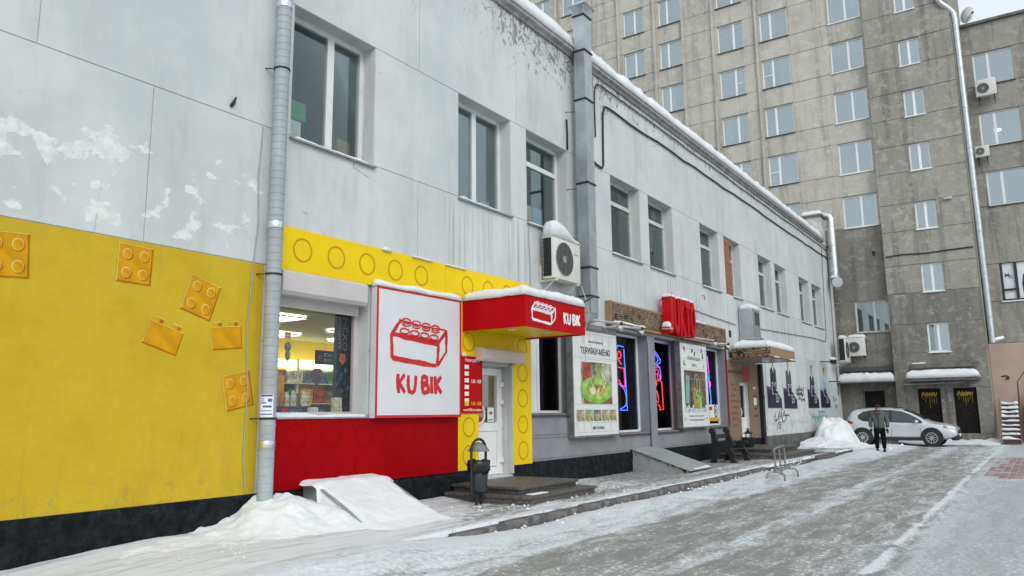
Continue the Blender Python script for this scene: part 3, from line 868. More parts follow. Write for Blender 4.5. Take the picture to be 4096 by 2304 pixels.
def painted_side(c, w, h, ang):
    f1, f2, f3 = fx(.004), fx(.0055), fx(.007)
    o = ob('painted_brick', MB().flat(rot2(c, ang, [(-w / 2, -h / 2), (w / 2, -h / 2), (w / 2, h / 2), (-w / 2, h / 2)]), f1), MATS['paint_orange'], B)
    e = MB(); l = MB()
    for k in (-.27, .27):
        ob('stud', MB().flat(rot2(c, ang, [(k * w - .055, h / 2), (k * w + .055, h / 2), (k * w + .055, h / 2 + .06), (k * w - .055, h / 2 + .06)]), f1), MATS['paint_orange'], o)
        e.flat(rot2(c, ang, [(k * w + .0, h / 2), (k * w + .055, h / 2), (k * w + .055, h / 2 + .055), (k * w + .02, h / 2 + .055)]), f2)
        l.stroke(rot2(c, ang, [(k * w - .055, h / 2 + .06), (k * w + .055, h / 2 + .06)]), .014, f2)
    e.stroke(rot2(c, ang, [(-w / 2, -h / 2), (w / 2, -h / 2), (w / 2, h / 2)]), .016, f2)
    l.stroke(rot2(c, ang, [(-w / 2, -h / 2), (-w / 2, h / 2), (w / 2, h / 2)]), .010, f3)
    ob('brick_edge', e, MATS['paint_orange_dark'], o); ob('stud_rim', l, MATS['paint_orange_light'], o)
painted_top((3.26, 3.09), .44, 4, .90)
painted_top((4.55, 3.19), .42, -1, .92)
painted_top((5.39, 2.915), .44, -17, .92)
painted_top((5.965, 1.82), .43, 12, .90)
painted_side((4.94, 2.40), .43, .27, -17)
painted_side((5.77, 2.46), .42, .27, 7)

# ---- shop cladding: yellow band, red panel, yellow door surround
CL = thing('shop_cladding', 'glossy yellow and red cladding panels with ring pattern around the toy shop', 'cladding', (0, 9.5, .55))
def ringed(name, y0, y1, z0, z1, x1, mat, rmat, rings, r=.155, w=.028):
    p = ob(name, MB().box(.0, x1, y0, y1, z0, z1), MATS[mat], CL)
    if rings:
        for c in rings:
            ob('ring', MB().ring(c, r, w, fx(x1 + .002), 44), MATS[rmat], p)
    return p
band = [6.88 + .6155 * k for k in range(10)]
ringed('yellow_panel', 6.52, 9.96, 3.44, 4.03, .03, 'yellow_gloss', 'yellow_ring', [(y, 3.745) for y in band if y < 9.7])
ringed('yellow_panel', 9.965, 12.62, 3.44, 4.03, .031, 'yellow_gloss', 'yellow_ring', [(y, 3.745) for y in band if 10.1 < y < 12.5])
ringed('red_panel', 6.52, 10.31, .555, 1.46, .03, 'red_panel', 'red_ring', [(y, z) for y in band[:6] for z in (1.225, .795)], .165, .02)
ringed('yellow_panel', 10.315, 10.895, .565, 3.44, .028, 'yellow_gloss', 'yellow_ring', [(10.61, z) for z in (.81, 1.285, 1.77, 2.26, 2.75)], .16, .028)
ringed('yellow_panel', 11.985, 12.60, .565, 3.44, .03, 'yellow_gloss', 'yellow_ring', [(12.295, z) for z in (.82, 1.30, 1.79, 2.27, 2.76)], .16, .028)
ringed('yellow_panel', 10.897, 11.983, 2.66, 3.44, .026, 'yellow_gloss', 'yellow_ring', [])
for (a, b, l) in ((8.42, 8.62, 'small clump of snow on the yellow band over the shop window'), (9.1, 9.6, 'short strip of snow on the yellow band near the awning'), (9.95, 10.5, 'thin strip of snow on the yellow band beside the awning')):
    snow_cap('snow_strip', -.0, .07, a, b, 4.028, .04 if b - a < .3 else .014, l, .03, .03, .6, a, .0)

# ---- shop window and the lit shop behind it
SW = thing('shop_window', 'big toy shop window under a raised roller shutter, bright inside', 'window', (-.2, 7.35, 1.48))
fb = MB(); frame_boxes(fb, 6.52, 8.20, 1.48, 3.43, -.23, .075, .06)
ob('frame', fb, MATS['shutter'], SW)
ob('pane', MB().box(-.27, -.262, 6.55, 8.16, 1.52, 3.20), MATS['pane_shop'], SW)
sb = MB().prism([(-.20, 3.10), (.05, 3.10), (.09, 3.15), (.09, 3.40), (.06, 3.43), (-.20, 3.43)], 'y', 6.52, 8.08)
ob('shutter_box', sb, MATS['shutter'], SW)
gl_ = MB(); gl_.box(-.21, -.16, 6.53, 8.14, 3.0, 3.10); gl_.box(-.215, -.155, 6.53, 8.14, 2.97, 3.0)
ob('shutter_curtain', gl_, MATS['shutter'], SW)
ob('sill', MB().box(-.25, .05, 6.50, 8.21, 1.462, 1.482), MATS['sill_tin'], SW)
snow_cap('snow_strip', -.2, .045, 6.52, 8.18, 1.480, .05, 'snow on the sill of the toy shop window', .04, .06, .9, 4.2, .0)

SH = thing('toy_shop_room', 'bright yellow toy shop room behind the big window', 'room', (-2, 8, .6))
simple('shop_yellow', (.62, .45, .03), .6, var=.05, scale=1)
simple('shop_cream', (.62, .58, .35), .6, var=.05, scale=1)
simple('shop_ceiling', (.34, .34, .16), .7, var=.05, scale=1)
sr = MB()
ob('back_wall', MB().box(-4.3, -4.25, 4.6, 12.37, .4, 3.5), MATS['shop_yellow'], SH)
sr.box(-4.25, -.36, 4.55, 4.6, .4, 3.5); sr.box(-4.25, -1.65, 12.33, 12.37, .4, 3.5); sr.box(-1.65, -.36, 10.75, 10.8, .4, 3.5)
ob('side_wall', sr, MATS['shop_yellow'], SH)
ob('ceiling', MB().box(-4.25, -1.64, 4.6, 12.33, 3.02, 3.08).box(-1.64, -.36, 4.6, 10.75, 3.02, 3.08), MATS['shop_ceiling'], SH)
ob('floor', MB().box(-4.25, -1.64, 4.6, 12.33, .4, .46).box(-1.64, -.36, 4.6, 10.75, .4, .46), MATS['shop_cream'], SH)
emit('tube_light', (1.0, .97, .82), 9.0)
emit('shelf_light', (1.0, .94, .62), 2.6)
for n_, (lx, ly) in enumerate(((-1.3, 7.6), (-2.3, 7.9), (-1.9, 9.6), (-3.3, 9.2), (-3.2, 10.8), (-1.0, 5.9))):
    L = thing('ceiling_light', ['louvred ceiling light nearest the toy shop pane', 'second louvred ceiling light inside the toy shop', 'louvred ceiling light deep in the toy shop on the right', 'rearmost louvred ceiling light inside the toy shop', 'louvred ceiling light over the toy shelves', 'louvred ceiling light hidden by the downpipe side'][n_], 'light', (lx, ly, 2.97), 'toy shop ceiling lights')
    ob('diffuser', MB().box(lx - .28, lx + .28, ly - .28, ly + .28, 3.0, 3.012), MATS['tube_light'], L)
    lv = MB()
    for q in range(5):
        lv.box(lx - .29, lx + .29, ly - .29 + q * .145 - .005, ly - .29 + q * .145 + .005, 2.972, 2.998)
        lv.box(lx - .29 + q * .145 - .005, lx - .29 + q * .145 + .005, ly - .29, ly + .29, 2.973, 2.997)
    ob('louvre', lv, MATS['pvc_clean'], L)
# shelving along the back with lit headers
cols_box = [(.08, .24, .12), (.20, .13, .08), (.06, .12, .35), (.50, .34, .06), (.55, .56, .50), (.10, .22, .10), (.40, .05, .05), (.14, .18, .22)]
toy_names = ['dark green', 'brown', 'navy', 'golden', 'pale grey', 'deep green', 'dark red', 'slate']
for q in range(8): simple('toy%d' % q, cols_box[q], .35, var=.7, scale=14)
SV = thing('toy_shelf', 'lit wall shelf full of boxed toys inside the shop', 'shelf', (-3.9, 10, .46))
for z in (1.32, 1.75, 2.14): ob('board', MB().box(-4.22, -3.78, 8.0, 12.2, z - .02, z), simple('shelf_board', (.62, .62, .56), .4), SV)
ob('header', MB().box(-4.22, -3.86, 8.0, 12.2, 2.46, 2.60), MATS['shelf_light'], SV)
for y_ in (8.02, 9.05, 10.1, 11.15, 12.18): ob('upright', MB().box(-4.22, -3.80, y_ - .02, y_ + .02, .46, 2.6), MATS['shelf_board'], SV)
nb = 0
for z in (1.32, 1.75, 2.14):
    y_ = 8.08
    while y_ < 11.9:
        w_ = random.uniform(.24, .40); h_ = random.uniform(.22, .29)
        ob('toy_box', MB().bbox(-4.15, -3.82, y_, y_ + w_, z + .002, z + h_, .006), MATS['toy%d' % nb], None,
           ('left-hand ' if y_ < 10.0 else 'right-hand ') + toy_names[nb] + ' boxed toy on the %s lit shelf inside the toy shop' % {1.32: 'lowest', 1.75: 'middle', 2.14: 'top'}[z], 'toy box', 'boxed toys on the %s shelf' % {1.32: 'lowest', 1.75: 'middle', 2.14: 'top'}[z])
        y_ += w_ + random.uniform(.02, .06); nb = (nb + 3) % 8
# banner standing right in the window
simple('banner_navy', (.014, .018, .032), .4, var=.5, scale=6)
simple('banner_print', (.20, .23, .25), .5, var=.4, scale=9)
BN = thing('window_banner', 'tall dark navy banner reading NEXO KNIGHTS in the toy shop window', 'banner', (-.4, 7.75, 1.55))
bnp = ob('sheet', MB().box(-.42, -.41, 7.90, 8.60, 1.53, 3.2), MATS['banner_navy'], BN)
def fdown(x, y, z):  # reads downwards: u runs down, v runs to the right
    return lambda u, v: (x, y + v, z - u)
ob('lettering', text(MB(), 'NEXO', 0, .50, 0, .10, fdown(-.405, 8.06, 2.96), .01), MATS['banner_print'], BN)
ob('lettering', text(MB(), 'KNIGHTS', 0, .48, 0, .06, fdown(-.405, 7.97, 2.97), .01), MATS['banner_print'], BN)
sx = MB().flat([(8.02, 2.42), (8.12, 2.42), (8.14, 2.32), (8.07, 2.25), (8.00, 2.32)], fx(-.405))
ob('shield', sx, simple('shield_orange', (.45, .17, .05), .5), BN)
pr = MB()
for q in range(26):
    a = random.uniform(7.94, 8.2); b = random.uniform(1.6, 2.2); s = random.uniform(.015, .05)
    pr.flat(rot2((a, b), random.uniform(0, 90), [(-s, -s * .5), (s, -s * .5), (s * .6, s), (-s * .5, s * .7)]), fx(-.405))
ob('artwork', pr, simple('banner_art', (.07, .12, .18), .5, var=.8, scale=12), BN)
# window display: card cut-outs, a blue sign, small boxes
ds = thing('display_sign', 'low blue display box reading NEXO in the shop window', 'sign', (-.5, 6.95, 1.5))
ob('box', MB().bbox(-.62, -.40, 6.90, 7.66, 1.50, 1.63, .01), simple('sign_navy', (.012, .025, .09), .4), ds)
ob('lettering', text(MB(), 'NEXO', 7.10, 7.32, 1.535, 1.60, fx(-.398), .01), MATS['banner_print'], ds)
ob('logo', MB().rect(6.97, 7.07, 1.53, 1.61, fx(-.398)), MATS['paint_red'], ds)
for q in range(7):
    y_ = 6.98 + q * .095
    c_ = [(.62, .42, .16), (.45, .18, .05), (.66, .60, .42), (.55, .50, .40), (.20, .12, .08), (.65, .62, .50), (.60, .48, .10)][q]
    h_ = random.uniform(.16, .24)
    m_ = MB().prism([(y_ - .045, 1.64), (y_ + .045, 1.64), (y_ + .05, 1.64 + h_ * .6), (y_ + .02, 1.64 + h_), (y_ - .03, 1.64 + h_ * .95), (y_ - .05, 1.64 + h_ * .55)], 'x', -.55 + q % 2 * .03, -.54 + q % 2 * .03)
    ob('card_cutout', m_, simple('card%d' % q, c_, .5, var=.5, scale=25), None, ['tan', 'rust brown', 'cream', 'beige', 'dark brown', 'ivory', 'mustard'][q] + ' card cut-out standing on the blue sign in the shop window', 'card', 'card cut-outs in the shop window')
for q, (y_, z_, w_, h_) in enumerate(((7.42, 1.50, .14, .12), (7.58, 1.5, .10, .09), (7.86, 1.5, .16, .12), (7.86, 1.625, .15, .14))):
    ob('small_box', MB().bbox(-.40, -.33, y_, y_ + w_, z_, z_ + h_, .006), simple('sbox%d' % q, [(.6, .58, .54), (.12, .12, .12), (.62, .52, .35), (.60, .56, .42)][q], .5, var=.3, scale=20), None,
       ['pale little box beside the blue sign in the shop window', 'tiny dark box low in the shop window', 'lower of two small boxes before the navy banner', 'upper of two small boxes before the navy banner'][q], 'box')
# hanging shop signs
hg = thing('hanging_sign', 'dark hanging sign with red and white logos inside the toy shop', 'sign', (-.9, 7.75, 2.5))
ob('plate', MB().bbox(-.92, -.90, 7.98, 8.38, 2.28, 2.50, .008), simple('plate_dark', (.03, .02, .04), .4), hg)
ob('logo', MB().rect(8.02, 8.11, 2.36, 2.42, fx(-.897)), MATS['paint_red'], hg)
ob('lettering', text(text(MB(), 'STAR', 8.15, 8.32, 2.40, 2.46, fx(-.897), .02), 'WARS', 8.15, 8.32, 2.32, 2.38, fx(-.897), .02), MATS['paint_white'], hg)
ob('cord', MB().tube([(-.91, 8.18, 2.5), (-.91, 8.18, 3.02)], .003, 5), MATS['cable_grey'], hg)
hg = thing('hanging_tag', 'small yellow square tag with red logo hanging in the toy shop window', 'sign', (-.45, 6.98, 2.5))
ob('plate', MB().box(-.455, -.45, 7.02, 7.13, 2.56, 2.67), simple('tag_yellow', (.75, .50, .02), .5), hg)
ob('logo', MB().rect(7.045, 7.105, 2.59, 2.645, fx(-.448)), MATS['paint_red'], hg)
ob('lettering', MB().rect(7.052, 7.098, 2.608, 2.628, fx(-.447)), MATS['paint_white'], hg)
ob('figure', MB().ball((-.45, 7.08, 2.46), (.03, .055, .07), 10, 6).ball((-.45, 7.08, 2.34), (.03, .04, .08), 10, 6), simple('toy_green', (.10, .22, .14), .5, var=.8, scale=40), hg)
hg = ob('window_sticker', MB().flat([(7.36, 2.09), (7.44, 2.17), (7.55, 2.17), (7.62, 2.09), (7.58, 1.98), (7.49, 1.92), (7.40, 1.98)], fx(-.30)), simple('sticker_plum', (.10, .05, .07), .5, var=.6, scale=18), None, 'dark plum shield sticker on the inside of the shop pane', 'sticker')
hx = ob('crate', MB().bbox(-.95, -.66, 6.92, 7.22, 1.46, 2.08, .02), simple('crate_orange', (.62, .33, .02), .5), None, 'orange yellow crate at the left in the toy shop window', 'crate')
hx = ob('carton', MB().prism([(7.35, .5), (7.75, .5), (7.72, 1.75), (7.55, 1.85), (7.42, 1.72)], 'x', -1.5, -1.1), MATS['cardboard'], None, 'tall brown carton behind the shop window display', 'box')
# ------------------------------------------------------------------ hand-painted logo used on the board and the awning
def brick_logo(mb, y0, y1, z0, z1, f, w=.02, seed=0):
    """brush outline of an eight-stud brick, corner to the right"""
    rr = random.Random(seed)
    U = lambda u: y0 + (y1 - y0) * u
    V = lambda v: z0 + (z1 - z0) * v
    def st(pts, k=1.0):
        q = []
        for (a, b), (c, d) in zip(pts[:-1], pts[1:]):
            n = 7
            for i in range(n): q.append((a + (c - a) * i / n, b + (d - b) * i / n))
        q.append(pts[-1])
        ww = [w * k * rr.uniform(.75, 1.3) for _ in q]
        mb.stroke([(U(a) + rr.uniform(-.1, .1) * w, V(b) + rr.uniform(-.1, .1) * w) for a, b in q], ww, f)
    st([(0, .62), (.16, .95)], 1.2); st([(0, .63), (.82, .53)], 1.6); st([(.82, .53), (1, .84)]); st([(.12, .93), (.99, .84)], .5)
    st([(0.0, .62), (.02, .13)], 1.25); st([(.02, .13), (.80, .03)], 1.5); st([(.835, .53), (.815, .03)], 1.3)
    st([(.99, .84), (.985, .36)], 1.1); st([(.82, .04), (.99, .36)], .9)
    for row, (v, du, r) in enumerate(((.89, .27, .075), (.72, .22, .078))):
        for k in range(4):
            c = (du + k * .175 + (.0 if row else -.02), v - k * .022 + (.045 if row == 0 else 0))
            n = 16
            q = [(U(c[0] + r * math.cos(2 * math.pi * i / n)), V(c[1] + .055 * math.sin(2 * math.pi * i / n))) for i in range(n)]
            mb.stroke(q, [w * .42 * rr.uniform(.7, 1.3) for _ in q], f, True)
            q2 = [(U(c[0] + r * math.cos(math.pi * (1 + i / 8))), V(c[1] - .055 + .05 * math.sin(math.pi * (1 + i / 8)))) for i in range(9)]
            mb.stroke(q2, [w * .45 * rr.uniform(.7, 1.3) for _ in q2], f)
    return mb
def kubik(mb, y0, y1, z0, z1, f, w, seed=1):
    rr = random.Random(seed)
    U = lambda u: y0 + (y1 - y0) * u
    V = lambda v: z0 + (z1 - z0) * v
    def st(pts):
        q = []
        for (a, b), (c, d) in zip(pts[:-1], pts[1:]):
            for i in range(6): q.append((U(a + (c - a) * i / 6), V(b + (d - b) * i / 6)))
        q.append((U(pts[-1][0]), V(pts[-1][1])))
        mb.stroke(q, [w * rr.uniform(.85, 1.2) for _ in q], f)
    st([(.03, 1.0), (.02, .5), (.05, .0)]); st([(.17, .98), (.04, .50)]); st([(.05, .55), (.18, .02)])
    st([(.25, .95), (.245, .45), (.27, .12), (.325, .03), (.38, .12), (.405, .5), (.41, .95)])
    st([(.56, .97), (.55, .5), (.58, .0)]); st([(.56, .95), (.66, .88), (.66, .65), (.57, .52), (.69, .42), (.70, .12), (.58, .03)])
    st([(.765, .95), (.765, .5), (.775, .02)])
    st([(.85, .98), (.845, .5), (.87, .0)]); st([(.99, .98), (.86, .50)]); st([(.87, .55), (1.0, .05)])
    return mb
SG = thing('shop_sign', 'big white KUBIK sign board with red brick drawing and red border', 'sign', (.08, 9.22, 1.46))
ob('case', MB().box(.031, .148, 8.21, 10.24, 1.46, 3.43), MATS['sign_white'], SG)
fr = MB()
f_ = fx(.1515)
for (a, b, c, d) in ((8.21, 8.25, 1.46, 3.43), (10.20, 10.24, 1.46, 3.43), (8.25, 10.20, 1.46, 1.50), (8.25, 10.20, 3.39, 3.43)): fr.box(.147, .153, a, b, c, d)
ob('border', fr, MATS['paint_red'], SG)
ob('drawing', brick_logo(MB(), 8.53, 9.86, 2.26, 2.99, fx(.1505), .052, 3), MATS['paint_red'], SG)
ob('lettering', kubik(MB(), 8.66, 9.72, 1.83, 2.12, fx(.1505), .066, 5), MATS['paint_red'], SG)
snow_cap('snow_cap', .03, .16, 8.20, 10.25, 3.432, .085, 'snow lying on top of the white KUBIK sign board', .05, .06, .35, 6, .012)

# ---- awning over the door
AW = thing('awning', 'red box awning over the shop door with white KUBIK lettering', 'awning', (.6, 11.4, 2.92))
a0, a1, ax, az0, az1 = 10.43, 12.44, 1.34, 2.92, 3.46
aw = MB(); aw.box(.034, ax, a0, a0 + .03, az0, az1); aw.box(ax - .03, ax, a0 + .03, a1, az0, az1); aw.box(.034, ax - .03, a1 - .03, a1, az0, az1)
ob('fascia', aw, MATS['red_gloss'], AW)
ob('soffit', MB().box(.034, ax - .032, a0 + .032, a1 - .032, az0 + .03, az0 + .05), MATS['yellow_gloss'], AW)
ob('roof_sheet', MB().box(.034, ax - .032, a0 + .032, a1 - .032, az1 - .05, az1 - .03), MATS['tin'], AW)
ob('drawing', brick_logo(MB(), 10.62, 11.38, 3.01, 3.37, fx(ax + .003), .030, 8), MATS['paint_white'], AW)
ob('lettering', kubik(MB(), 11.66, 12.24, 3.07, 3.27, fx(ax + .003), .044, 9), MATS['paint_white'], AW)
for (lx, ly) in ((.75, 10.9), (.95, 11.75)):
    ob('spotlight', MB().lathe([(.07, 0), (.085, -.008), (.07, -.018), (.0, -.016)], (lx, ly, az0 + .032), 18), MATS['pvc_clean'], AW, smooth=30)
snow_cap('snow_cap', .04, ax, a0, a1, az1, .15, 'thick snow on top of the red awning', .05, .13, .3, 11, .03)

# ---- shop door with roller box, hours board
DR = thing('shop_door', 'white plastic glazed shop door with curved handle', 'door', (-.25, 11.43, .4))
dx = -.23
d0, d1, dz0, dz1 = 10.90, 11.97, .40, 2.40
fb = MB(); frame_boxes(fb, d0, d1, dz0, dz1, dx, .05, .09)
ob('frame', fb, MATS['pvc_clean'], DR)
lf = MB(); frame_boxes(lf, d0 + .05, d1 - .06, dz0 + .02, dz1 - .06, dx + .03, .13, .07, [], [(1.27, .15)])
ob('leaf', lf, MATS['pvc_clean'], DR)
ob('lower_panel', MB().bbox(dx - .03, dx + .012, d0 + .19, d1 - .20, dz0 + .16, 1.19, .01), MATS['pvc_clean'], DR)
ob('pane', MB().box(dx - .02, dx - .012, d0 + .17, d1 - .18, 1.33, 2.22), MATS['pane_shop'], DR)
ob('handle', MB().tube([(dx + .03, 11.07, 1.66), (dx + .09, 11.09, 1.67), (dx + .11, 11.20, 1.64), (dx + .115, 11.25, 1.54), (dx + .115, 11.25, 1.44), (dx + .11, 11.20, 1.36), (dx + .09, 11.09, 1.33), (dx + .03, 11.07, 1.34)], .017, 8), MATS['pvc_clean'], DR, smooth=True)
for z_ in (2.05, 1.72, .66): ob('hinge', MB().bbox(dx + .03, dx + .075, 11.84, 11.93, z_ - .045, z_ + .045, .01), MATS['pvc_clean'], DR)
ob('sticker', MB().rect(11.50, 11.70, 1.36, 1.62, fx(dx + .004)), MATS['paint_white'], DR)
sk = MB(); sk.ell(11.60, 1.52, .06, .03, fx(dx + .006), 14); sk.rect(11.53, 11.67, 1.385, 1.41, fx(dx + .006)); ob('sticker_print', sk, simple('print_grey', (.25, .22, .25), .6), DR)
ob('hours_card', MB().rect(11.10, 11.34, 1.36, 1.45, fx(dx + .004)), MATS['paint_red'], DR)
rb = MB().prism([(.028, 2.44), (.20, 2.42), (.235, 2.47), (.235, 2.62), (.20, 2.66), (.028, 2.66)], 'y', 10.78, 12.10)
ob('shutter_box', rb, simple('shutter_pink', (.62, .54, .52), .45, var=.05, scale=2), DR)
rl = MB(); rl.box(-.15, -.02, 10.91, 10.95, .42, 2.42); rl.box(-.06, .026, 11.94, 11.984, .42, 2.42); rl.box(-.12, -.04, 10.95, 11.94, 2.37, 2.43)
ob('shutter_rail', rl, MATS['shutter'], DR)
# yellow entrance lobby behind the door glass
lb = MB(); lb.box(-1.6, -1.55, 10.82, 12.38, .4, 3.4); lb.box(-1.55, -.36, 10.82, 10.86, .4, 3.4); lb.box(-1.55, -.36, 12.34, 12.38, .4, 3.4); lb.box(-1.55, -.36, 10.86, 12.34, 2.7, 2.75); lb.box(-1.55, -.36, 10.86, 12.34, .36, .40)
ob('lobby', lb, MATS['shop_yellow'], B)
ob('lobby_light', MB().box(-1.2, -.8, 11.3, 11.8, 2.68, 2.698), emit('lobby_lamp', (1, .95, .8), 2.0), B)
HB = thing('hours_board', 'red opening hours board beside the white sign', 'sign', (.06, 10.67, 1.52))
ob('board', MB().box(.03, .055, 10.38, 10.97, 1.52, 2.50), MATS['red_gloss'], HB)
hb = MB(); fh = fx(.0575)
text(hb, 'Режим работы', 10.47, 10.88, 2.385, 2.46, fh, .01)
text(hb, '11.00 - 19.00', 10.64, 10.93, 2.035, 2.10, fh, .02)
text(hb, 'www.KUBIK.murmansk.ru', 10.42, 10.94, 1.555, 1.60, fh, .02)
for q in range(6): hb.rect(10.455, 10.575, 2.275 - q * .115, 2.345 - q * .115, fh)
ob('lettering', hb, MATS['paint_white'], HB)
ob('weekend_lettering', text(MB(), '11.00 - 18.00', 10.64, 10.93, 1.652, 1.715, fh, .02).rect(10.455, 10.575, 1.645, 1.72, fh), simple('print_yellow', (.75, .50, .02), .5), HB)
snow_cap('snow_strip', .03, .06, 10.40, 10.52, 2.5, .05, 'small lump of snow on the red opening hours board', .02, .03, .4, 3, .0)

# ---- steps at the shop door
def slab(name, x0, x1, y0, y1, z0, z1, parent, mat='stone_step', b=.012): return ob(name, MB().bbox(x0, x1, y0, y1, z0, z1, b), MATS[mat], parent, smooth=30)
ST = thing('door_steps', 'two dark stone steps at the toy shop door', 'steps', (.8, 11, .1))
slab('lower_step', .06, 1.66, 9.92, 12.06, .0, .215, ST); slab('lower_tread', .06, 1.69, 9.90, 12.08, .216, .262, ST)
slab('upper_step', .06, 1.36, 10.15, 11.93, .262, .325, ST); slab('upper_tread', .04, 1.40, 10.12, 11.96, .326, .375, ST)
snow_cap('snow_strip', 1.42, 1.60, 10.2, 10.7, .262, .014, 'little trodden snow on the lower shop step', .03, .10, 1.0, 8, .0)

# ---- litter bin
BI = thing('litter_bin', 'small litter bin on a post with domed lid and black liner', 'bin', (.9, 9.62, .13))
bx_, by_ = .92, 9.70
ob('bucket', MB().lathe([(.105, .32), (.125, .34), (.155, .72), (.150, .72), (.115, .36)], (bx_, by_, 0), 24), simple('bin_grey', (.05, .053, .054), .4, metal=.3, var=.25), BI, smooth=35)
ln = MB().lathe([(.150, .60), (.172, .66), (.178, .74), (.170, .79), (.140, .80), (.12, .70)], (bx_, by_, 0), 26)
ln.v = [(a + .012 * math.sin(a * 90 + c * 40), b_ + .012 * math.cos(b_ * 80 + c * 60), c + .014 * math.sin(math.atan2(b_ - by_, a - bx_) * 5)) for a, b_, c in ln.v]
ob('liner', ln, simple('liner_black', (.012, .013, .016), .25, var=.3), BI, smooth=True)
arch = [(bx_, by_ - .185, .30)] + [(bx_, by_ - .185, .95)] + [(bx_, by_ - .185 * math.cos(R(t)), .95 + .17 * math.sin(R(t))) for t in range(15, 180, 15)] + [(bx_, by_ + .185, .95), (bx_, by_ + .185, .30), ]
ob('hoop', MB().tube([(p[0], p[1], p[2]) for p in arch], .021, 8), MATS['dark_steel'], BI, smooth=40)
ob('lid', MB().lathe([(.0, 1.075), (.06, 1.06), (.13, 1.0), (.175, .945), (.170, .935), (.10, .96)][::-1], (bx_, by_, 0), 24), simple('bin_lid', (.22, .22, .215), .45, metal=.3, var=.25), BI, smooth=35)
ob('cross_bar', MB().box(bx_ - .02, bx_ + .02, by_ - .185, by_ + .185, .29, .325), MATS['dark_steel'], BI)
for s in (-.06, .06): ob('post', MB().box(bx_ - .015, bx_ + .015, by_ + s - .016, by_ + s + .016, .05, .30), MATS['dark_steel'], BI)

# ---- ribbed downpipe with its paper notice
DP = thing('downpipe', 'thick grey ribbed downpipe at the corner of the mural', 'pipe', (.19, 6.32, .3))
prof = []; z_ = .30
rad = .096
ys_ = lambda z: 6.315 + .000 * z
while z_ < 9.7:
    prof += [(rad, z_), (rad, z_ + .083), (rad + .005, z_ + .087), (rad + .005, z_ + .093), (rad, z_ + .097)]; z_ += .1
ob('pipe', MB().lathe(prof, (.155, 6.315, 0), 28), MATS['pipe_paint'], DP, smooth=40)
for z_ in (1.11, 3.92, 7.02): ob('joint_band', MB().lathe([(rad + .007, z_), (rad + .010, z_ + .01), (rad + .010, z_ + .08), (rad + .007, z_ + .09)], (.155, 6.315, 0), 28), MATS['bright_duct'], DP, smooth=40)
for z_ in (1.46, 3.30, 6.12, 8.6):
    ob('clamp', MB().lathe([(rad + .005, z_), (rad + .014, z_ + .004), (rad + .014, z_ + .022), (rad + .005, z_ + .026)], (.155, 6.315, 0), 28).tube([(0, 6.16, z_ + .013), (.09, 6.22, z_ + .013)], .008, 6), MATS['dark_steel'], DP, smooth=40)
NO = thing('paper_notice', 'blue and white printed notice taped to the grey downpipe', 'notice', (.3, 6.25, 1.5))
def fcyl(r): 
    return lambda u, v: (.155 + r * math.cos(u), 6.315 + r * math.sin(u), v)
def cyl_patch(u0, u1, v0, v1, r, n=8):
    mb = MB()
    for i in range(n):
        a, b = u0 + (u1 - u0) * i / n, u0 + (u1 - u0) * (i + 1) / n
        mb.flat([(a, v0), (b, v0), (b, v1), (a, v1)], fcyl(r))
    return mb
ob('sheet', cyl_patch(-1.75, -.1, 1.49, 1.78, .108), MATS['paint_white'], NO)
pn = MB()
for (u0, u1, v0, v1) in ((-1.65, -.2, 1.745, 1.77), (-1.6, -.9, 1.66, 1.675), (-1.3, -.3, 1.61, 1.635), (-1.65, -.2, 1.52, 1.535), (-1.6, -.3, 1.565, 1.575), (-.75, -.25, 1.68, 1.72)): 
    ob('print_line', cyl_patch(u0, u1, v0, v1, .1095, 5), simple('print_blue', (.05, .11, .45), .6), NO)
text(pn, '22', -1.5, -1.25, 1.69, 1.73, fcyl(.1097), .02)
ob('number', pn, simple('print_blue', (.05, .11, .45), .6), NO)
ob('wall_cable', MB().tube([(.012, 6.16, 5.3), (.015, 6.12, 4.6), (.014, 6.15, 4.0), (.013, 6.10, 3.4), (.014, 6.05, 2.6), (.013, 6.10, 1.8), (.014, 6.08, 1.0), (.014, 6.13, .6)], .008, 6), MATS['cable_grey'], None, 'thin pale cable hanging down the wall left of the downpipe', 'cable')
mk = MB(); mk.stroke([(5.655, 5.41), (5.68, 5.46), (5.69, 5.50), (5.705, 5.55)], [.012, .03, .018, .02], fx(.004)); mk.ell(5.68, 5.455, .02, .035, fx(.0045), 8)
ob('bolt_stub', MB().tube([(0, 5.66, 5.42), (.03, 5.68, 5.47), (.05, 5.70, 5.55)], [.02, .022, .012], 6), MATS['dark_steel'], None, 'short dark bolt stub in the grey wall over the mural', 'bolt')

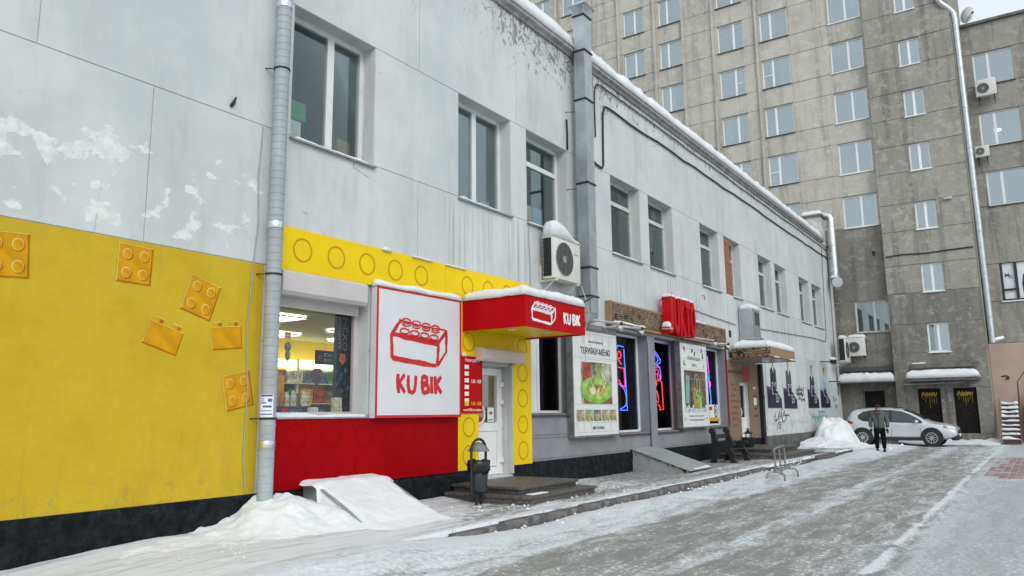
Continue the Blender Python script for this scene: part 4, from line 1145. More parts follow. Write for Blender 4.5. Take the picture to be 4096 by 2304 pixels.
# ---- snow bank by the mural and snow-buried cellar hatch
def lump(xs, ys, hfun, label, name='snow_bank'):
    X, Y = np.meshgrid(xs, ys, indexing='ij')
    return ob(name, grid_mesh(xs, ys, hfun(X, Y)), MATS['snow'], None, label, 'snow', None, 'stuff', smooth=True)
def bank1(X, Y):
    top = np.interp(Y, [2.0, 3.0, 3.6, 4.2, 4.63, 5.34, 5.74, 5.97, 6.16, 6.5, 6.9, 7.4, 8.2, 8.9, 9.6], [.03, .05, .075, .11, .17, .20, .27, .38, .48, .50, .42, .34, .24, .22, .12])
    wid = np.interp(Y, [2, 4, 5.4, 6.4, 7.2, 8.5, 9.6], [.9, 1.0, 1.1, 1.3, 1.35, .9, .6])
    base = .13 - .09 * (1 - sstep(Y, 3.2, 5.0))
    t = np.clip(X / wid, 0, 1)
    h = (top - base + .03) * (1 - sstep(t, .05, 1.0)) - .03
    h = h * (1 + 1.1 * fbm(X * 3, Y * 3, 4)) + .045 * fbm(X * 6, Y * 6, 4)
    peak = .03 * np.exp(-((X - .45) / .35) ** 2 - ((Y - 6.5) / .45) ** 2) + .13 * np.exp(-((X - .80) / .42) ** 2 - ((Y - 6.97) / .25) ** 2)
    return base + h + peak + .04 * fbm(X * 13, Y * 13, 3)
lump(np.arange(0.0, 1.75, .03), np.arange(2.2, 9.7, .03), bank1, 'bank of white snow drifted against the black plinth by the mural')
HT = thing('cellar_hatch', 'grey metal cellar hatch buried under snow beside the mural', 'hatch', (.6, 7.6, .13))
ob('side', MB().prism([(.04, .0), (1.25, .0), (1.25, .12), (.35, .56), (.04, .58)], 'y', 7.02, 7.06), MATS['galvanised'], HT)
ob('side', MB().prism([(.04, .0), (1.25, .0), (1.25, .12), (.35, .56), (.04, .58)], 'y', 8.28, 8.32), MATS['galvanised'], HT)
ob('cover', MB().raw([(.04, 7.0, .585), (.36, 7.0, .565), (1.3, 7.0, .12), (1.3, 8.34, .12), (.36, 8.34, .565), (.04, 8.34, .585), (.04, 7.0, .60), (.36, 7.0, .58), (1.3, 7.0, .135), (1.3, 8.34, .135), (.36, 8.34, .58), (.04, 8.34, .60)],
    [(6, 7, 10, 11), (7, 8, 9, 10), (0, 5, 4, 1), (1, 4, 3, 2), (0, 1, 7, 6), (1, 2, 8, 7), (2, 3, 9, 8), (3, 4, 10, 9), (4, 5, 11, 10), (5, 0, 6, 11)]), MATS['galvanised'], HT)
def hatch_snow(X, Y):
    top = np.interp(X, [0, .3, .75, 1.3, 1.75], [.665, .645, .42, .19, .10])
    d = np.minimum(Y - 6.95, 8.40 - Y)
    d = d + .05 * fbm(X * 4, Y * 4, 3)
    e = np.sqrt(np.clip(1 - (1 - np.clip(d / .16, 0, 1)) ** 2, 0, 1))
    under = np.where((X > .4) , .05, top - .07)
    return under + (top - under) * e + .035 * fbm(X * 4 + 2, Y * 4, 4) + .012 * fbm(X * 15, Y * 15, 2)
lump(np.arange(.02, 1.76, .035), np.arange(6.95, 8.42, .035), hatch_snow, 'smooth slope of snow covering the buried cellar hatch')

# ---- open metal cellar hatch further on
H2 = thing('cellar_hatch', 'rusty grey sheet metal cellar hatch sloping down from the wall below the pilaster', 'hatch', (.6, 17.7, .13))
def m_hatch():
    g = NT('hatch_paint'); P = g.pos('object')
    n = g.noise(3, P, 6, .7); q = g.noise(9, P, 6, .75)
    c = g.mix(g.smooth(n, .3, .7), (.30, .33, .34), (.42, .45, .46))
    c = g.mix(g.smooth(q, .60, .66), c, g.mix(g.smooth(g.noise(30, P), .3, .7), (.12, .05, .02), (.25, .12, .05)))
    MATS['hatch_paint'] = g.bsdf(c, .5, .2, None, .4)
m_hatch()
for y_ in (16.98, 18.34): ob('side', MB().prism([(.03, .05), (1.42, .05), (1.42, .17), (.03, .63)], 'y', y_, y_ + .02), MATS['hatch_paint'], H2)
ob('cover', MB().raw([(.02, 16.93, .64), (1.46, 16.93, .175), (1.46, 18.42, .175), (.02, 18.42, .64), (.02, 16.93, .66), (1.46, 16.93, .195), (1.46, 18.42, .195), (.02, 18.42, .66)],
    [(4, 5, 6, 7), (0, 3, 2, 1), (0, 1, 5, 4), (1, 2, 6, 5), (2, 3, 7, 6), (3, 0, 4, 7)]), MATS['hatch_paint'], H2)
rs = MB()
rg = random.Random(4)
for q in range(16):
    x = .45 + rg.random() * .95; zt = .655 - .323 * x
    rs.flat([(x - .03 * rg.random() - .01, zt), (x + .03, zt), (x + .012, zt - .05 - .1 * rg.random())], fy(16.977))
ob('rust', rs, simple('rust', (.20, .085, .035), .8, var=.4, scale=14), H2)
snow_cap('snow_strip', 1.25, 1.46, 17.3, 18.3, .20, .02, 'wet snow on the lower lip of the rusty hatch', .03, .06, 1.2, 5, .0)
# ------------------------------------------------------------------ air conditioner and square duct on the facade
def ac_unit(x0, x1, y0, y1, z0, z1, label, face='x', fan=(.38, .5), rad=.36, snow=0.0, bars=6, group=None, brackets=True):
    """outdoor unit; its fan looks along +x (face 'x') or -y (face 'y')"""
    T = thing('air_conditioner', label, 'air conditioner', ((x0 + x1) / 2, (y0 + y1) / 2, z0), group)
    ob('case', MB().bbox(x0, x1, y0, y1, z0, z1, .02), MATS['ac_white'], T, smooth=30)
    h = z1 - z0
    if face == 'x':
        cx_, cz = y0 + (y1 - y0) * fan[0], z0 + h * fan[1]; r = rad * h
        pt = lambda u, v, d: (x1 + d, u, v)
        coil = MB().box(x0 + .02, x1 - .05, y0 - .006, y0 + .01, z0 + .04, z1 - .04)
        slats = MB()
        for q in range(8): slats.box(x0 + .015, x1 - .045, y0 - .014, y0 - .004, z0 + .07 + q * (h - .12) / 8, z0 + .085 + q * (h - .12) / 8)
    else:
        cx_, cz = x0 + (x1 - x0) * fan[0], z0 + h * fan[1]; r = rad * h
        pt = lambda u, v, d: (u, y0 - d, v)
        coil = MB().box(x1 - .01, x1 + .006, y0 + .05, y1 - .02, z0 + .04, z1 - .04)
        slats = MB()
        for q in range(8): slats.box(x1 + .004, x1 + .014, y0 + .045, y1 - .015, z0 + .07 + q * (h - .12) / 8, z0 + .085 + q * (h - .12) / 8)
    ob('coil', coil, MATS['black'], T); ob('side_grille', slats, MATS['dark_steel'], T)
    n = 32
    ob('fan_opening', MB().ell(cx_, cz, r, r, lambda u, v: pt(u, v, .004), n), simple('fan_dark', (.035, .034, .032), .6), T)
    gr = MB()
    gr.ring((cx_, cz), r, .014, lambda u, v: pt(u, v, .014), n)
    for q in range(-bars, bars + 1):
        d = q / (bars + .5) * r; hh = math.sqrt(max(r * r - d * d, 0))
        gr.stroke([(cx_ + d, cz - hh), (cx_ + d, cz + hh)], .006, lambda u, v: pt(u, v, .012))
    ob('fan_guard', gr, MATS['lamp_steel'], T)
    ob('fan_hub', MB().ell(cx_, cz, r * .22, r * .22, lambda u, v: pt(u, v, .008), 20), MATS['tin'], T)
    if brackets:
        bm_at = MATS['ac_white'] if face == 'x' else MATS['dark_steel']
        if face == 'x':
            for y_ in (y0 + .12, y1 - .12):
                br = MB()
                br.box(.0, x1 + .02, y_ - .02, y_ + .02, z0 - .045, z0 - .005); br.box(.0, .03, y_ - .025, y_ + .025, z0 - .05, z0 + .3)
                br.tube([(.01, y_, z0 - .28), (x1 - .08, y_, z0 - .05)], .014, 6); ob('bracket', br, bm_at, T)
        else:
            for x_ in (x0 + .12, x1 - .12):
                br = MB()
                br.box(x_ - .02, x_ + .02, y0 - .02, y1 + .3, z0 - .045, z0 - .005)
                br.tube([(x_, y1 + .28, z0 - .3), (x_, y0 + .08, z0 - .05)], .014, 6); ob('bracket', br, bm_at, T)
    return T
A1 = ac_unit(.13, .39, 12.93, 14.03, 4.19, 5.06, 'white air conditioner with tall snow hump above the red awning', 'x', (.40, .50), .40)
lg = MB(); lg.ring((13.84, 4.86), .025, .008, fx(.394), 14); lg.rect(13.77, 13.92, 4.775, 4.80, fx(.394)); ob('logo', lg, simple('logo_grey', (.3, .3, .3), .6), A1)
snow_cap('snow_cap', .13, .40, 12.93, 14.03, 5.055, .30, 'tall hump of snow on the air conditioner above the awning', .035, .09, .2, 21, .01, prof=lambda X, Y: .22 + .85 * np.exp(-((Y - 13.20) / .50) ** 4))
ob('antenna_bar', MB().tube([(.05, 13.6, 3.62), (.5, 13.6, 3.66), (.5, 14.35, 3.95)], .016, 6).tube([(.5, 13.6, 3.6), (.5, 13.6, 3.86)], .022, 6), MATS['dark_steel'], None, 'black metal arm sticking out above the red awning', 'bracket')
for k, (pts, l) in enumerate((([(.42, 14.0, 4.15), (.45, 14.1, 3.9), (.45, 14.25, 3.6), (.3, 14.3, 3.2), (.2, 14.35, 2.9)], 'white cable hanging from the air conditioner past the duct'),
                              ([(.3, 13.7, 3.7), (.38, 13.95, 3.55), (.40, 14.1, 3.3), (.35, 14.2, 2.8), (.2, 14.5, 2.6)], 'second white cable looping down over the food poster'))):
    ob('cable', MB().tube(pts, .008, 6), MATS['ac_white'], None, l, 'cable')
VD = thing('ventilation_duct', 'tall square grey ventilation duct running up past the eave with a cowl', 'duct', (.3, 14.54, 3.45))
vx0, vx1, vy0, vy1 = .17, .437, 14.366, 14.705
cuts = [3.62, 3.99, 4.62, 6.52, 8.47, 9.64, 10.50]
for a, b in zip(cuts[:-1], cuts[1:]):
    ob('section', MB().box(vx0, vx1, vy0, vy1, a + .003, b - .003), MATS['galvanised'], VD)
for z_ in cuts[1:]:
    fl = MB(); e = .022
    fl.box(vx0 - e, vx1 + e, vy0 - e, vy0 - .001, z_ - .018, z_ + .018); fl.box(vx0 - e, vx1 + e, vy1 + .001, vy1 + e, z_ - .018, z_ + .018)
    fl.box(vx0 - e, vx0 - .001, vy0, vy1, z_ - .017, z_ + .017); fl.box(vx1 + .001, vx1 + e, vy0, vy1, z_ - .017, z_ + .017)
    ob('flange', fl, MATS['dark_steel'], VD)
ob('elbow', MB().prism([(.0, 3.38), (.02, 3.38), (vx1 - .05, 3.46), (vx1, 3.615), (vx0, 3.615), (.0, 3.60)], 'y', vy0, vy1), MATS['galvanised'], VD)
cw = MB(); cxm, cym = (vx0 + vx1) / 2, (vy0 + vy1) / 2
hw, hl = .24, .28
cw.raw([(cxm - hw, cym - hl, 10.72), (cxm + hw, cym - hl, 10.72), (cxm + hw, cym + hl, 10.72), (cxm - hw, cym + hl, 10.72), (cxm - .06, cym - .06, 10.90), (cxm + .06, cym - .06, 10.90), (cxm + .06, cym + .06, 10.90), (cxm - .06, cym + .06, 10.90)],
       [(0, 3, 2, 1), (4, 5, 6, 7), (0, 1, 5, 4), (1, 2, 6, 5), (2, 3, 7, 6), (3, 0, 4, 7)])
for sx_ in (-1, 1):
    for sy_ in (-1, 1): cw.tube([(cxm + sx_ * .12, cym + sy_ * .15, 10.50), (cxm + sx_ * .19, cym + sy_ * .23, 10.73)], .012, 6)
ob('cowl', cw, MATS['galvanised'], VD)
st = MB()
for z_ in (9.4, 8.2, 6.4): st.tube([(0, 14.2, z_ - .02), (.17, 14.36, z_)], .008, 6)
ob('stay', st, MATS['dark_steel'], VD)

# cables along the top of the wall
def cable(pts, r, label, mat='cable', sag=.0): return ob('cable', MB().tube(pts, r, 7), MATS[mat], None, label, 'cable', smooth=True)
x_ = .035
rc = random.Random(5)
def wavy(y0, z0, y1, z1, n=26, a=.02): return [(x_, y0 + (y1 - y0) * i / n, z0 + (z1 - z0) * i / n + rc.uniform(-a, a)) for i in range(n + 1)]
cable([(x_, 15.56, 8.0), (x_, 15.55, 8.6), (x_, 15.57, 9.15), (x_, 15.68, 9.38), (x_, 15.9, 9.43)] + wavy(16.2, 9.42, 40.0, 9.44), .017, 'upper black cable clipped along the wall just under the eave')
cable([(x_, 15.2, 7.42), (x_, 15.55, 7.33), (x_, 15.85, 7.30), (x_, 15.93, 7.40), (x_, 15.95, 8.0), (x_, 15.98, 8.75), (x_, 16.10, 8.95), (x_, 16.3, 8.97)] + wavy(16.6, 8.95, 40.2, 9.02, 26, .03), .024, 'lower black cable with a long hooked end along the upper wall')
cable([(x_, 14.20, 8.0), (x_, 14.22, 7.7), (x_, 14.21, 7.3)], .02, 'short black cable end left of the square duct')
cable([(.02, 19.0, 4.45), (.03, 19.3, 4.62), (.03, 19.8, 4.62), (.03, 20.6, 4.50), (.03, 22.5, 4.42), (.03, 25.2, 4.35)], .011, 'thin cable looping over the red letters to the vent box')
cable([(.03, 27.0, 4.42), (.03, 30, 4.52), (.03, 33, 4.62), (.03, 36, 4.72), (.03, 38.2, 4.72), (.03, 38.45, 5.0), (.03, 38.6, 7.0), (.03, 38.9, 9.3)], .012, 'thin cable along the far wall turning up to the roof')
cable([(.03, 40.1, 9.3), (.03, 40.1, 7.0), (.03, 40.05, 5.2), (.03, 40.1, 3.0), (.03, 40.1, 2.2)], .012, 'thin black cable down the far corner of the grey building')
cable([(.02, 12.62, 5.3), (.025, 12.60, 4.9), (.025, 12.64, 4.4), (.025, 12.63, 3.6)], .010, 'thin grey cable down from the third upper window', 'cable_grey')
ob('wall_hook', MB().tube([(0, 22.25, 4.98), (.06, 22.27, 4.98), (.07, 22.30, 4.93), (.06, 22.28, 4.86)], .012, 6), MATS['dark_steel'], None, 'small black hook in the wall above the tribal sign', 'hook')
ob('vent_hole', MB().box(.0, .012, 24.50, 24.72, 3.90, 4.12), MATS['black'], None, 'small square vent hole in the wall beside the vent box', 'vent')

# ------------------------------------------------------------------ window right of the shop
KW = window(12.62, 14.22, 1.50, 3.36, -.25, .06, [(13.30, .09)], [], 'pvc_clean', 'pane_dark', B, True, .07, 'sill_dark')
ob('blank_panel', MB().box(-.285, -.272, 12.68, 13.26, 1.56, 3.30), MATS['pvc_clean'], KW)

# ------------------------------------------------------------------ cafe windows with neon
NEON_B = emit('neon_blue', (.06, .16, 1.0), 14, (.2, .3, .9)); NEON_R = emit('neon_red', (1.0, .045, .05), 12, (.9, .2, .2)); NEON_P = emit('neon_pink', (1.0, .03, .18), 11, (.9, .2, .3))
for (a, b, c, d) in GR[3:6]:
    window(a, b, c, d, -.25, .06, [], [], 'pvc_clean', 'pane_dark', B, True, .07, 'sill_dark')
def neon(label, y, parts):
    N_ = thing('neon_sign', label, 'neon sign', (-.42, y, 1.55))
    for nm, m, pts in parts: ob(nm, MB().tube([(-.42, p[0], p[1]) for p in pts], .0105, 7), m, N_, smooth=True)
def curve(pts, n=6):
    out = []
    P_ = [pts[0]] + list(pts) + [pts[-1]]
    for i in range(1, len(P_) - 2):
        p0, p1, p2, p3 = P_[i - 1], P_[i], P_[i + 1], P_[i + 2]
        for k in range(n):
            t = k / n
            out.append(tuple(.5 * ((2 * p1[j]) + (-p0[j] + p2[j]) * t + (2 * p0[j] - 5 * p1[j] + 4 * p2[j] - p3[j]) * t * t + (-p0[j] + 3 * p1[j] - 3 * p2[j] + p3[j]) * t ** 3) for j in (0, 1)))
    out.append(pts[-1]); return out
# pixel sketches of the tubes turned into metres on each pane
def sk(u0, u1, v0, v1, y0, y1, z0, z1):
    return lambda pts: [(y0 + (y1 - y0) * (u - u0) / (u1 - u0), z1 + (z0 - z1) * (v - v0) / (v1 - v0)) for u, v in pts]
s1 = sk(630, 750, 250, 1075, 17.24, 17.72, 1.56, 3.17)
neon('neon sign with red ladle and blue bottle outline in the first cafe window', 17.45, [
    ('blue_tube', NEON_B, s1([(625, 300), (640, 252), (724, 262)])), ('blue_tube', NEON_B, s1([(726, 290), (738, 650), (745, 980)])),
    ('red_tube', NEON_R, curve(s1([(632, 415), (668, 415), (682, 370), (665, 325), (640, 345), (632, 400), (655, 450), (682, 488)]))),
    ('red_tube', NEON_P, s1([(636, 532), (720, 540), (726, 780)])), ('red_tube', NEON_P, curve(s1([(726, 780), (680, 755), (640, 690)]))),
    ('blue_tube', NEON_B, curve(s1([(640, 740), (700, 790), (730, 850), (740, 960), (720, 1020), (650, 1058)]))), ('blue_tube', NEON_B, s1([(742, 990), (752, 1075), (652, 1072)]))])
s2 = sk(70, 210, 240, 1140, 19.48, 19.96, 1.57, 3.16)
neon('neon sign with blue cap and red cup outline in the second cafe window', 19.7, [
    ('blue_tube', NEON_B, curve(s2([(85, 245), (150, 310), (185, 380), (170, 420), (100, 455), (145, 466)]))), ('blue_tube', NEON_B, curve(s2([(78, 275), (125, 330), (140, 380), (110, 420), (72, 450)]))),
    ('blue_tube', NEON_B, curve(s2([(160, 485), (182, 560), (185, 640), (175, 675), (165, 670)]))),
    ('pink_tube', NEON_P, curve(s2([(75, 500), (120, 485), (172, 478)]))), ('pink_tube', NEON_P, curve(s2([(78, 540), (115, 520), (140, 555), (110, 600), (80, 590)]))), ('pink_tube', NEON_P, curve(s2([(130, 580), (120, 640), (128, 672), (170, 655), (160, 590)]))),
    ('red_tube', NEON_R, s2([(90, 690), (196, 702), (212, 1138), (135, 1138), (150, 1120), (138, 1075), (105, 1065)])), ('red_tube', NEON_R, curve(s2([(92, 850), (110, 900), (120, 980), (108, 1028), (98, 1020)]))), ('red_tube', NEON_R, curve(s2([(88, 705), (100, 740), (90, 775)])))])
s3 = sk(865, 935, 310, 1070, 23.47, 23.72, 1.71, 3.26)
neon('narrow neon sign with crossed blue tubes in the third cafe window', 23.6, [
    ('blue_tube', NEON_B, s3([(866, 318), (895, 320), (912, 600), (918, 700), (935, 1065)])), ('pink_tube', NEON_P, s3([(880, 345), (892, 348), (905, 560), (890, 570)])),
    ('blue_tube', NEON_B, s3([(888, 620), (905, 760), (930, 980), (912, 1045)])), ('pink_tube', NEON_P, curve(s3([(895, 715), (930, 712), (938, 760), (925, 795), (900, 795)])))])
CS = thing('cafe_notice', 'white and yellow round emblem notice in the third cafe window', 'notice', (-.24, 23.4, 1.2))
ob('sheet', MB().box(-.236, -.232, 22.98, 23.78, 1.22, 1.72), MATS['paint_white'], CS)
cn = MB(); cn.ring((23.55, 1.52), .13, .05, fx(-.230), 24, .17); ob('emblem', cn, MATS['ink'], CS)
ob('emblem_center', MB().ell(23.55, 1.52, .05, .09, fx(-.230), 16), MATS['ink'], CS)
ob('band', MB().rect(22.98, 23.78, 1.22, 1.33, fx(-.230)), simple('band_yellow', (.65, .38, .03), .5), CS)
ob('red_text', MB().rect(23.0, 23.25, 1.55, 1.66, fx(-.230)), MATS['paint_red'], CS)
# pilaster between the windows with a joint, conduit
ob('pilaster', MB().box(.0, .035, 18.12, 18.50, .60, 3.45), MATS['facade_paint'], B)
ob('conduit', MB().tube([(.03, 17.3, 3.50), (.05, 17.8, 3.50), (.05, 18.02, 3.42), (.045, 18.08, 3.2), (.045, 18.085, .62)], .017, 7), MATS['cable_grey'], None, 'grey conduit bending down beside the narrow pilaster', 'pipe', smooth=True)

# ------------------------------------------------------------------ food posters
def poster(label, y0, y1, z0, z1):
    T = thing('poster_board', label, 'poster', (.07, (y0 + y1) / 2, z0))
    fm = MB()
    for (a, b, c, d) in ((y0 - .04, y0, z0 - .04, z1 + .04), (y1, y1 + .04, z0 - .04, z1 + .04), (y0, y1, z0 - .04, z0), (y0, y1, z1, z1 + .04)): fm.box(.0, .145, a, b, c, d)
    ob('frame', fm, simple('poster_frame', (.20, .20, .20), .5, metal=.4, var=.25), T)
    ob('sheet', MB().box(.02, .150, y0, y1, z0, z1), simple('poster_sheet', (.74, .75, .74), .5, var=.03, scale=2), T)
    return T
PO = poster('white TERIYAKI menu poster with a green bowl of noodles', 14.05, 16.06, 1.03, 3.27)
f1, f2, f3, f4 = fx(.152), fx(.1535), fx(.155), fx(.1565)
wl = MB()
for a in np.arange(14.15, 16.0, .31): wl.stroke([(a, 1.08), (a, 1.30)], .008, f1); wl.stroke([(a, 2.70), (a, 3.22)], .008, f1)
for a in np.arange(14.1, 15.8, .30): wl.stroke([(a, 3.2), (a + .26, 2.72)], .006, f1); wl.stroke([(a, 1.34), (a + .15, 1.1)], .006, f1)
for z_ in (1.10, 1.30, 1.68, 2.66, 2.70, 3.22): wl.stroke([(14.08, z_), (16.03, z_)], .008, f1)
ob('plank_lines', wl, simple('line_grey', (.48, .49, .49), .6), PO)
ph = ob('photo', MB().rect(14.36, 15.78, 1.70, 2.60, f2), simple('photo_bg', (.30, .33, .24), .5, var=.8, scale=3), PO)
ob('glass_red', MB().rect(14.42, 14.82, 1.95, 2.58, f3), simple('ph_red', (.33, .07, .035), .5, var=.5, scale=8), ph)
ob('bottle_green', MB().rect(15.10, 15.28, 2.1, 2.58, f3), simple('ph_lime', (.32, .36, .05), .5, var=.5, scale=8), ph)
ob('cloth', MB().rect(15.30, 15.52, 2.1, 2.58, f3), simple('ph_pale', (.45, .50, .42), .5, var=.4, scale=8), ph)
ob('table', MB().rect(14.45, 15.78, 1.70, 1.85, f3), simple('ph_brown', (.22, .09, .04), .5, var=.4, scale=8), ph)
bw = ob('bowl', MB().ell(15.04, 2.00, .72, .29, f4, 40), simple('ph_green', (.25, .48, .06), .45, var=.25, scale=4), ph)
ob('bowl', MB().ell(15.04, 2.03, .62, .235, fx(.158), 40), simple('ph_green2', (.38, .55, .12), .45, var=.3, scale=5), ph)
fd = MB(); fc = MB(); fe = MB(); ff = MB()
rp = random.Random(2)
for q in range(26):
    c_ = (15.04 + rp.uniform(-.42, .42), 2.05 + rp.uniform(-.13, .13)); 
    [fd, fc, fe, ff][q % 4].flat(rot2(c_, rp.uniform(0, 180), [(-.10, -.03), (.0, -.045), (.10, -.02), (.08, .035), (-.06, .04)]), fx(.1595 + q * .0001))
for mm, c_, nm in ((fd, (.30, .13, .07), 'meat'), (fc, (.62, .50, .24), 'noodles'), (fe, (.68, .28, .14), 'shrimp'), (ff, (.12, .30, .05), 'greens')): ob(nm, mm, simple('ph_' + nm, c_, .5, var=.3, scale=12), ph)
ob('lemon', MB().ell(14.86, 1.98, .13, .085, fx(.1635), 20), simple('ph_lemon', (.75, .68, .42), .5), ph)
for q in range(5):
    a = 14.13 + q * .372
    t_ = ob('small_photo', MB().rect(a, a + .34, 1.33, 1.57, f2), simple('th%d' % (q % 3), [(.36, .34, .26), (.30, .34, .18), (.16, .18, .14)][q % 3], .5, var=.6, scale=10), PO)
    ob('dish', MB().ell(a + .17, 1.42, .14, .075, f3, 20), simple('thg%d' % (q % 2), [(.34, .42, .10), (.42, .30, .12)][(q + 1) % 2], .5, var=.6, scale=14), t_)
    ob('food', MB().ell(a + .17, 1.445, .085, .045, f4, 14), simple('thf', (.42, .34, .20), .5, var=.7, scale=25), t_)
lt = MB(); text(lt, 'ТЕРИЯКИ-МЕНЮ', 14.36, 15.74, 2.765, 2.915, f2, .02); text(lt, 'ЯРКИЕ ВОСТОЧНЫЕ ВКУСЫ', 14.72, 15.40, 3.02, 3.065, f2, .02); text(lt, 'МЯСО И ЛАПША', 14.83, 15.35, 1.15, 1.215, f2, .03)
ob('lettering', lt, MATS['ink'], PO)
PM = poster('white poster with green mint drinks in tall bottles', 19.94, 21.93, 1.10, 3.39)
wl = MB()
for z_ in np.arange(1.3, 3.4, .28): wl.stroke([(19.97, z_), (21.90, z_)], .007, f1)
ob('plank_lines', wl, MATS['line_grey'], PM)
ph = ob('photo', MB().rect(20.13, 21.75, 1.50, 2.65, f2), simple('ph_dark', (.13, .085, .06), .5, var=.6, scale=2), PM)
ob('table', MB().rect(20.13, 21.75, 1.50, 1.70, f3), simple('ph_table', (.55, .60, .60), .5, var=.3, scale=8), ph)
ob('green_sheet', MB().flat([(20.16, 1.75), (20.42, 1.72), (20.52, 2.48), (20.26, 2.52)], f3), simple('ph_mintgreen', (.20, .42, .30), .5), ph)
simple('ph_glass', (.42, .46, .42), .3, var=.5, scale=7)
for (c_, w_, z0_, z1_, m_) in ((20.55, .10, 1.62, 2.40, (.07, .03, .035)), (20.86, .12, 1.60, 2.20, (.38, .27, .08)), (21.05, .12, 1.60, 2.45, (.28, .36, .06)), (21.27, .12, 1.60, 2.15, (.36, .48, .10)), (21.50, .13, 1.62, 2.42, (.14, .10, .05))):
    k = 'ph_b%.2f' % c_
    ob('bottle', MB().flat([(c_ - w_, z0_), (c_ + w_, z0_), (c_ + w_, z0_ + .36), (c_ + w_ * .35, z0_ + .55), (c_ + w_ * .3, z1_), (c_ - w_ * .3, z1_), (c_ - w_ * .35, z0_ + .55), (c_ - w_, z0_ + .36)], f4), simple(k, m_, .35, var=.4, scale=9), ph)
hl = MB()
for c_ in (20.50, 20.82, 21.0, 21.22, 21.46): hl.stroke([(c_, 1.72), (c_ + .01, 1.95), (c_ - .02, 2.2)], [.01, .02, .008], fx(.158))
hl.ring((21.05, 2.30), .20, .03, fx(.1578), 24, .24); ob('highlight', hl, MATS['ph_glass'], ph)
lv = MB()
for (cy_, cz_, n_) in ((20.3, 1.62, 9), (21.02, 1.98, 6), (21.3, 2.05, 6), (21.6, 2.1, 6)):
    for q in range(n_): lv.flat(rot2((cy_ + rp.uniform(-.12, .12), cz_ + rp.uniform(-.10, .10)), rp.uniform(0, 180), [(-.05, 0), (0, -.022), (.05, 0), (0, .022)]), fx(.1600 + q * .0001))
for (cy_, cz_) in ((20.2, 3.24), (20.8, 3.24), (20.95, 3.14), (21.55, 3.20), (21.62, 3.1), (20.18, 2.86)):
    for q in range(4): lv.flat(rot2((cy_ + rp.uniform(-.05, .05), cz_ + rp.uniform(-.07, .07)), rp.uniform(40, 140), [(-.06, 0), (0, -.025), (.06, 0), (0, .025)]), fx(.1600 + q * .0001))
ob('mint_leaves', lv, simple('ph_leaf', (.05, .14, .05), .5, var=.4, scale=14), PM)
lt = MB(); text(lt, 'ОСВЕЖАЮЩАЯ', 20.42, 21.38, 2.93, 3.04, f2, .01); text(lt, 'МЯТА', 20.75, 21.10, 2.755, 2.85, f2, .01); text(lt, 'Коктейли, салаты и десерты', 20.36, 21.50, 1.36, 1.42, f2, .01); text(lt, 'с мятой и свежим базиликом', 20.36, 21.50, 1.26, 1.32, f2, .01)
ob('lettering', lt, simple('ink_green', (.04, .10, .075), .6), PM)
dt = MB(); dt.ell(21.66, 2.80, .06, .075, f2, 16); dt.ell(20.12, 1.32, .04, .05, f2, 14); dt.ell(21.74, 1.32, .04, .05, f2, 14); ob('lime_slice', dt, simple('ph_lime2', (.42, .45, .18), .5), PM)

# ------------------------------------------------------------------ tribal fascia with red letters
def m_tribal(name, base, dark, sc):
    g = NT(name); P = g.pos('object')
    v = g.scaled((1, 1, 1), P)
    vo = g.n('ShaderNodeTexVoronoi'); vo.distance = 'CHEBYCHEV'; g.put(vo.inputs['Vector'], v); vo.inputs['Scale'].default_value = sc * .85; vo.inputs['Randomness'].default_value = .75
    sepc = g.xyz(vo.outputs['Color'])
    X = g.xyz(v)
    wob = g.mul(g.sub(g.noise(sc * .9, v, 3), .5), 1.6)
    def stripes(a, b):
        u = g.add(g.add(g.mul(X[1], a * sc), g.mul(X[2], b * sc)), wob)
        return g.math('FRACT', u)
    u1 = stripes(2.6, .3); u2 = stripes(.3, 2.8); u3 = g.math('FRACT', g.add(g.mul(vo.outputs['Distance'], 4.2), wob))
    pick = g.mix(g.math('GREATER_THAN', sepc[0], .40), g.mix(g.math('GREATER_THAN', sepc[1], .5), u1, u2), u3)
    k = g.math('GREATER_THAN', pick, .56)
    ed = g.math('LESS_THAN', g.noise(sc * .8, v, 2), .40)
    k = g.math('MAXIMUM', g.mul(k, .95), g.mul(ed, .8))
    b = g.mix(g.smooth(g.noise(2.5, v, 5), .35, .7), base, tuple(q * 1.25 for q in base))
    MATS[name] = g.bsdf(g.mix(k, b, dark), .55, 0, None, .35)
m_tribal('tribal_print', (.25, .185, .11), (.016, .012, .008), 6.5)
TF = thing('fascia_sign', 'long brown tribal patterned fascia board over the cafe windows', 'sign', (.1, 19.7, 3.5))
fy0, fy1, fz0, fz1, fxx = 15.86, 23.72, 3.56, 4.06, .15
ob('board', MB().box(.03, fxx, fy0 + .06, fy1 - .06, fz0 + .04, fz1 - .03), MATS['tribal_print'], TF)
rm_ = MB(); rm_.box(.02, fxx + .015, fy0 + .025, fy0 + .06, fz0, fz1); rm_.box(.02, fxx + .015, fy1 - .06, fy1 - .025, fz0, fz1); rm_.box(.001, .05, 23.985, 24.025, 1.1, fz0 + .1); rm_.box(.02, fxx + .015, fy0 + .06, fy1 - .06, fz0 + .01, fz0 + .04)
ob('red_trim', rm_, simple('trim_red', (.22, .03, .028), .5), TF)
rm_ = MB(); rm_.box(.0, fxx + .01, fy0 - .02, fy0 + .024, fz0 - .03, fz1 + .03); rm_.box(.0, fxx + .01, fy1 - .024, fy1 + .02, fz0 - .03, fz1 + .02); rm_.box(.0, fxx + .012, fy0 + .024, fy1 - .024, fz0 - .05, fz0 + .009); rm_.box(.0, fxx + .012, fy0 + .024, fy1 - .024, fz1 - .029, fz1 + .02)
ob('brown_trim', rm_, MATS['sign_brown'], TF)
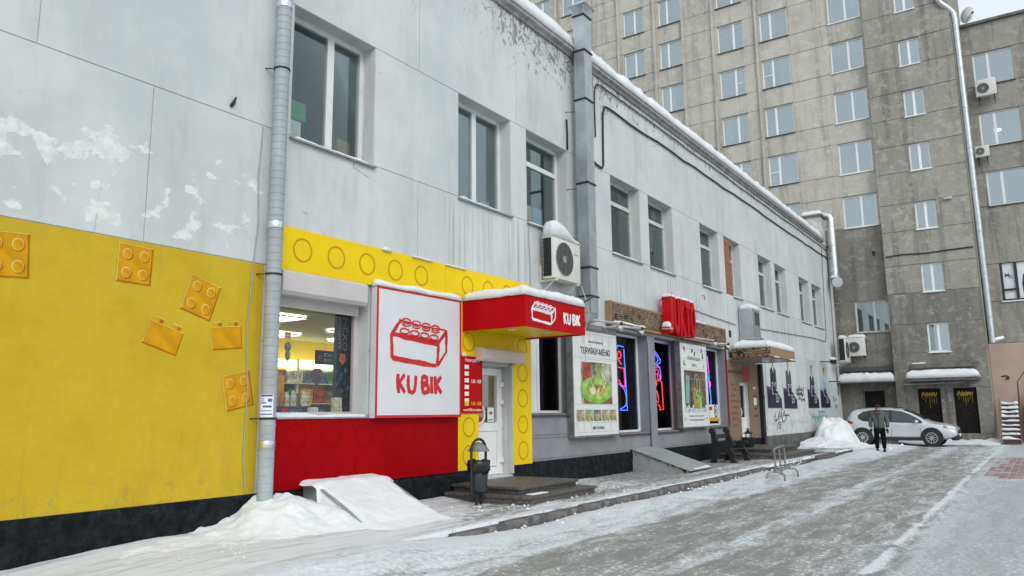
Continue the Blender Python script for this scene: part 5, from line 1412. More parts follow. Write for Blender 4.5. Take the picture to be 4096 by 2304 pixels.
LT = thing('letter_sign', 'big red three-dimensional letters standing proud of the tribal board', 'sign', (.3, 19.45, 3.5))
def letter(ch, y0, y1, z0=3.53, z1=4.52, d0=.17, d1=.42):
    v, fc = text_mesh(ch, .035)
    a = np.array(v); lo, hi = a.min(0), a.max(0); s = np.array([(y1 - y0), (z1 - z0)]) / (hi - lo); p_ = (a - lo) * s + [y0, z0]
    n = len(p_); mb = MB()
    ec = {}
    for f in fc:
        for i in range(len(f)):
            e = (f[i], f[(i + 1) % len(f)]); ec[tuple(sorted(e))] = ec.get(tuple(sorted(e)), []) + [e]
    # weld duplicate points first so only the outline gets sides
    mb.raw([(d1, q[0], q[1]) for q in p_] + [(d0, q[0], q[1]) for q in p_], [tuple(f) for f in fc] + [tuple(i + n for i in f[::-1]) for f in fc])
    for k_, es in ec.items():
        if len(es) == 1:
            i, j = es[0]; mb.raw([mb.v[i], mb.v[j], mb.v[j + n], mb.v[i + n]], [(0, 3, 2, 1)])
    return ob('letter', mb, MATS['red_letters'], LT)
for ch, a, b in (('J', 18.62, 18.95), ('U', 19.0, 19.36), ('K', 19.42, 19.80), ('T', 19.80, 20.14), ('O', 20.17, 20.52)): letter(ch, a, b)
sc_ = [(18.80, .14), (19.05, .10), (19.30, .10), (19.48, .10), (19.72, .14), (19.97, .30), (20.34, .22)]
for q, (c_, w_) in enumerate(sc_):
    snow_cap('snow_cap', .18, .42, c_ - w_ / 2 - .02, c_ + w_ / 2 + .02, 4.515, .07, 'small snow cap number %s on the red letters' % ['one', 'two', 'three', 'four', 'five', 'six', 'seven'][q], .03, .06, .4, q, .0)
snow_cap('snow_cap', .18, .43, 18.62, 18.84, 3.64, .20, 'lump of snow caught in the hook of the first red letter', .03, .08, .3, 3, .0)
for (a, b, l) in ((15.95, 17.7, 'snow on the ledge at the left end of the tribal board'), (20.7, 22.0, 'thin snow on top of the tribal board right of the letters')):
    snow_cap('snow_strip', .03, .19, a, b, 3.60 if a < 16 else 4.078, .04, l, .04, .05, .9, a, .0)
# floodlights under the board on arms
def arm_lamp(y0, y1, z, label):
    T = thing('sign_lamp', label, 'lamp', (.3, y0, z), 'floodlights on arms over the posters')
    ob('arm', MB().tube([(.02, y0, z), (.35, y0 + .1, z + .02), (.55, y1, z + .02)], .028, 8), MATS['lamp_steel'], T)
    ob('head', MB().lathe([(.035, 0), (.06, .03), (.085, .10), (.085, .12), (.06, .125)], (0, 0, 0), 16), MATS['lamp_steel'], T, smooth=35, origin=(0, 0, 0))
    h = T.children[-1]; h.location = Vector((.58, y1 + .05, z - .02)) - T.location; h.rotation_euler = (R(150), R(35), 0)
    ob('clamp', MB().bbox(.52, .60, y1 - .03, y1 + .05, z - .04, z + .05, .015), MATS['dark_steel'], T)
arm_lamp(14.3, 15.5, 3.46, 'sign lamp on an arm over the left half of the menu poster')
arm_lamp(15.7, 16.6, 3.44, 'sign lamp on an arm right of the menu poster')
arm_lamp(20.3, 21.6, 3.52, 'sign lamp on an arm over the mint poster')
arm_lamp(22.4, 22.7, 3.50, 'sign lamp on a short arm at the right end of the tribal board')

# ------------------------------------------------------------------ cafe entrance
EN = thing('entrance_cladding', 'brown cladding around the cafe door with painted menu lines', 'cladding', (.02, 25.6, .6))
for (a, b, c, d) in ((24.03, 25.215, .61, 3.14), (26.125, 27.22, .61, 3.14), (25.216, 26.124, 2.465, 3.14)): ob('sheet', MB().box(.0, .03, a, b, c, d), MATS['brown_cladding'], EN)
f5 = fx(.033)
ml = MB(); rr = random.Random(11)
def scribble(mb, y0, y1, z, h, f, w, n=14, rnd=rr):
    pts = [(y0 + (y1 - y0) * i / n, z + h * (.5 if i % 2 else -.5) * rnd.uniform(.5, 1)) for i in range(n + 1)]
    mb.stroke(pts, w, f)
for (a, b, z_) in ((24.35, 24.62, 2.36), (24.55, 24.80, 2.22), (24.35, 24.75, 2.02), (24.2, 25.1, 1.84), (24.38, 24.85, 1.64), (24.25, 24.92, 1.46), (24.35, 24.95, 1.27), (24.3, 24.8, 1.08)): scribble(ml, a, b, z_, .10, f5, .025, 16)
ob('red_lines', ml, simple('menu_red', (.38, .055, .04), .6), EN)
mk = MB()
for (a, b) in ((24.15, 24.50), (24.62, 25.05), (25.15, 25.6)): scribble(mk, a, b, 2.78, .13, f5, .04, 12)
ob('black_lettering', mk, MATS['ink'], EN)
rl = MB()
for q in range(5): rl.stroke([(25.62 + q * .16, 2.50), (25.60 + q * .16, 2.75), (25.66 + q * .16, 3.02)], .09, fx(.036))
ob('red_logo', rl, MATS['red_letters'], EN)
gk = MB()
for z_ in (2.0, 1.60, 1.36): scribble(gk, 26.6, 27.0, z_, .08, f5, .05, 8)
ob('grey_lines', gk, simple('menu_brown', (.12, .09, .07), .6), EN)
ob('paper', MB().rect(26.62, 26.92, 1.72, 2.0, fx(.034)), MATS['paint_white'], EN); ob('paper', MB().rect(26.62, 26.86, 2.26, 2.33, fx(.034)), MATS['paint_white'], EN)
CD = thing('cafe_door', 'narrow white glazed cafe door under the tribal canopy', 'door', (-.2, 25.67, .62))
fb = MB(); frame_boxes(fb, 25.22, 26.12, .62, 2.46, -.09, .10, .07, [], [(1.25, .12)]); ob('frame', fb, MATS['pvc_clean'], CD)
ob('pane', MB().box(-.14, -.13, 25.31, 26.03, 1.30, 2.37), MATS['pane_dark'], CD); ob('lower_panel', MB().box(-.14, -.11, 25.31, 26.03, .71, 1.20), MATS['pvc_clean'], CD)
ob('handle', MB().tube([(-.09, 25.36, 1.62), (-.02, 25.38, 1.60), (.0, 25.38, 1.48), (-.02, 25.38, 1.36), (-.09, 25.36, 1.34)], .016, 7), MATS['pvc_clean'], CD)
ob('lobby', MB().box(-.9, -.85, 25.0, 26.4, .6, 2.6), MATS['interior_dark'], CD)
PL = thing('black_post', 'black square drain post right of the cafe entrance', 'post', (.08, 27.4, .1))
ob('shaft', MB().bbox(.035, .15, 27.28, 27.50, .1, 3.15, .01), MATS['black'], PL); ob('collar', MB().box(.03, .16, 27.265, 27.515, 1.95, 2.02), MATS['black'], PL)
# canopy
CN = thing('cafe_canopy', 'tribal patterned box canopy over the cafe door', 'canopy', (.7, 25.7, 3.1))
c0, c1, cx1 = 24.25, 27.15, 1.36
m_tribal('tribal_bold', (.27, .20, .125), (.012, .010, .008), 6.0)
ob('side_board', MB().box(.16, cx1, c0, c0 + .03, 3.16, 3.50), MATS['tribal_bold'], CN)
ob('front_board', MB().box(cx1 - .03, cx1, c0 + .03, c1, 3.16, 3.50), MATS['sign_brown'], CN); ob('side_board', MB().box(.16, cx1 - .03, c1 - .03, c1, 3.16, 3.50), MATS['sign_brown'], CN)
ob('soffit', MB().box(.035, cx1 - .032, c0 + .032, c1 - .032, 3.17, 3.19), simple('soffit_grey', (.36, .36, .35), .3), CN); ob('roof_sheet', MB().box(.035, cx1 - .032, c0 + .032, c1 - .032, 3.44, 3.46), MATS['tin'], CN)
tr = MB(); tr.box(.16, cx1 + .02, c0 - .02, c0 - .002, 3.155, 3.19); tr.box(cx1 + .002, cx1 + .02, c0, c1 + .02, 3.155, 3.19); ob('red_trim', tr, MATS['trim_red'], CN)
snow_cap('snow_cap', .16, cx1, c0, c1, 3.50, .24, 'thick pillow of snow on the tribal canopy', .06, .30, .25, 31, .02)
for (a, b, q) in ((24.6, 25.1, 'left'), (26.4, 26.9, 'right')): snow_cap('snow_strip', cx1 - .0, cx1 + .05, a, b, 3.192, .03, 'little snow on the %s end of the canopy trim' % q, .03, .02, .4, a, .0)
# vent box above
VB = thing('vent_box', 'grey metal vent box with louvred side above the cafe canopy', 'vent', (.3, 26.0, 3.9))
ob('case', MB().bbox(.02, .48, 25.55, 26.40, 3.97, 4.90, .01), MATS['galvanised'], VB); ob('foot', MB().box(.02, .56, 25.48, 26.48, 3.86, 3.965), MATS['galvanised'], VB)
lv = MB()
for q in range(9): lv.box(.481, .495, 25.8, 26.3, 4.38 + q * .05, 4.41 + q * .05)
ob('louvre', lv, MATS['sill_dark'], VB)
snow_cap('snow_cap', .02, .50, 25.55, 26.40, 4.90, .22, 'dome of snow on the vent box', .05, .22, .2, 41, .0)

# ------------------------------------------------------------------ suit banners at the far end
simple('ban_white', (.62, .65, .65), .45, var=.04, scale=1.5); simple('ban_grey', (.50, .53, .52), .45, var=.05, scale=1.5); simple('ban_navy', (.018, .018, .04), .4, var=.1); simple('ban_purple', (.10, .05, .18), .4, var=.1)
simple('ban_suit', (.022, .024, .036), .5, var=.2); simple('ban_suit2', (.085, .085, .08), .5, var=.2); simple('ban_shirt', (.30, .42, .62), .5, var=.15); simple('ban_skin', (.45, .25, .17), .5, var=.1); simple('ban_hair', (.05, .035, .03), .5)
simple('ban_lilac', (.42, .32, .55), .5)
def banner(label, y0, y1, z0, z1, bgm, suit, hz, suit_c):
    T = thing('suit_banner', label, 'banner', (.02, (y0 + y1) / 2, z0), 'suit shop banners on the far wall')
    ob('sheet', MB().box(.002, .02, y0, y1, z0, z1), MATS[bgm], T)
    w = y1 - y0; h = z1 - z0
    a, b, c = fx(.022), fx(.0235), fx(.025)
    yc = y0 + w * suit_c
    ob('suit', MB().flat([(yc - w * .20, z0 + .02), (yc + w * .20, z0 + .02), (yc + w * .22, hz - .55), (yc + w * .20, hz - .10), (yc + w * .10, hz + .01), (yc - w * .06, hz + .01), (yc - w * .19, hz - .10), (yc - w * .21, hz - .6)], a), MATS[suit], T)
    ob('shirt', MB().flat([(yc - w * .03, hz + .02), (yc + w * .06, hz + .02), (yc + w * .02, hz - .24)], b), MATS['paint_white'], T)
    hd = ob('head', MB().flat([(yc - w * .025, hz + .005), (yc + w * .055, hz + .005), (yc + w * .06, hz + .10), (yc + w * .085, hz + .20), (yc + w * .08, hz + .34), (yc, hz + .40), (yc - w * .06, hz + .33), (yc - w * .06, hz + .18), (yc - w * .035, hz + .08)], b), MATS['ban_skin'], T)
    ob('hair', MB().flat([(yc - w * .065, hz + .28), (yc - w * .04, hz + .35), (yc + w * .04, hz + .36), (yc + w * .09, hz + .30), (yc + w * .08, hz + .41), (yc, hz + .45), (yc - w * .05, hz + .41)], c), MATS['ban_hair'], T)
    ob('purple_wave', MB().flat([(y0, z0 + h * .30), (y0 + w * .4, z0 + h * .27), (y0 + w * .72, z0 + h * .20), (y1, z0 + h * .06), (y1, z0 + h * .16), (y0 + w * .75, z0 + h * .29), (y0 + w * .4, z0 + h * .36), (y0, z0 + h * .39)], fx(.0265)), MATS['ban_purple'], T)
    ob('navy_wave', MB().flat([(y0, z0), (y1, z0), (y1, z0 + h * .17), (y0 + w * .72, z0 + h * .24), (y0 + w * .4, z0 + h * .30), (y0, z0 + h * .335)], fx(.028)), MATS['ban_navy'], T)
    for (ch, u, v, s, tt) in (('M', .38, .26, .24, .19), ('B', .62, .12, .17, .19)):
        ob('letter_edge', text(MB(), ch, y0 + w * (u - .02), y0 + w * (u + s + .02), z0 + h * v - .03, z0 + h * (v + tt) + .03, fx(.030), .07), MATS['paint_white'], T)
        ob('letter', text(MB(), ch, y0 + w * u, y0 + w * (u + s), z0 + h * v, z0 + h * (v + tt), fx(.032), .03), MATS['ban_navy'], T)
banner('banner of a man in a navy suit nearest the cafe canopy', 28.28, 30.12, 1.62, 3.65, 'ban_white', 'ban_suit', 3.12, .48)
banner('banner of a man in a grey suit, second from the cafe canopy', 30.44, 32.34, 1.60, 3.65, 'ban_white', 'ban_suit2', 3.12, .44)
banner('banner of a man in a dark suit with head in view, third along the wall', 34.16, 36.06, 1.62, 3.70, 'ban_grey', 'ban_suit', 3.02, .46)
banner('banner of a man in a light blue shirt, farthest along the wall', 36.44, 38.28, 1.64, 3.72, 'ban_grey', 'ban_shirt', 3.02, .48)

# ------------------------------------------------------------------ graffiti
def graffiti(label, mat, y0, y1, z0, z1, strokes, w):
    mb = MB(); F = fx(.006)
    for s_ in strokes:
        c_ = curve([(y0 + (y1 - y0) * u, z0 + (z1 - z0) * v) for u, v in s_], 5) if len(s_) > 2 else [(y0 + (y1 - y0) * u, z0 + (z1 - z0) * v) for u, v in s_]
        mb.stroke(c_, w, F)
    return ob('graffiti', mb, mat, None, label, 'graffiti')
simple('spray_black', (.03, .032, .036), .7, var=.6, scale=9); simple('spray_teal', (.18, .38, .34), .7, var=.4, scale=6)
graffiti('black looping graffiti tag below the first two suit banners', MATS['spray_black'], 29.0, 31.1, .80, 1.55, [[(.05, .75), (.0, .55), (.1, .45), (.2, .5)], [(.12, .9), (.1, .6), (.22, .5), (.3, .8), (.3, .5)], [(.32, .55), (.38, .95), (.42, .6), (.5, .9), (.5, .5), (.56, .45)], [(.72, .95), (.6, .8), (.52, .55), (.6, .4), (.72, .5), (.74, .75), (.66, .9)], [(.6, .72), (.8, .72), (1.0, .72)], [(.8, .8), (.82, .6), (.78, .45)], [(.15, .0), (.2, .25), (.32, .4), (.42, .35)], [(.28, .1), (.34, .3), (.42, .2), (.32, .08), (.28, .14)], [(.0, .35), (.03, .3)], [(.45, 1.0), (.6, 1.05)], [(.92, .78), (1.0, .66)]], .035)
graffiti('spiky black graffiti tag between the second and third banners', MATS['spray_black'], 32.35, 33.8, 1.85, 2.55, [[(.05, .8), (.1, .4), (.2, .7), (.25, .3)], [(.0, .7), (.5, .75), (.8, .7)], [(.3, .9), (.35, .3)], [(.42, 1.0), (.45, .4), (.55, .6), (.62, .35)], [(.6, .85), (.68, .35), (.8, .6), (.85, .9)], [(.1, .45), (.4, .5), (.7, .45)], [(.2, .15), (.4, .25), (.6, .05)], [(.5, .1), (.7, .2), (.95, .12)], [(.75, .05), (.9, .25)], [(.93, .5), (.94, .45)]], .05)
graffiti('pale teal scribble low on the far wall under the last banners', MATS['spray_teal'], 34.5, 37.5, .98, 1.5, [[(.0, .9), (.1, .3), (.15, .8), (.25, .2), (.3, .7)], [(.35, .6), (.45, .2), (.5, .9), (.6, .4), (.7, .8)], [(.55, .95), (.75, .9), (.9, .95)], [(.6, .3), (.8, .4), (.95, .2), (.9, .7)], [(.05, .5), (.4, .45), (.8, .55)]], .09)
graffiti('black vertical graffiti at the far corner of the grey building', MATS['spray_black'], 39.0, 40.4, 1.5, 3.2, [[(.9, 1.0), (.8, .8), (1.0, .75), (.85, .6), (.95, .5)], [(.0, .4), (.15, .3), (.05, .25), (.0, .38)], [(.3, .42), (.35, .28), (.5, .35)], [(.2, .2), (.4, .05), (.35, .2)], [(.4, .1), (.6, .15)]], .05)
sp = MB()
for q in range(34):
    a, b = rr.uniform(28, 38.5), rr.uniform(.68, 1.25); s_ = rr.uniform(.01, .04)
    sp.flat(rot2((a, b), 80, [(-s_ * 2, 0), (0, -s_ * .5), (s_ * 2, 0), (0, s_ * .5)]), fx(.005))
ob('paint_spatter', sp, MATS['spray_black'], None, 'small dark chips and spatter low on the far wall', 'stain')
# ------------------------------------------------------------------ cafe steps, bench, pot, lantern, rack, pigeon
S2 = thing('cafe_steps', 'wide stone steps at the cafe entrance', 'steps', (1, 24.7, .1))
slab('lower_step', .06, 2.00, 22.66, 26.2, .0, .235, S2); slab('lower_tread', .06, 2.03, 22.63, 26.25, .236, .28, S2)
slab('upper_step', .06, 1.48, 23.2, 26.2, .28, .365, S2); slab('upper_tread', .06, 1.52, 23.15, 26.25, .366, .415, S2); slab('landing', .06, 2.42, 24.9, 27.3, .0, .15, S2)
BE = thing('bench', 'black cast bench with scrolled ends against the plinth', 'bench', (.85, 21.5, .12))
blk = simple('bench_black', (.014, .016, .018), .42, var=.3, scale=6)
for y_ in (20.95, 22.10):
    pr_ = [(.52, .94), (.50, .99), (.55, 1.03), (.62, 1.02), (.66, .96), (.66, .86), (.72, .70), (.74, .66), (1.06, .70), (1.16, .68), (1.19, .62), (1.15, .57), (1.06, .57), (1.08, .48), (1.16, .36), (1.17, .22), (1.24, .12), (1.06, .12), (1.04, .30), (.96, .40), (.80, .42), (.70, .36), (.66, .24), (.66, .12), (.48, .12), (.54, .30), (.56, .48), (.55, .70), (.54, .86)]
    ob('end_frame', MB().prism([(a, b) for a, b in pr_], 'y', y_ - .06, y_ + .06), blk, BE)
    ob('scroll', MB().lathe([(.0, -.07), (.07, -.07), (.075, -.05), (.075, .05), (.07, .07), (.0, .07)], (.555, y_, .975), 16, 'y'), blk, BE, smooth=35)
for (z0, z1, x_) in ((.76, .88, .60), (.60, .70, .63)): ob('back_slat', MB().bbox(x_ - .02, x_ + .02, 21.01, 22.04, z0, z1, .01), blk, BE)
for q in range(4): ob('seat_slat', MB().bbox(.70 + q * .105, .79 + q * .105, 21.01, 22.04, .455, .49, .01), blk, BE)
PT = thing('plant_pot', 'black round pot standing on the cafe steps', 'pot', (.62, 24.0, .41))
ob('pot', MB().lathe([(.13, .415), (.15, .43), (.21, .66), (.225, .68), (.225, .71), (.20, .71), (.19, .66)], (.6, 24.0, 0), 24), blk, PT, smooth=35); ob('soil', MB().lathe([(.0, .67), (.19, .67), (.19, .675), (.0, .68)], (.6, 24.0, 0), 18), MATS['black'], PT)
LN = thing('lantern', 'small black lantern with a flared roof on the pot', 'lantern', (.6, 24.0, .70))
ob('base', MB().bbox(.51, .69, 23.91, 24.09, .68, .705, .006), blk, LN)
for (a, b) in ((.53, 23.93), (.67, 23.93), (.53, 24.07), (.67, 24.07)): ob('post', MB().box(a - .009, a + .009, b - .009, b + .009, .705, .83), blk, LN)
ob('roof', MB().lathe([(.0, .955), (.05, .945), (.055, .925), (.04, .92), (.055, .895), (.13, .85), (.165, .83), (.16, .822), (.0, .83)][::-1], (.6, 24.0, 0), 20), MATS['dark_steel'], LN, smooth=35)
ob('crown', MB().lathe([(.02, .94), (.02, .965), (.075, .975), (.08, .985), (.0, .985)], (.6, 24.0, 0), 18), blk, LN, smooth=35)
RK = thing('bike_rack', 'low grey tubular bicycle rack beside the kerb', 'bike rack', (3.2, 18.1, 0))
m_ = MATS['rack_steel']
def arch(a, b, h, r=.06):
    a, b = Vector(a), Vector(b); d = (b - a).normalized(); up_ = Vector((0, 0, 1)); pts = [a, a + up_ * (h - .13)]
    for t in (30, 60, 90): pts.append(a + d * .13 * (1 - math.cos(R(t))) + up_ * (h - .13 + .13 * math.sin(R(t))))
    for t in (60, 30, 0): pts.append(b - d * .13 * (1 - math.cos(R(t))) + up_ * (h - .13 + .13 * math.sin(R(t))))
    return pts + [b]
ob('foot', MB().tube(arch((3.06, 17.35, -.02), (3.38, 17.60, -.02), .21), .022, 8), m_, RK, smooth=True)
ob('foot', MB().tube(arch((3.02, 18.60, -.02), (3.34, 18.85, -.02), .21), .022, 8), m_, RK, smooth=True)
ob('lower_rail', MB().tube([(3.22, 17.42, .205), (3.18, 18.78, .205)], .03, 8), m_, RK)
for k in (.06, .40, .75): 
    y_ = 17.45 + 1.3 * k; ob('upright', MB().tube([(3.215 - .04 * k, y_, .20), (3.215 - .04 * k, y_ - .04, .655)], .019, 8), m_, RK)
ob('top_rail', MB().tube([(3.21, 17.49, .62), (3.21, 17.50, .655), (3.208, 17.54, .675), (3.19, 17.9, .70), (3.18, 18.4, .72)], .019, 8), m_, RK, smooth=True)
PG = thing('pigeon', 'dark pigeon walking by the snow heap near the cafe steps', 'bird', (.42, 30.6, .13))
pg = simple('feather', (.030, .032, .038), .6, var=.4, scale=20)
bm_ = MB().tube([(.42, 30.20, .20), (.42, 30.32, .215), (.42, 30.46, .225), (.42, 30.56, .25), (.42, 30.62, .30), (.42, 30.65, .335), (.42, 30.69, .335)], [.015, .05, .07, .062, .035, .032, .014], 12)
ob('body', bm_, pg, PG, smooth=True)
ob('tail', MB().prism([(.39, 30.06), (.45, 30.06), (.455, 30.26), (.385, 30.26)], 'z', .185, .20), pg, PG)
ob('beak', MB().tube([(.42, 30.69, .335), (.42, 30.73, .325)], [.010, .002], 6), MATS['dark_steel'], PG)
for s in (-.025, .025): ob('leg', MB().tube([(.42 + s, 30.46, .17), (.42 + s, 30.47, .10)], .006, 5), simple('pigeon_leg', (.25, .06, .05), .6), PG)

# ------------------------------------------------------------------ far end of the grey building
CH = thing('roof_chimney', 'plastered chimney block with tin cap at the far end of the roof', 'chimney', (-.35, 39.5, 9.6))
ob('shaft', MB().box(-.80, .05, 39.1, 39.9, 9.6, 11.02), simple('chimney_plaster', (.50, .50, .48), .8, var=.25, scale=3, bump=.3, dirt=((.25, .22, .19), .5)), CH)
ob('cap', MB().box(-.88, .13, 39.0, 40.0, 11.02, 11.12), simple('cap_brown', (.15, .11, .10), .6), CH)
snow_cap('snow_cap', -.88, .13, 39.0, 40.0, 11.12, .24, 'cap of snow on the far roof chimney', .07, .25, .2, 51, .0)
RD = thing('round_duct', 'shiny round metal duct with elbows at the far corner', 'duct', (.3, 40.0, 7.6))
ctr = [(-.1, 40.0, 11.20), (.10, 40.0, 11.20)] + [(.10 + .22 * math.sin(R(t)), 40.0, 10.98 + .22 * math.cos(R(t))) for t in (20, 40, 60, 80)] + [(.32, 40.0, 10.9), (.32, 40.0, 10.0), (.32, 40.0, 9.0), (.32, 40.0, 8.25)]
ob('pipe', MB().tube(ctr, .21, 20), MATS['bright_duct'], RD, smooth=40)
for z_ in (10.6, 9.6, 8.6): ob('clamp', MB().lathe([(.212, z_), (.222, z_ + .005), (.222, z_ + .035), (.212, z_ + .04)], (.32, 40.0, 0), 20).tube([(0, 40.0, z_ + .02), (.15, 40, z_ + .02)], .012, 6), MATS['galvanised'], RD)
ob('outlet', MB().tube([(.32, 40.0, 8.3), (.32, 39.97, 8.05), (.36, 39.85, 7.84), (.45, 39.66, 7.72), (.52, 39.50, 7.70)], [.21, .22, .24, .25, .25], 18), MATS['galvanised'], RD, smooth=40)
snow_cap('snow_cap', .18, .55, 39.5, 39.95, 7.95, .14, 'snow on the bent outlet of the shiny round duct', .05, .15, .3, 52, .0)
A2 = ac_unit(.42, .74, 39.0, 39.95, 3.82, 4.92, 'air conditioner seen from its grille side at the far corner', 'x', (.45, .5), .36)
snow_cap('snow_cap', .42, .74, 39.0, 39.95, 4.92, .16, 'snow on the air conditioner at the far corner', .05, .14, .3, 53, .0)
FL = thing('floodlight', 'black floodlight with a snow hat on the far wall', 'lamp', (.4, 37.4, 3.7))
ob('arm', MB().tube([(.0, 36.9, 3.72), (.4, 37.2, 3.70)], .025, 7), MATS['dark_steel'], FL); ob('head', MB().bbox(.38, .62, 37.1, 37.45, 3.62, 3.80, .03), MATS['black'], FL)
snow_cap('snow_cap', .36, .62, 37.1, 37.45, 3.80, .12, 'snow hat on the black floodlight', .04, .1, .2, 54, .0)
ob('wall_bar', MB().tube([(.0, 38.4, 2.86), (.35, 39.2, 2.86)], .022, 6), MATS['dark_steel'], None, 'thin dark bar sticking out of the far wall', 'bar')

# ------------------------------------------------------------------ tower block at the end of the yard
TW = thing('apartment_tower', 'tall weathered concrete block with window columns closing the yard', 'building', (-8, 42, 0))
YT, YF, YG = 41.0, 40.6, 42.6
rows_t = [(21.85 + 2.785 * k, 23.52 + 2.785 * k) for k in range(-5, 3)]   # window bottoms and tops
rows_t = [(a, b) for a, b in rows_t]
def tower_window(x0, x1, z0, z1, y, kind, parent, frame='pvc_clean', sill='sill_dark', rec=.12, lamp=False):
    t = .07; yy = y + rec
    fb = MB()
    fb.box(x0, x0 + t, yy, yy + .06, z0, z1); fb.box(x1 - t, x1, yy, yy + .06, z0, z1)
    fb.box(x0 + t, x1 - t, yy + .001, yy + .06, z0, z0 + t); fb.box(x0 + t, x1 - t, yy + .001, yy + .06, z1 - t, z1)
    w = x1 - x0
    xm = {'l': x0 + w * .38, 'r': x0 + w * .62, 'm': x0 + w * .55, 's': x0 + w * .5}[kind[0]]
    fb.box(xm - .055, xm + .055, yy + .002, yy + .06, z0 + t, z1 - t)
    if len(kind) > 1:
        zc = z0 + (z1 - z0) * .46
        a, b = (x0 + t, xm - .055) if kind[1] == 'l' else (xm + .055, x1 - t)
        fb.box(a, b, yy + .003, yy + .06, zc - .025, zc + .025)
    W_ = ob('window', fb, MATS[frame], parent)
    ob('pane', MB().box(x0 + .04, x1 - .04, yy + .03, yy + .04, z0 + .04, z1 - .04), MATS['pane_far'], W_)
    ob('sill', MB().box(x0 - .03, x1 + .03, y - .07, yy + .01, z0 - .045, z0 - .002), MATS[sill], W_)
    # room behind
    rb = MB(); rb.box(x0 - .2, x1 + .2, yy + 1.1, yy + 1.15, z0 - .2, z1 + .2); 
    ob('room_back', rb, MATS['room_%d' % rc.randrange(3)], W_)
    k = rc.random()
    if k < .72:
        a, b = (x0 + .04, x0 + w * rc.uniform(.3, .6)) if rc.random() < .5 else (x1 - w * rc.uniform(.3, .6), x1 - .04)
        if k < .30: a, b = x0 + .05, x1 - .05
        cu = MB(); n = 26
        pts = [(a + (b - a) * i / n, yy + .16 + .025 * math.sin(i * 2.3)) for i in range(n + 1)]
        for (p, q) in zip(pts[:-1], pts[1:]): cu.poly([(p[0], p[1], z0 + .05), (q[0], q[1], z0 + .05), (q[0], q[1], z1 - .04), (p[0], p[1], z1 - .04)])
        ob('curtain', cu, MATS['curtain' if k > .12 else 'curtain_warm'], W_)
    elif k < .82:
        bl = MB(); zz = z1 - .1
        while zz > z0 + (z1 - z0) * rc.choice((.35, .6)): bl.box(x0 + .06, x1 - .06, yy + .10, yy + .115, zz - .035, zz); zz -= .055
        ob('blind', bl, MATS['curtain'], W_)
    if rc.random() < .3:
        ob('window_box', MB().bbox(x0 + w * rc.uniform(.1, .5), x0 + w * rc.uniform(.6, .9), yy + .12, yy + .3, z0 + .03, z0 + rc.uniform(.2, .45), .02), MATS['room_%d' % rc.randrange(3)], W_)
    if lamp:
        ob('lamp', MB().ball(((x0 + x1) / 2 + rc.uniform(-.2, .2), yy + .6, z0 + (z1 - z0) * .55), (.16, .16, .07), 12, 6), emit('room_lamp', (1, .97, .9), 6), W_)
    return W_
for q, c_ in enumerate(((.30, .32, .33), (.18, .195, .20), (.42, .43, .43))): simple('room_%d' % q, c_, .8, var=.3, scale=.8)
simple('curtain', (.80, .81, .80), .8, var=.1, scale=3); simple('curtain_warm', (.66, .56, .46), .8, var=.1, scale=3)
# sections: x-range, plane, window columns
def section(parent, x0, x1, y, zb, zt, wins, mat, cutx=(), depth=.35, gap=.02, low=None):
    """wall of rendered panels, split along the sill and lintel lines of the window rows"""
    opens = [(a, b, c, d) for (a, b, c, d, *_r) in wins]
    cw_ = MB()
    for (a, b, c, d) in cells(x0, x1, zb, zt, opens): cw_.box(a, b, y + .03, y + depth, c, d)
    ob('wall', cw_, MATS[mat], parent)
    zs = sorted({zb, zt} | {round(v, 3) for o in opens for v in o[2:]})
    zs = [zs[0]] + [z for i, z in enumerate(zs[1:], 1) if z - zs[i - 1] > .15]
    for z0, z1 in zip(zs[:-1], zs[1:]):
        row = [o for o in opens if o[2] <= z0 + .01 and o[3] >= z1 - .01]
        ed = [x0] + [v for o in sorted(row) for v in o[:2]] + [x1]
        for a, b in zip(ed[::2], ed[1::2]):
            for (c, d) in split(a, b, cutx):
                if d - c > .04:
                    ob('panel', MB().box(c + gap * .35, d - gap * .35, y + rc.uniform(-.006, .006), y + .031, z0 + gap, z1 - gap), MATS['lower_concrete' if low and (z0 + z1) / 2 < low else mat], parent)
colsT = [(-17.9, -16.45, 'm'), (-15.55, -14.1, 'm'), (-11.15, -9.78, 'm'), (-8.80, -7.37, 'l'), (-5.22, -3.75, 'r'), (-2.81, -1.30, 'l')]
wl_ = []
for ci, (a, b, k) in enumerate(colsT):
    for ri, (z0, z1) in enumerate(rows_t):
        wl_.append((a, b, z0, z1, k if not (ci in (4, 5) and ri % 2 == 0) else (k + ('r' if ci == 4 else 'l'))))
ZT = 30.0
section(TW, -26, -1.27, YT, 6.0, ZT, wl_, 'tower_concrete', (-13.4, -11.42, -9.05, -7.3, -5.44, -2.97))
for (a, b, z0, z1, k) in wl_: tower_window(a, b, z0, z1, YT, k, TW)
for x_ in (-18.2, -16.0, -13.4, -11.45, -9.05, -7.25, -5.44, -2.97): ob('rib', MB().box(x_ - .07, x_ + .07, YT - .16, YT - .008, 8.0, ZT), MATS['tower_concrete'], TW)
we = []
for ri, (z0, z1) in enumerate([(a, b) for a, b in rows_t if b < 30]): 
    if z0 > 10: we.append((.75, 2.34, z0, z1, 'm'))
we = [(.75, 2.34, 10.66, 12.31, 'm')] + [w for w in we if w[2] > 12.5] + [(.93, 2.50, 5.30, 6.88, 'm')]
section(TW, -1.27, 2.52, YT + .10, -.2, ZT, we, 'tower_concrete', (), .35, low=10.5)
for i, w in enumerate(we): tower_window(w[0], w[1], w[2], w[3], YT + .10, w[4], TW, 'pvc_clean' if w[2] > 9 else 'old_frame', 'pvc_clean' if w[2] > 9 else 'tin', lamp=i in (2, 4))
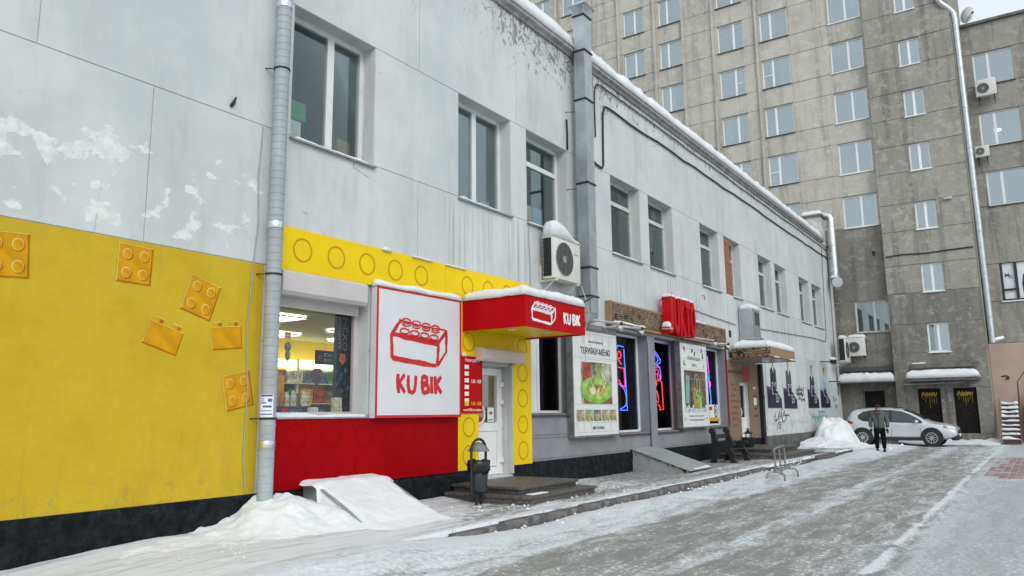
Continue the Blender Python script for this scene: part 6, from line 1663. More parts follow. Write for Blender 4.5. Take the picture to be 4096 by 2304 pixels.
# the stair tower standing proud
wf = [(4.0 + .012 * k, 4.9 + .012 * k, z, z + 1.36, 's') for k, z in enumerate((21.25, 18.37, 15.72, 12.97, 10.04, 7.0, 4.15))] + [(4.0, 4.9, 24.0, 25.36, 's')]
df = [(3.42, 4.36, .42, 2.48), (4.88, 5.80, .42, 2.48)]
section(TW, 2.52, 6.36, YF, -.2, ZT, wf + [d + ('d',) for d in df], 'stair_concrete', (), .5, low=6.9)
for w in wf: tower_window(w[0], w[1], w[2], w[3], YF, 's', TW, 'pvc_clean', 'pvc_clean')
ob('side_wall', MB().box(6.0, 6.36, YF + .5, 52, -.2, ZT), MATS['stair_concrete'], TW)
ob('rear_wall', MB().box(-26, 6.36, 52, 52.3, -.2, ZT), MATS['tower_concrete'], TW); ob('rear_wall', MB().box(-26.3, -26, YT, 52.3, -.2, ZT), MATS['tower_concrete'], TW)
ob('roof', MB().box(-26.2, 6.3, YT + .2, 52.2, ZT, ZT + .2), MATS['roof_tar'], TW)
def m_door():
    g = NT('yard_door'); n = g.noise(5, g.pos(), 5)
    MATS['yard_door'] = g.bsdf(g.mix(g.smooth(n, .3, .7), (.007, .006, .006), (.016, .013, .012)), .6, spec=.15)
m_door()
for q, (a, b, z0, z1) in enumerate(df):
    D_ = ob('door', MB().box(a, b, YF + .14, YF + .20, z0, z1), MATS['yard_door'], TW)
    sp = MB(); zt = 2.20
    pts = curve([(a + .15 + (b - a - .3) * i / 9, zt + (.09 if i % 2 else -.06) + rc.uniform(-.03, .03)) for i in range(10)], 4); sp.stroke(pts, .045, fy(YF + .137))
    pts = curve([(a + .15 + (b - a - .3) * i / 7, zt + (.05 if i % 2 else -.08) + rc.uniform(-.03, .03)) for i in range(8)], 4); sp.stroke(pts, .03, fy(YF + .136))
    for i in range(7):
        x_ = a + .2 + (b - a - .4) * i / 6; sp.stroke([(x_, zt - .05), (x_ + .004, zt - rc.uniform(.15, .45 if i != 3 else .8))], .012, fy(YF + .135))
    ob('spray_paint', sp, simple('spray_yellow', (.42, .28, .01), .6, var=.3, scale=8), D_)
    ob('door_handle', MB().tube([(b - .12, YF + .13, 1.42), (b - .12, YF + .08, 1.42), (b - .22, YF + .08, 1.42)], .014, 6), MATS['dark_steel'], D_)
ob('door', MB().box(1.06, 1.94, YT + .06, YT + .098, .3, 2.42), MATS['yard_door'], TW)
# canopies with snow
YE = YT + .10
C1 = thing('door_canopy', 'concrete canopy under a thick snow roll over the two dark doors', 'canopy', (4.6, 40.0, 2.8))
ob('slab', MB().box(3.15, 6.0, 39.55, YF - .01, 2.80, 2.93), simple('canopy_grey', (.14, .135, .125), .8, var=.3, scale=4, bump=.3), C1); ob('back_ledge', MB().box(3.28, 5.95, YF - .16, YF - .012, 3.42, 3.62), MATS['canopy_grey'], C1)
ob('lamp_tube', MB().tube([(2.9, YF - .1, 2.68), (5.3, YF - .1, 2.72)], .03, 8), MATS['lamp_steel'], C1)
snow_cap('snow_cap', 3.13, 6.02, 39.52, YF - .06, 2.93, .36, 'thick roll of snow on the canopy over the dark doors', .07, .32, .15, 61, .03)
snow_cap('snow_strip', 3.3, 3.9, YF - .16, YF - .02, 3.62, .05, 'bit of snow on the ledge above the two dark doors', .04, .05, .5, 62, .0)
C2 = thing('side_canopy', 'low concrete canopy with sagging snow beside the grey building', 'canopy', (1.3, 40.6, 2.8))
ob('slab', MB().box(.04, 2.50, 40.1, YE - .01, 2.80, 2.86), MATS['canopy_grey'], C2); ob('beam', MB().box(.15, 2.50, YE - .2, YE - .012, 3.40, 3.60), simple('beam_green', (.06, .07, .065), .6), C2)
snow_cap('snow_cap', .04, 2.50, 40.1, YE - .03, 2.862, .40, 'sagging snow on the low canopy beside the grey building', .06, .25, .3, 63, .03)
A3 = ac_unit(.58, 1.36, 40.55, 40.86, 4.13, 5.02, 'white air conditioner with snow on the dark tower wall by the corner', 'y', (.32, .48), .30)
snow_cap('snow_cap', .56, 1.38, 40.55, 40.88, 5.02, .17, 'snow on the air conditioner fixed to the tower wall', .05, .15, .25, 64, .0)
ob('wall_cable', MB().tube([(6.3, YF - .03, 8.90), (5.2, YF - .03, 8.88), (4.4, YF - .03, 8.84), (3.3, YF - .03, 8.90), (2.6, YF - .03, 8.86)], .03, 7), MATS['cable'], None, 'black cable sagging across the stair tower', 'cable')
ob('wall_lamp', MB().bbox(5.30, 5.66, YF - .16, YF - .02, 11.28, 11.40, .03), MATS['lamp_steel'], None, 'small oblong lamp on the stair tower beside a window', 'lamp')
ob('vent_hole', MB().box(1.93, 2.08, YE - .02, YE - .008, 9.10, 9.34), MATS['black'], None, 'small black hole in the tower wall above the low roof', 'vent')
# long bright downpipe at the inner corner
DP2 = thing('downpipe', 'long bright galvanised downpipe between the two concrete blocks', 'pipe', (6.65, 40.9, 4.4))
px = 6.55; py_ = 40.75
ob('pipe', MB().tube([(5.92, 40.45, 23.0), (5.92, 40.45, 21.35), (6.02, 40.5, 21.1), (6.35, 40.7, 20.75), (6.52, 40.75, 20.5), (6.55, 40.75, 20.1), (6.58, 40.75, 12.0), (6.62, 40.75, 4.45)], .135, 18), MATS['yard_pipe'], DP2, smooth=40)
for z_ in (19.6, 17.6, 15.6, 13.6, 11.6, 9.6, 7.6, 5.6): ob('joint', MB().lathe([(.138, z_), (.150, z_ + .01), (.150, z_ + .05), (.138, z_ + .06)], (6.55 + (20.1 - z_) / 15.6 * .07, 40.75, 0), 18), MATS['galvanised'], DP2)
ob('outlet', MB().tube([(6.62, 40.75, 4.6), (6.66, 40.78, 4.55), (6.85, 40.9, 4.62), (7.0, 41.0, 4.66)], .14, 16), MATS['yard_pipe'], DP2, smooth=40)

# ------------------------------------------------------------------ lower block at the right
GB = thing('apartment_block', 'lower grey concrete block at the right with a salmon ground floor', 'building', (12, 44, 0))
wg = [(7.02, 8.68, 17.24, 18.95, 'l'), (7.02, 8.70, 14.12, 15.86, 'l'), (7.04, 8.72, 11.14, 12.88, 'l'), (7.16, 9.3, 6.52, 8.40, 'l')]
wg += [(9.9 + 2.9 * k, 11.5 + 2.9 * k, z, z + 1.72, 'l') for k in range(3) for z in (17.24, 14.12, 11.14, 6.6)]
section(GB, 6.40, 20.0, YG, 4.55, 20.45, wg, 'grey_concrete', (9.3, 12.2, 15.1, 17.9), .4)
for i, w in enumerate(wg):
    if i != 3: tower_window(w[0], w[1], w[2], w[3], YG, 'l', GB, lamp=i == 1)
ob('ground_wall', MB().box(6.37, 20.0, YG - .02, YG + .4, -.2, 4.54), MATS['pink_render'], GB)
ob('roof_edge', MB().box(6.40, 20.1, YG - .15, YG + .5, 20.45, 20.58), MATS['canopy_grey'], GB)
ob('roof', MB().box(6.40, 20, YG + .4, 56, 20.35, 20.5), MATS['roof_tar'], GB); ob('side_wall', MB().box(19.7, 20, YG + .4, 56, -.2, 20.4), MATS['grey_concrete'], GB); ob('rear_wall', MB().box(6.4, 20, 55.7, 56, -.2, 20.4), MATS['grey_concrete'], GB)
# banner window
BW = thing('banner_window', 'dark framed window filled by a white MB suit advertisement', 'window', (8, YG, 6.5))
fb = MB()
for (a, b, c, d) in ((7.16, 7.26, 6.52, 8.40), (9.2, 9.3, 6.52, 8.40), (7.26, 9.2, 6.52, 6.60), (7.26, 9.2, 8.32, 8.40), (7.72, 7.84, 6.60, 8.32), (7.26, 7.72, 7.0, 7.09)): fb.box(a, b, YG + .02, YG + .12, c, d)
ob('frame', fb, simple('frame_dark', (.03, .025, .03), .5), BW); ob('sheet', MB().box(7.2, 9.28, YG + .10, YG + .14, 6.54, 8.38), simple('ad_white', (.74, .78, .80), .4, var=.03), BW)
F_ = fy(YG + .097)
ob('lettering', text(text(MB(), 'M', 7.33, 7.51, 7.63, 7.85, F_, .01), 'B', 7.50, 7.64, 7.55, 7.75, F_, .01), simple('mb_blue', (.12, .18, .36), .5), BW)
ob('suit', MB().flat([(8.0, 6.75), (8.7, 6.75), (8.75, 7.5), (8.6, 7.8), (8.4, 7.88), (8.2, 7.85), (8.05, 7.7), (7.98, 7.3)], F_), MATS['ban_suit'], BW); ob('head', MB().ell(8.36, 8.05, .11, .17, fy(YG + .096), 18), MATS['ban_skin'], BW); ob('hair', MB().ell(8.36, 8.16, .12, .09, fy(YG + .095), 16), MATS['ban_hair'], BW)
ob('sill', MB().box(7.1, 9.36, YG - .08, YG + .1, 6.46, 6.515), MATS['pvc_clean'], BW)
for (x0, x1, y0, y1, z0, z1, l, f_) in ((7.03, 7.90, 42.05, 42.35, 16.52, 17.28, 'air conditioner under the top window of the right block', (.36, .5)), (6.72, 7.32, 42.05, 42.35, 13.5, 14.05, 'smaller air conditioner half behind the bright downpipe', (.36, .5))):
    A_ = ac_unit(x0, x1, y0, y1, z0, z1, l, 'y', f_, .34)
snow_cap('snow_cap', 7.03, 7.9, 42.05, 42.35, 17.28, .08, 'snow on the air conditioner under the top window', .06, .1, .3, 71, .0)
DI = thing('satellite_dish', 'pale satellite dish on the roof of the right block', 'dish', (7.0, 43, 20.5))
dm = MB().lathe([(.0, .0), (.15, .012), (.30, .055), (.44, .13), (.445, .125), (.30, .045), (.0, -.012)], (0, 0, 0), 28, 'y')
d_ = ob('reflector', dm, simple('dish_white', (.62, .64, .65), .5), DI, smooth=35, origin=(0, 0, 0)); d_.location = Vector((6.95, 43.0, 21.35)) - DI.location; d_.rotation_euler = (R(-12), 0, R(-25)); d_.scale = (.75, 1, 1.05)
ob('mast', MB().tube([(6.95, 43.05, 20.5), (6.95, 43.05, 21.3)], .03, 8), MATS['tin'], DI); ob('feed_arm', MB().tube([(6.98, 42.95, 20.98), (7.25, 42.55, 21.1)], .015, 6).bbox(7.22, 7.32, 42.48, 42.56, 21.06, 21.14, .01), MATS['dark_steel'], DI)
ob('wall_mark', MB().tube([(6.75, YG - .04, 3.0), (6.95, YG - .05, 3.02), (7.05, YG - .05, 2.95), (7.0, YG - .05, 2.85), (6.92, YG - .05, 2.92)], .03, 6), MATS['dark_steel'], None, 'black metal bracket on the salmon wall', 'bracket')
# outside stair with snowy treads
SR = thing('outside_stair', 'dark red outside stair with snow on its treads at the right edge', 'stairs', (6.95, 40, 0))
n = 9
for q in range(n):
    y_ = 39.4 + q * .26; z_ = .20 + q * .185
    ob('riser', MB().box(6.64, 7.30, y_ + .01, y_ + .03, z_ - .17, z_), MATS['stair_red'], SR)
    ob('tread', MB().box(6.60, 7.32, y_, y_ + .28, z_ + .001, z_ + .025), MATS['stair_red'], SR)
    snow_cap('snow_strip', 6.62, 7.30, y_ - .01, y_ + .24, z_ + .025, .055 + .05 * (q > 4), 'snow on the %s tread of the outside stair' % ['lowest', 'second', 'third', 'fourth', 'fifth', 'sixth', 'seventh', 'eighth', 'topmost'][q], .04, .07, 1.5, q * 3.3, .02)
for x_ in (6.58, 7.33): ob('stringer', MB().prism([(39.3, .0), (39.45, .0), (41.8, 1.70), (41.8, 1.95), (39.4, .25)], 'x', x_ - .02, x_ + .02), simple('stringer_red', (.22, .16, .15), .6, var=.3), SR)
ob('handrail', MB().tube([(7.36, 39.4, .2), (7.36, 39.4, 1.15), (7.36, 41.7, 2.7), (7.9, 41.9, 3.5)], .022, 7), MATS['stair_red'], SR)
ob('post', MB().tube([(7.36, 41.7, 1.7), (7.36, 41.7, 2.7)], .022, 7), MATS['stair_red'], SR)
RB = ob('ramp_side', MB().prism([(7.5, .0), (12, .0), (12, 4.0), (9.5, 4.0), (8.6, 3.0), (7.55, 1.75)], 'y', 41.9, 42.4), MATS['stair_red'], SR)

# ------------------------------------------------------------------ snow heaps in the yard
def heap(X, Y):
    wx_ = X + .22 * fbm(X * 1.3 + 4, Y * 1.3, 3); wy_ = Y + .6 * fbm(X * 1.1, Y * 1.1 + 7, 3)
    a = 1.30 * np.exp(-np.abs((wx_ - .80) / .68) ** 4 - np.abs((wy_ - 35.2) / 1.2) ** 4) * (1 - .18 * np.clip(X - .8, 0, 1))
    b = .46 * np.exp(-np.abs((X - .75) / 1.0) ** 2.4 - np.abs((Y - 32.6) / 1.3) ** 2.6)
    c = .34 * np.exp(-((X - 1.2) / 1.1) ** 2 - ((Y - 34.4) / 1.2) ** 2)
    h = np.maximum(np.maximum(a, b), c) + .10 * np.minimum(a, c)
    return -.04 + h * (1 + .45 * fbm(X * 2.5, Y * 2.5, 5)) + .16 * fbm(X * 6, Y * 6, 4) * sstep(h, .02, .2)
lump(np.arange(.06, 3.4, .05), np.arange(30.6, 37.2, .06), heap, 'big heap of shovelled snow at the far end of the grey building', 'snow_heap')
def drift(X, Y):
    h = .30 * np.exp(-((Y - 40.2) / .5) ** 2) * (.55 + fbm(X * 1.6, Y * 2, 4)) + .12 * np.exp(-((Y - 39.6) / .7) ** 2)
    return -.05 + h + .05 * fbm(X * 5, Y * 5, 3)
lump(np.arange(2.6, 6.6, .06), np.arange(38.6, 40.6, .06), drift, 'trampled snow drift before the two dark doors', 'snow_drift')
def drift2(X, Y):
    return -.03 + .10 * np.exp(-((X - .2) / .5) ** 2) * (.6 + fbm(X * 2, Y * 1.2, 4)) * sstep(Y, 26, 28)

# loose clods and crumbs of snow along the kerb, the bank and the heaps
def clods():
    mb = MB(); rg = random.Random(21)
    base = [(0, 0, 1), (.89, 0, .45), (.28, .85, .45), (-.72, .53, .45), (-.72, -.53, .45), (.28, -.85, .45), (.72, .53, -.3), (-.28, .85, -.3), (-.89, 0, -.3), (-.28, -.85, -.3), (.72, -.53, -.3)]
    fc_ = [(0, 1, 2), (0, 2, 3), (0, 3, 4), (0, 4, 5), (0, 5, 1), (1, 6, 2), (2, 7, 3), (3, 8, 4), (4, 9, 5), (5, 10, 1), (6, 7, 2), (7, 8, 3), (8, 9, 4), (9, 10, 5), (10, 6, 1)]
    def one(x, y, z, s):
        a = rg.uniform(0, 6.3); ca, sa = math.cos(a), math.sin(a); k = [rg.uniform(.6, 1.25) for _ in base]; f = rg.uniform(.45, .9)
        mb.raw([(x + s * q * (b[0] * ca - b[1] * sa), y + s * q * (b[0] * sa + b[1] * ca), z + s * q * b[2] * f) for b, q in zip(base, k)], fc_)
    for _ in range(230):
        y = 5.5 + 18 * rg.random() ** 1.2; x = kerb_x(y) + abs(rg.gauss(.05, .16)); one(x, y, .03 + .05 * rg.random(), rg.uniform(.008, .032) * (1.5 if rg.random() < .12 else 1))
    for _ in range(110):
        y = rg.uniform(4.5, 9.6); x = .9 + rg.gauss(.25, .28); one(x, y, .125 + .01 * rg.random(), rg.uniform(.006, .02))
    for _ in range(150):
        y = rg.uniform(9.0, 13.5); x = rg.uniform(.3, 2.2); one(x, y, .14, rg.uniform(.01, .03))
    for _ in range(160):
        one(rg.uniform(.4, 3.2), rg.uniform(31.2, 36.5), .02, rg.uniform(.03, .10))
    return mb
ob('snow_clods', clods(), MATS['snow'], None, 'loose clods of snow scattered along the kerb and drifts', 'snow', None, 'stuff', smooth=True)
# ------------------------------------------------------------------ parked car (length along +x, near side at -y), built at the origin
CAR = thing('parked_car', 'silver compact SUV parked before the dark doors facing right', 'car', (0, 0, 0))
def m_paint():
    g = NT('car_silver'); n = g.noise(2, g.pos('object'), 3)
    c = g.mix(n, (.60, .64, .68), (.70, .73, .76))
    lowd = g.smooth(g.add(g.xyz(g.pos('object'))[2], g.mul(g.noise(5, g.pos('object'), 5), .3)), -.35, .15)
    c = g.mix(g.mul(g.sub(1.0, lowd), .35), c, (.32, .31, .29))
    MATS['car_silver'] = g.bsdf(c, .32, .35, None, .5, Coat_Weight=.6, Coat_Roughness=.12)
m_paint()
simple('car_trim', (.018, .018, .02), .55, var=.2); simple('car_glass', (.035, .045, .05), .06, var=.1, spec=.8); simple('lens_red', (.45, .015, .02), .2, var=.2); simple('lens_clear', (.62, .64, .66), .12, var=.15); simple('rim', (.52, .53, .54), .32, metal=.7, var=.1); simple('tyre', (.016, .016, .017), .8, var=.3, scale=30, dirt=((.4, .4, .4), .35))
# stations along the length: x, z of sill, of side bulge, of belt, of roof edge, of roof crown; half widths at each
ST_ = [  # x    sill  bulge belt  redge crown   ws   wb   wbelt wr
    (.00, .46, .62, .86, .98, 1.00, .66, .74, .70, .52),
    (.06, .36, .62, .92, 1.14, 1.17, .76, .82, .78, .60),
    (.18, .30, .64, .97, 1.40, 1.43, .82, .87, .84, .60),
    (.36, .26, .64, .99, 1.515, 1.555, .84, .885, .855, .585),
    (.70, .24, .64, 1.00, 1.565, 1.605, .85, .885, .86, .59),
    (1.25, .23, .63, .985, 1.585, 1.625, .85, .885, .86, .60),
    (1.80, .23, .62, .965, 1.575, 1.62, .85, .885, .86, .60),
    (2.25, .23, .61, .945, 1.52, 1.575, .85, .885, .86, .595),
    (2.62, .23, .60, .93, 1.385, 1.44, .85, .885, .86, .60),
    (2.95, .23, .60, .925, 1.20, 1.245, .85, .885, .86, .64),
    (3.22, .23, .60, .92, 1.02, 1.045, .85, .885, .86, .70),
    (3.45, .24, .60, .90, .955, .985, .85, .885, .85, .66),
    (3.85, .26, .59, .85, .905, .93, .83, .87, .82, .62),
    (4.12, .30, .58, .77, .835, .855, .78, .82, .76, .56),
    (4.25, .36, .56, .69, .74, .755, .70, .74, .68, .50),
    (4.295, .42, .54, .62, .66, .67, .62, .66, .60, .44)]
def cross(s):
    x, zs_, zb_, zl, zr, zc, ws, wb, wl_, wr = s
    half = [(0, zs_), (ws * .6, zs_), (ws, zs_ + .03), (wb, zb_ - .10), (wb, zb_ + .08), (wl_ + .012, zl - .06), (wl_, zl), (wl_ * .5 + wr * .5 + .012, (zl + zr) / 2), (wr + .02, zr - .03), (wr - .06, zr + .01), (wr * .5, zc - .006), (0, zc)]
    return [(x, -y, z) for y, z in half] + [(x, y, z) for y, z in half[-2:0:-1]]
def surf(x, v, side=-1):
    """point on the side glass area: v 0 at the belt, 1 at the roof edge"""
    xs = [s[0] for s in ST_]
    g_ = lambda i: np.interp(x, xs, [s[i] for s in ST_])
    zl, zr, wl_, wr = g_(3), g_(4), g_(8), g_(9)
    mid = (wl_ * .5 + wr * .5 + .012, (zl + zr) / 2)
    if v < .5: t = v / .5; w = wl_ + (mid[0] - wl_) * t; z = zl + (mid[1] - zl) * t
    else: t = (v - .5) / .5; w = mid[0] + (wr + .02 - mid[0]) * t; z = mid[1] + (zr - .03 - mid[1]) * t
    return x, side * (w + .006), z
cb = MB(); nst = len(ST_); npt = len(cross(ST_[0]))
for s in ST_: cb.v += cross(s)
for i in range(nst - 1):
    for j in range(npt): cb.f.append((i * npt + j, (i + 1) * npt + j, (i + 1) * npt + (j + 1) % npt, i * npt + (j + 1) % npt))
cb.f.append(tuple(range(npt))); cb.f.append(tuple(range((nst - 1) * npt, nst * npt))[::-1])
body = ob('body', cb, MATS['car_silver'], CAR, smooth=True, origin=(0, 0, 0))
md = body.modifiers.new('smooth', 'SUBSURF'); md.levels = 2; md.render_levels = 2
def patch(name, outline, mat, parent, side=-1, off=.0, n=8, thick=0):
    """side glazing: outline = list of (x, v_low, v_high) columns"""
    mb = MB()
    for s_ in ((-1, 1) if side == 0 else (side,)):
        vs_ = []
        for (x, a, b) in outline:
            for k in range(n + 1):
                p = surf(x, a + (b - a) * k / n, s_); vs_.append((p[0], p[1] + s_ * off, p[2]))
        m = len(outline); f = []
        for i in range(m - 1):
            for k in range(n): f.append((i * (n + 1) + k, (i + 1) * (n + 1) + k, (i + 1) * (n + 1) + k + 1, i * (n + 1) + k + 1))
        mb.raw(vs_, f)
    return ob(name, mb, mat, parent, smooth=True)
patch('side_glazing', [(.55, .30, .52), (.75, .08, .80), (1.0, .05, .90), (1.4, .05, .93), (1.9, .05, .93), (2.3, .06, .92), (2.6, .08, .86), (2.9, .10, .74), (3.05, .12, .40)], MATS['car_trim'], body, 0, .016)
for s_ in (-1, 1):
    patch('window', [(.66, .30, .52), (.80, .13, .72), (.98, .11, .82)], MATS['car_glass'], body, s_, .024)
    patch('window', [(1.06, .11, .84), (1.4, .10, .87), (1.80, .10, .87)], MATS['car_glass'], body, s_, .024)
    patch('window', [(1.90, .10, .87), (2.3, .11, .85), (2.6, .13, .78), (2.84, .15, .62)], MATS['car_glass'], body, s_, .024)
# windscreen and rear window
wsn = MB()
def topline(x): xs = [s[0] for s in ST_]; return np.interp(x, xs, [s[5] for s in ST_]), np.interp(x, xs, [s[9] for s in ST_]), np.interp(x, xs, [s[4] for s in ST_])
def screen(xa, xb, off, name):
    mb = MB(); vs_ = []; m = 8; n = 8
    for i in range(m + 1):
        x = xa + (xb - xa) * i / m; zc, wr, zr = topline(x)
        for k in range(n + 1):
            t = -1 + 2 * k / n; z = zc - (zc - zr) * t * t; vs_.append((x, t * (wr - .05), z + off))
    f = [(i * (n + 1) + k, (i + 1) * (n + 1) + k, (i + 1) * (n + 1) + k + 1, i * (n + 1) + k + 1) for i in range(m) for k in range(n)]
    return ob(name, mb.raw(vs_, f), MATS['car_glass'], body, smooth=True)
screen(2.36, 3.14, .012, 'windscreen'); screen(.10, .26, .016, 'rear_window')
# lower cladding, arches, wheels
for s_ in (-1, 1): ob('sill_cladding', MB().bbox(1.15, 3.0, s_ * .878 - .03, s_ * .878 + .03, .22, .36, .02), MATS['car_trim'], CAR)
for (nm, x0, x1, z0, z1, w) in (('front_bumper', 4.05, 4.315, .24, .46, .72), ('rear_bumper', -.02, .22, .26, .50, .74)):
    ob(nm, MB().bbox(x0, x1, -w, w, z0, z1, .05), MATS['car_trim'], CAR, smooth=40)
ob('grille', MB().bbox(4.20, 4.31, -.42, .42, .50, .66, .03), MATS['car_trim'], CAR)
for xw in (.70, 3.37):
    for s_ in (-1, 1):
        ar = MB(); ra, rb_ = .36, .425; n = 20
        vs_ = []
        for i in range(n + 1):
            t = R(-18 + 216 * i / n)
            for (r_, y_) in ((ra, .80), (ra, .900), (rb_, .900), (rb_, .80)): vs_.append((xw + r_ * math.cos(t), s_ * y_, .345 + r_ * math.sin(t)))
        f = []
        for i in range(n):
            for k in range(4): f.append((i * 4 + k, i * 4 + (k + 1) % 4, (i + 1) * 4 + (k + 1) % 4, (i + 1) * 4 + k))
        ob('wheel_arch', ar.raw(vs_, f), MATS['car_trim'], CAR, smooth=35)
        ob('wheel_well', MB().lathe([(.0, s_ * .60), (.375, s_ * .60), (.375, s_ * .892), (.0, s_ * .892)] , (xw, 0, .345), 26, 'y'), MATS['black'], CAR)
        wh = ob('wheel', MB().lathe([(.215, s_ * .72), (.30, s_ * .72), (.335, s_ * .75), (.340, s_ * .80), (.335, s_ * .88), (.30, s_ * .905), (.225, s_ * .905), (.215, s_ * .88)], (xw, 0, .34), 32, 'y'), MATS['tyre'], CAR, smooth=35)
        ob('rim_well', MB().ell(xw, .34, .222, .222, lambda u, v, s_=s_: (u, s_ * .893, v), 28), MATS['black'], wh)
        rim = MB(); rim.ring((xw, .34), .212, .026, lambda u, v, s_=s_: (u, s_ * .909, v), 32)
        for k in range(10):
            t = 2 * math.pi * k / 10 + .15
            for dt_ in (0,):
                c_, sn = math.cos(t), math.sin(t)
                rim.stroke([(xw + .03 * c_, .34 + .03 * sn), (xw + .12 * c_, .34 + .12 * sn), (xw + .21 * c_, .34 + .21 * sn)], [.035, .022, .036], lambda u, v, s_=s_: (u, s_ * .910, v))
        rim.ell(xw, .34, .045, .045, lambda u, v, s_=s_: (u, s_ * .912, v), 16)
        ob('rim', rim, MATS['rim'], wh)
# lamps, mirrors, handles, shut lines
for s_ in (-1, 1):
    hl = MB().raw([(3.78, s_ * .845, .80), (4.02, s_ * .815, .70), (4.20, s_ * .73, .665), (4.24, s_ * .66, .72), (4.10, s_ * .70, .815), (3.85, s_ * .81, .855)], [(0, 1, 2, 3, 4, 5) if s_ < 0 else (5, 4, 3, 2, 1, 0)])
    hl.v = [(x + .02, y + s_ * .02, z + .01) for x, y, z in hl.v]
    ob('headlight', hl, MATS['lens_clear'], body)
    ob('turn_lamp', MB().raw([(3.80, s_ * .872, .81), (3.93, s_ * .862, .76), (3.95, s_ * .862, .80), (3.84, s_ * .868, .845)], [(0, 1, 2, 3)]), simple('lens_amber', (.6, .2, .08), .2), body)
    tl = MB().raw([(.06, s_ * .83, .90), (.34, s_ * .892, .93), (.36, s_ * .885, 1.0), (.16, s_ * .86, 1.06), (.07, s_ * .80, 1.06)], [(0, 1, 2, 3, 4)])
    ob('tail_light', tl, MATS['lens_red'], body)
    mr = MB().ball((2.86, s_ * .985, 1.01), (.075, .10, .07), 14, 8); ob('mirror', mr, MATS['lens_clear'], body, smooth=True); ob('mirror_foot', MB().tube([(2.90, s_ * .86, .98), (2.88, s_ * .96, .985)], .025, 6), MATS['car_trim'], body)
    for x_ in (1.32, 2.02): ob('door_handle', MB().bbox(x_, x_ + .19, s_ * .892 - .012, s_ * .892 + .012, .86, .89, .01), MATS['lens_clear'], body)
    ln_ = MB()
    for x_ in (1.02, 1.86, 2.98): ln_.box(x_ - .004, x_ + .004, s_ * .889 - .004, s_ * .889 + .004, .40, .76)
    ob('door_gap', ln_, MATS['car_trim'], body)
    ob('roof_rail', MB().tube([(.55, s_ * .60, 1.575), (.8, s_ * .60, 1.61), (1.8, s_ * .60, 1.625), (2.2, s_ * .595, 1.575)], .016, 6), MATS['car_trim'], body)
ob('number_plate', MB().box(4.312, 4.325, -.26, .26, .40, .51), MATS['paint_white'], CAR)
CAR.location = (.93, 37.50, .0)
CAR.rotation_euler = (0, 0, R(-1.5))

# ------------------------------------------------------------------ the man in the yard
MAN = thing('person', 'man in a grey green winter jacket, black trousers and knitted cap facing the camera', 'person', (0, 0, 0))
def skin(name, joints, edges, mat, parent, root=0, sub=2):
    me = bpy.data.meshes.new(name)
    me.from_pydata([j[:3] for j in joints], edges, [])
    o = bpy.data.objects.new(name, me); col.objects.link(o); o.parent = parent; ORI[o.name] = ORI[parent.name]
    md = o.modifiers.new('skin', 'SKIN'); md.use_smooth_shade = True
    sv = me.skin_vertices[0].data
    for i, j in enumerate(joints):
        r_ = j[3] if isinstance(j[3], tuple) else (j[3], j[3]); sv[i].radius = r_
        sv[i].use_root = i == root
    s = o.modifiers.new('sub', 'SUBSURF'); s.levels = sub; s.render_levels = sub
    me.materials.append(mat)
    return o
sk_m = simple('skin', (.42, .24, .175), .55, var=.08); coat = simple('jacket', (.085, .098, .093), .75, var=.25, scale=9, bump=.3); trou = simple('trousers', (.006, .006, .008), .85, var=.2, spec=.1); wool = simple('wool', (.013, .013, .015), .9, var=.3, scale=30, bump=.5)
# body: pelvis 0, chest, neck, head, legs (man faces -y)
bj = [(0, 0, .90, (.13, .10)), (0, 0, 1.10, (.13, .10)), (0, .0, 1.32, (.15, .10)), (0, -.01, 1.44, .06), (0, -.02, 1.56, (.075, .09)), (0, -.02, 1.64, (.07, .085)),
      (-.10, 0, .84, .095), (-.11, -.01, .48, .065), (-.115, .01, .12, .04), (-.115, -.01, .10, .02),
      (.10, 0, .84, .095), (.11, -.01, .48, .065), (.115, .01, .12, .04), (.115, -.01, .10, .02),
      (-.19, 0, 1.38, .06), (-.25, .02, 1.12, .05), (-.25, -.03, .86, .038), (.19, 0, 1.38, .06), (.25, .02, 1.12, .05), (.25, -.03, .86, .038)]
be = [(0, 1), (1, 2), (2, 3), (3, 4), (4, 5), (0, 6), (6, 7), (7, 8), (8, 9), (0, 10), (10, 11), (11, 12), (12, 13), (2, 14), (14, 15), (15, 16), (2, 17), (17, 18), (18, 19)]
pb = skin('body', bj, be, sk_m, MAN)
jj = [(0, .0, .80, (.21, .165)), (0, 0, .98, (.215, .17)), (0, 0, 1.18, (.205, .165)), (0, .01, 1.36, (.17, .13)), (0, .0, 1.46, (.10, .09)),
      (-.20, .01, 1.39, .085), (-.285, .02, 1.14, .082), (-.28, -.05, .88, .065), (.20, .01, 1.39, .085), (.285, .02, 1.14, .082), (.28, -.05, .88, .065)]
jk = skin('jacket', jj, [(0, 1), (1, 2), (2, 3), (3, 4), (3, 5), (5, 6), (6, 7), (3, 8), (8, 9), (9, 10)], coat, MAN, 2)
zb = MB().box(-.008, .008, -.178, -.170, .74, 1.42); ob('zip', zb, MATS['dark_steel'], MAN)
hood = MB().tube([(-.11, -.03, 1.46), (-.10, .07, 1.50), (0, .12, 1.51), (.10, .07, 1.50), (.11, -.03, 1.46), (.06, -.11, 1.42), (-.06, -.11, 1.42)], .045, 8, closed=True); ob('collar', hood, coat, MAN, smooth=True)
tj = [(0, 0, .86, (.165, .13)), (-.10, 0, .78, .115), (-.115, -.01, .48, .092), (-.12, .01, .10, .075), (.10, 0, .78, .115), (.115, -.01, .48, .092), (.12, .01, .10, .075)]
skin('trousers', tj, [(0, 1), (1, 2), (2, 3), (0, 4), (4, 5), (5, 6)], trou, MAN)
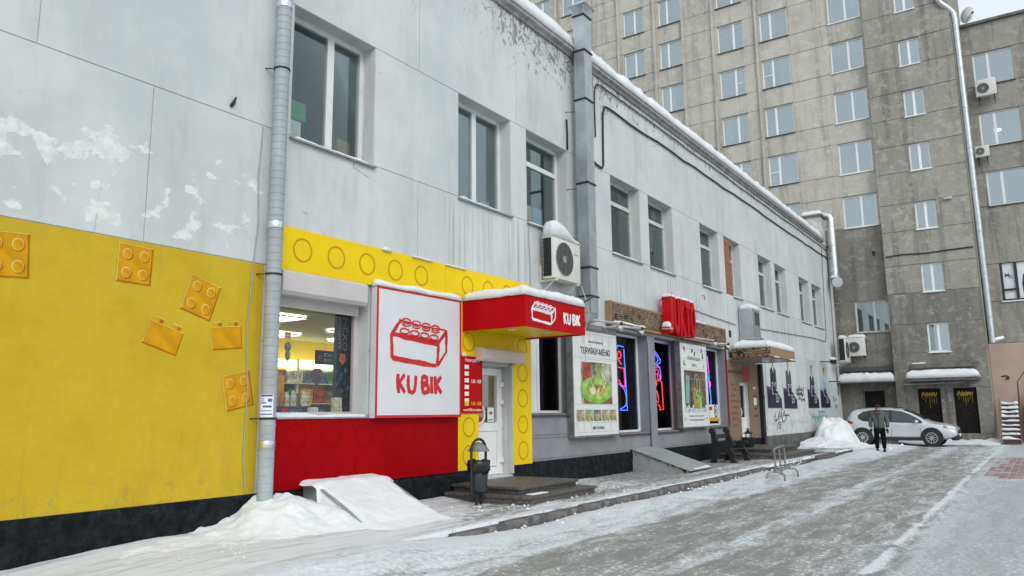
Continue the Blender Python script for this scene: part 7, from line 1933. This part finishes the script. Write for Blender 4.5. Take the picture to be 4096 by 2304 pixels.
for s_ in (-1, 1):
    bt = MB().tube([(s_ * .12, .07, .055), (s_ * .12, .0, .06), (s_ * .125, -.10, .05), (s_ * .13, -.19, .038)], [.045, .058, .052, .034], 10); ob('boot', bt, MATS['black'], MAN, smooth=True)
    hd = [(s_ * .275, -.06, .86, (.038, .028)), (s_ * .275, -.075, .79, (.042, .024))]; he = [(0, 1)]
    for q, (dx, ln) in enumerate(((-.030, .075), (-.010, .085), (.010, .08), (.030, .06))):
        b_ = len(hd); hd += [(s_ * .275 + dx, -.08, .755, .010), (s_ * .275 + dx, -.09, .755 - ln * .55, .009), (s_ * .275 + dx * .9, -.075, .755 - ln, .008)]; he += [(1, b_), (b_, b_ + 1), (b_ + 1, b_ + 2)]
    b_ = len(hd); hd += [(s_ * .235, -.09, .80, .011), (s_ * .228, -.10, .755, .009)]; he += [(0, b_), (b_, b_ + 1)]
    skin('glove', hd, he, wool, MAN, 0, 1)
hdm = MB().ball((0, -.02, 1.575), (.078, .098, .115), 18, 14)
hdm.v = [(x * (1 - .25 * max(0, 1.54 - z) / .08), y, z) for x, y, z in hdm.v]
ob('head', hdm, sk_m, MAN, smooth=True)
fc_ = MB().raw([(-.014, -.112, 1.555), (.014, -.112, 1.555), (0, -.138, 1.552), (0, -.112, 1.60)], [(0, 1, 2), (0, 2, 3), (1, 3, 2)]); ob('nose', fc_, sk_m, MAN)
for s_ in (-1, 1):
    ob('eye', MB().ball((s_ * .030, -.107, 1.585), .010, 8, 6), MATS['ink'], MAN); ob('ear', MB().ball((s_ * .079, -.01, 1.572), (.012, .022, .032), 8, 6), sk_m, MAN, smooth=True)
ob('mouth', MB().tube([(-.024, -.104, 1.520), (0, -.110, 1.518), (.024, -.104, 1.520)], .005, 6), simple('lips', (.28, .11, .09), .5), MAN)
ob('scarf', MB().tube([(-.07, -.05, 1.475), (0, -.095, 1.47), (.07, -.05, 1.475), (.06, .05, 1.48), (-.06, .05, 1.48)], .035, 8, closed=True), wool, MAN, smooth=True)
cp = MB().lathe([(.0, 1.735), (.04, 1.73), (.08, 1.70), (.096, 1.655), (.098, 1.615), (.090, 1.612), (.0, 1.62)][::-1], (0, -.015, 0), 20); cp.v = [(x, -.015 + (y + .015) * 1.12, z) for x, y, z in cp.v]
ob('cap', cp, wool, MAN, smooth=True)
MAN.location = (3.19, 31.05, 0.0)
MAN.rotation_euler = (0, 0, R(6))
MAN.scale = (.985,) * 3
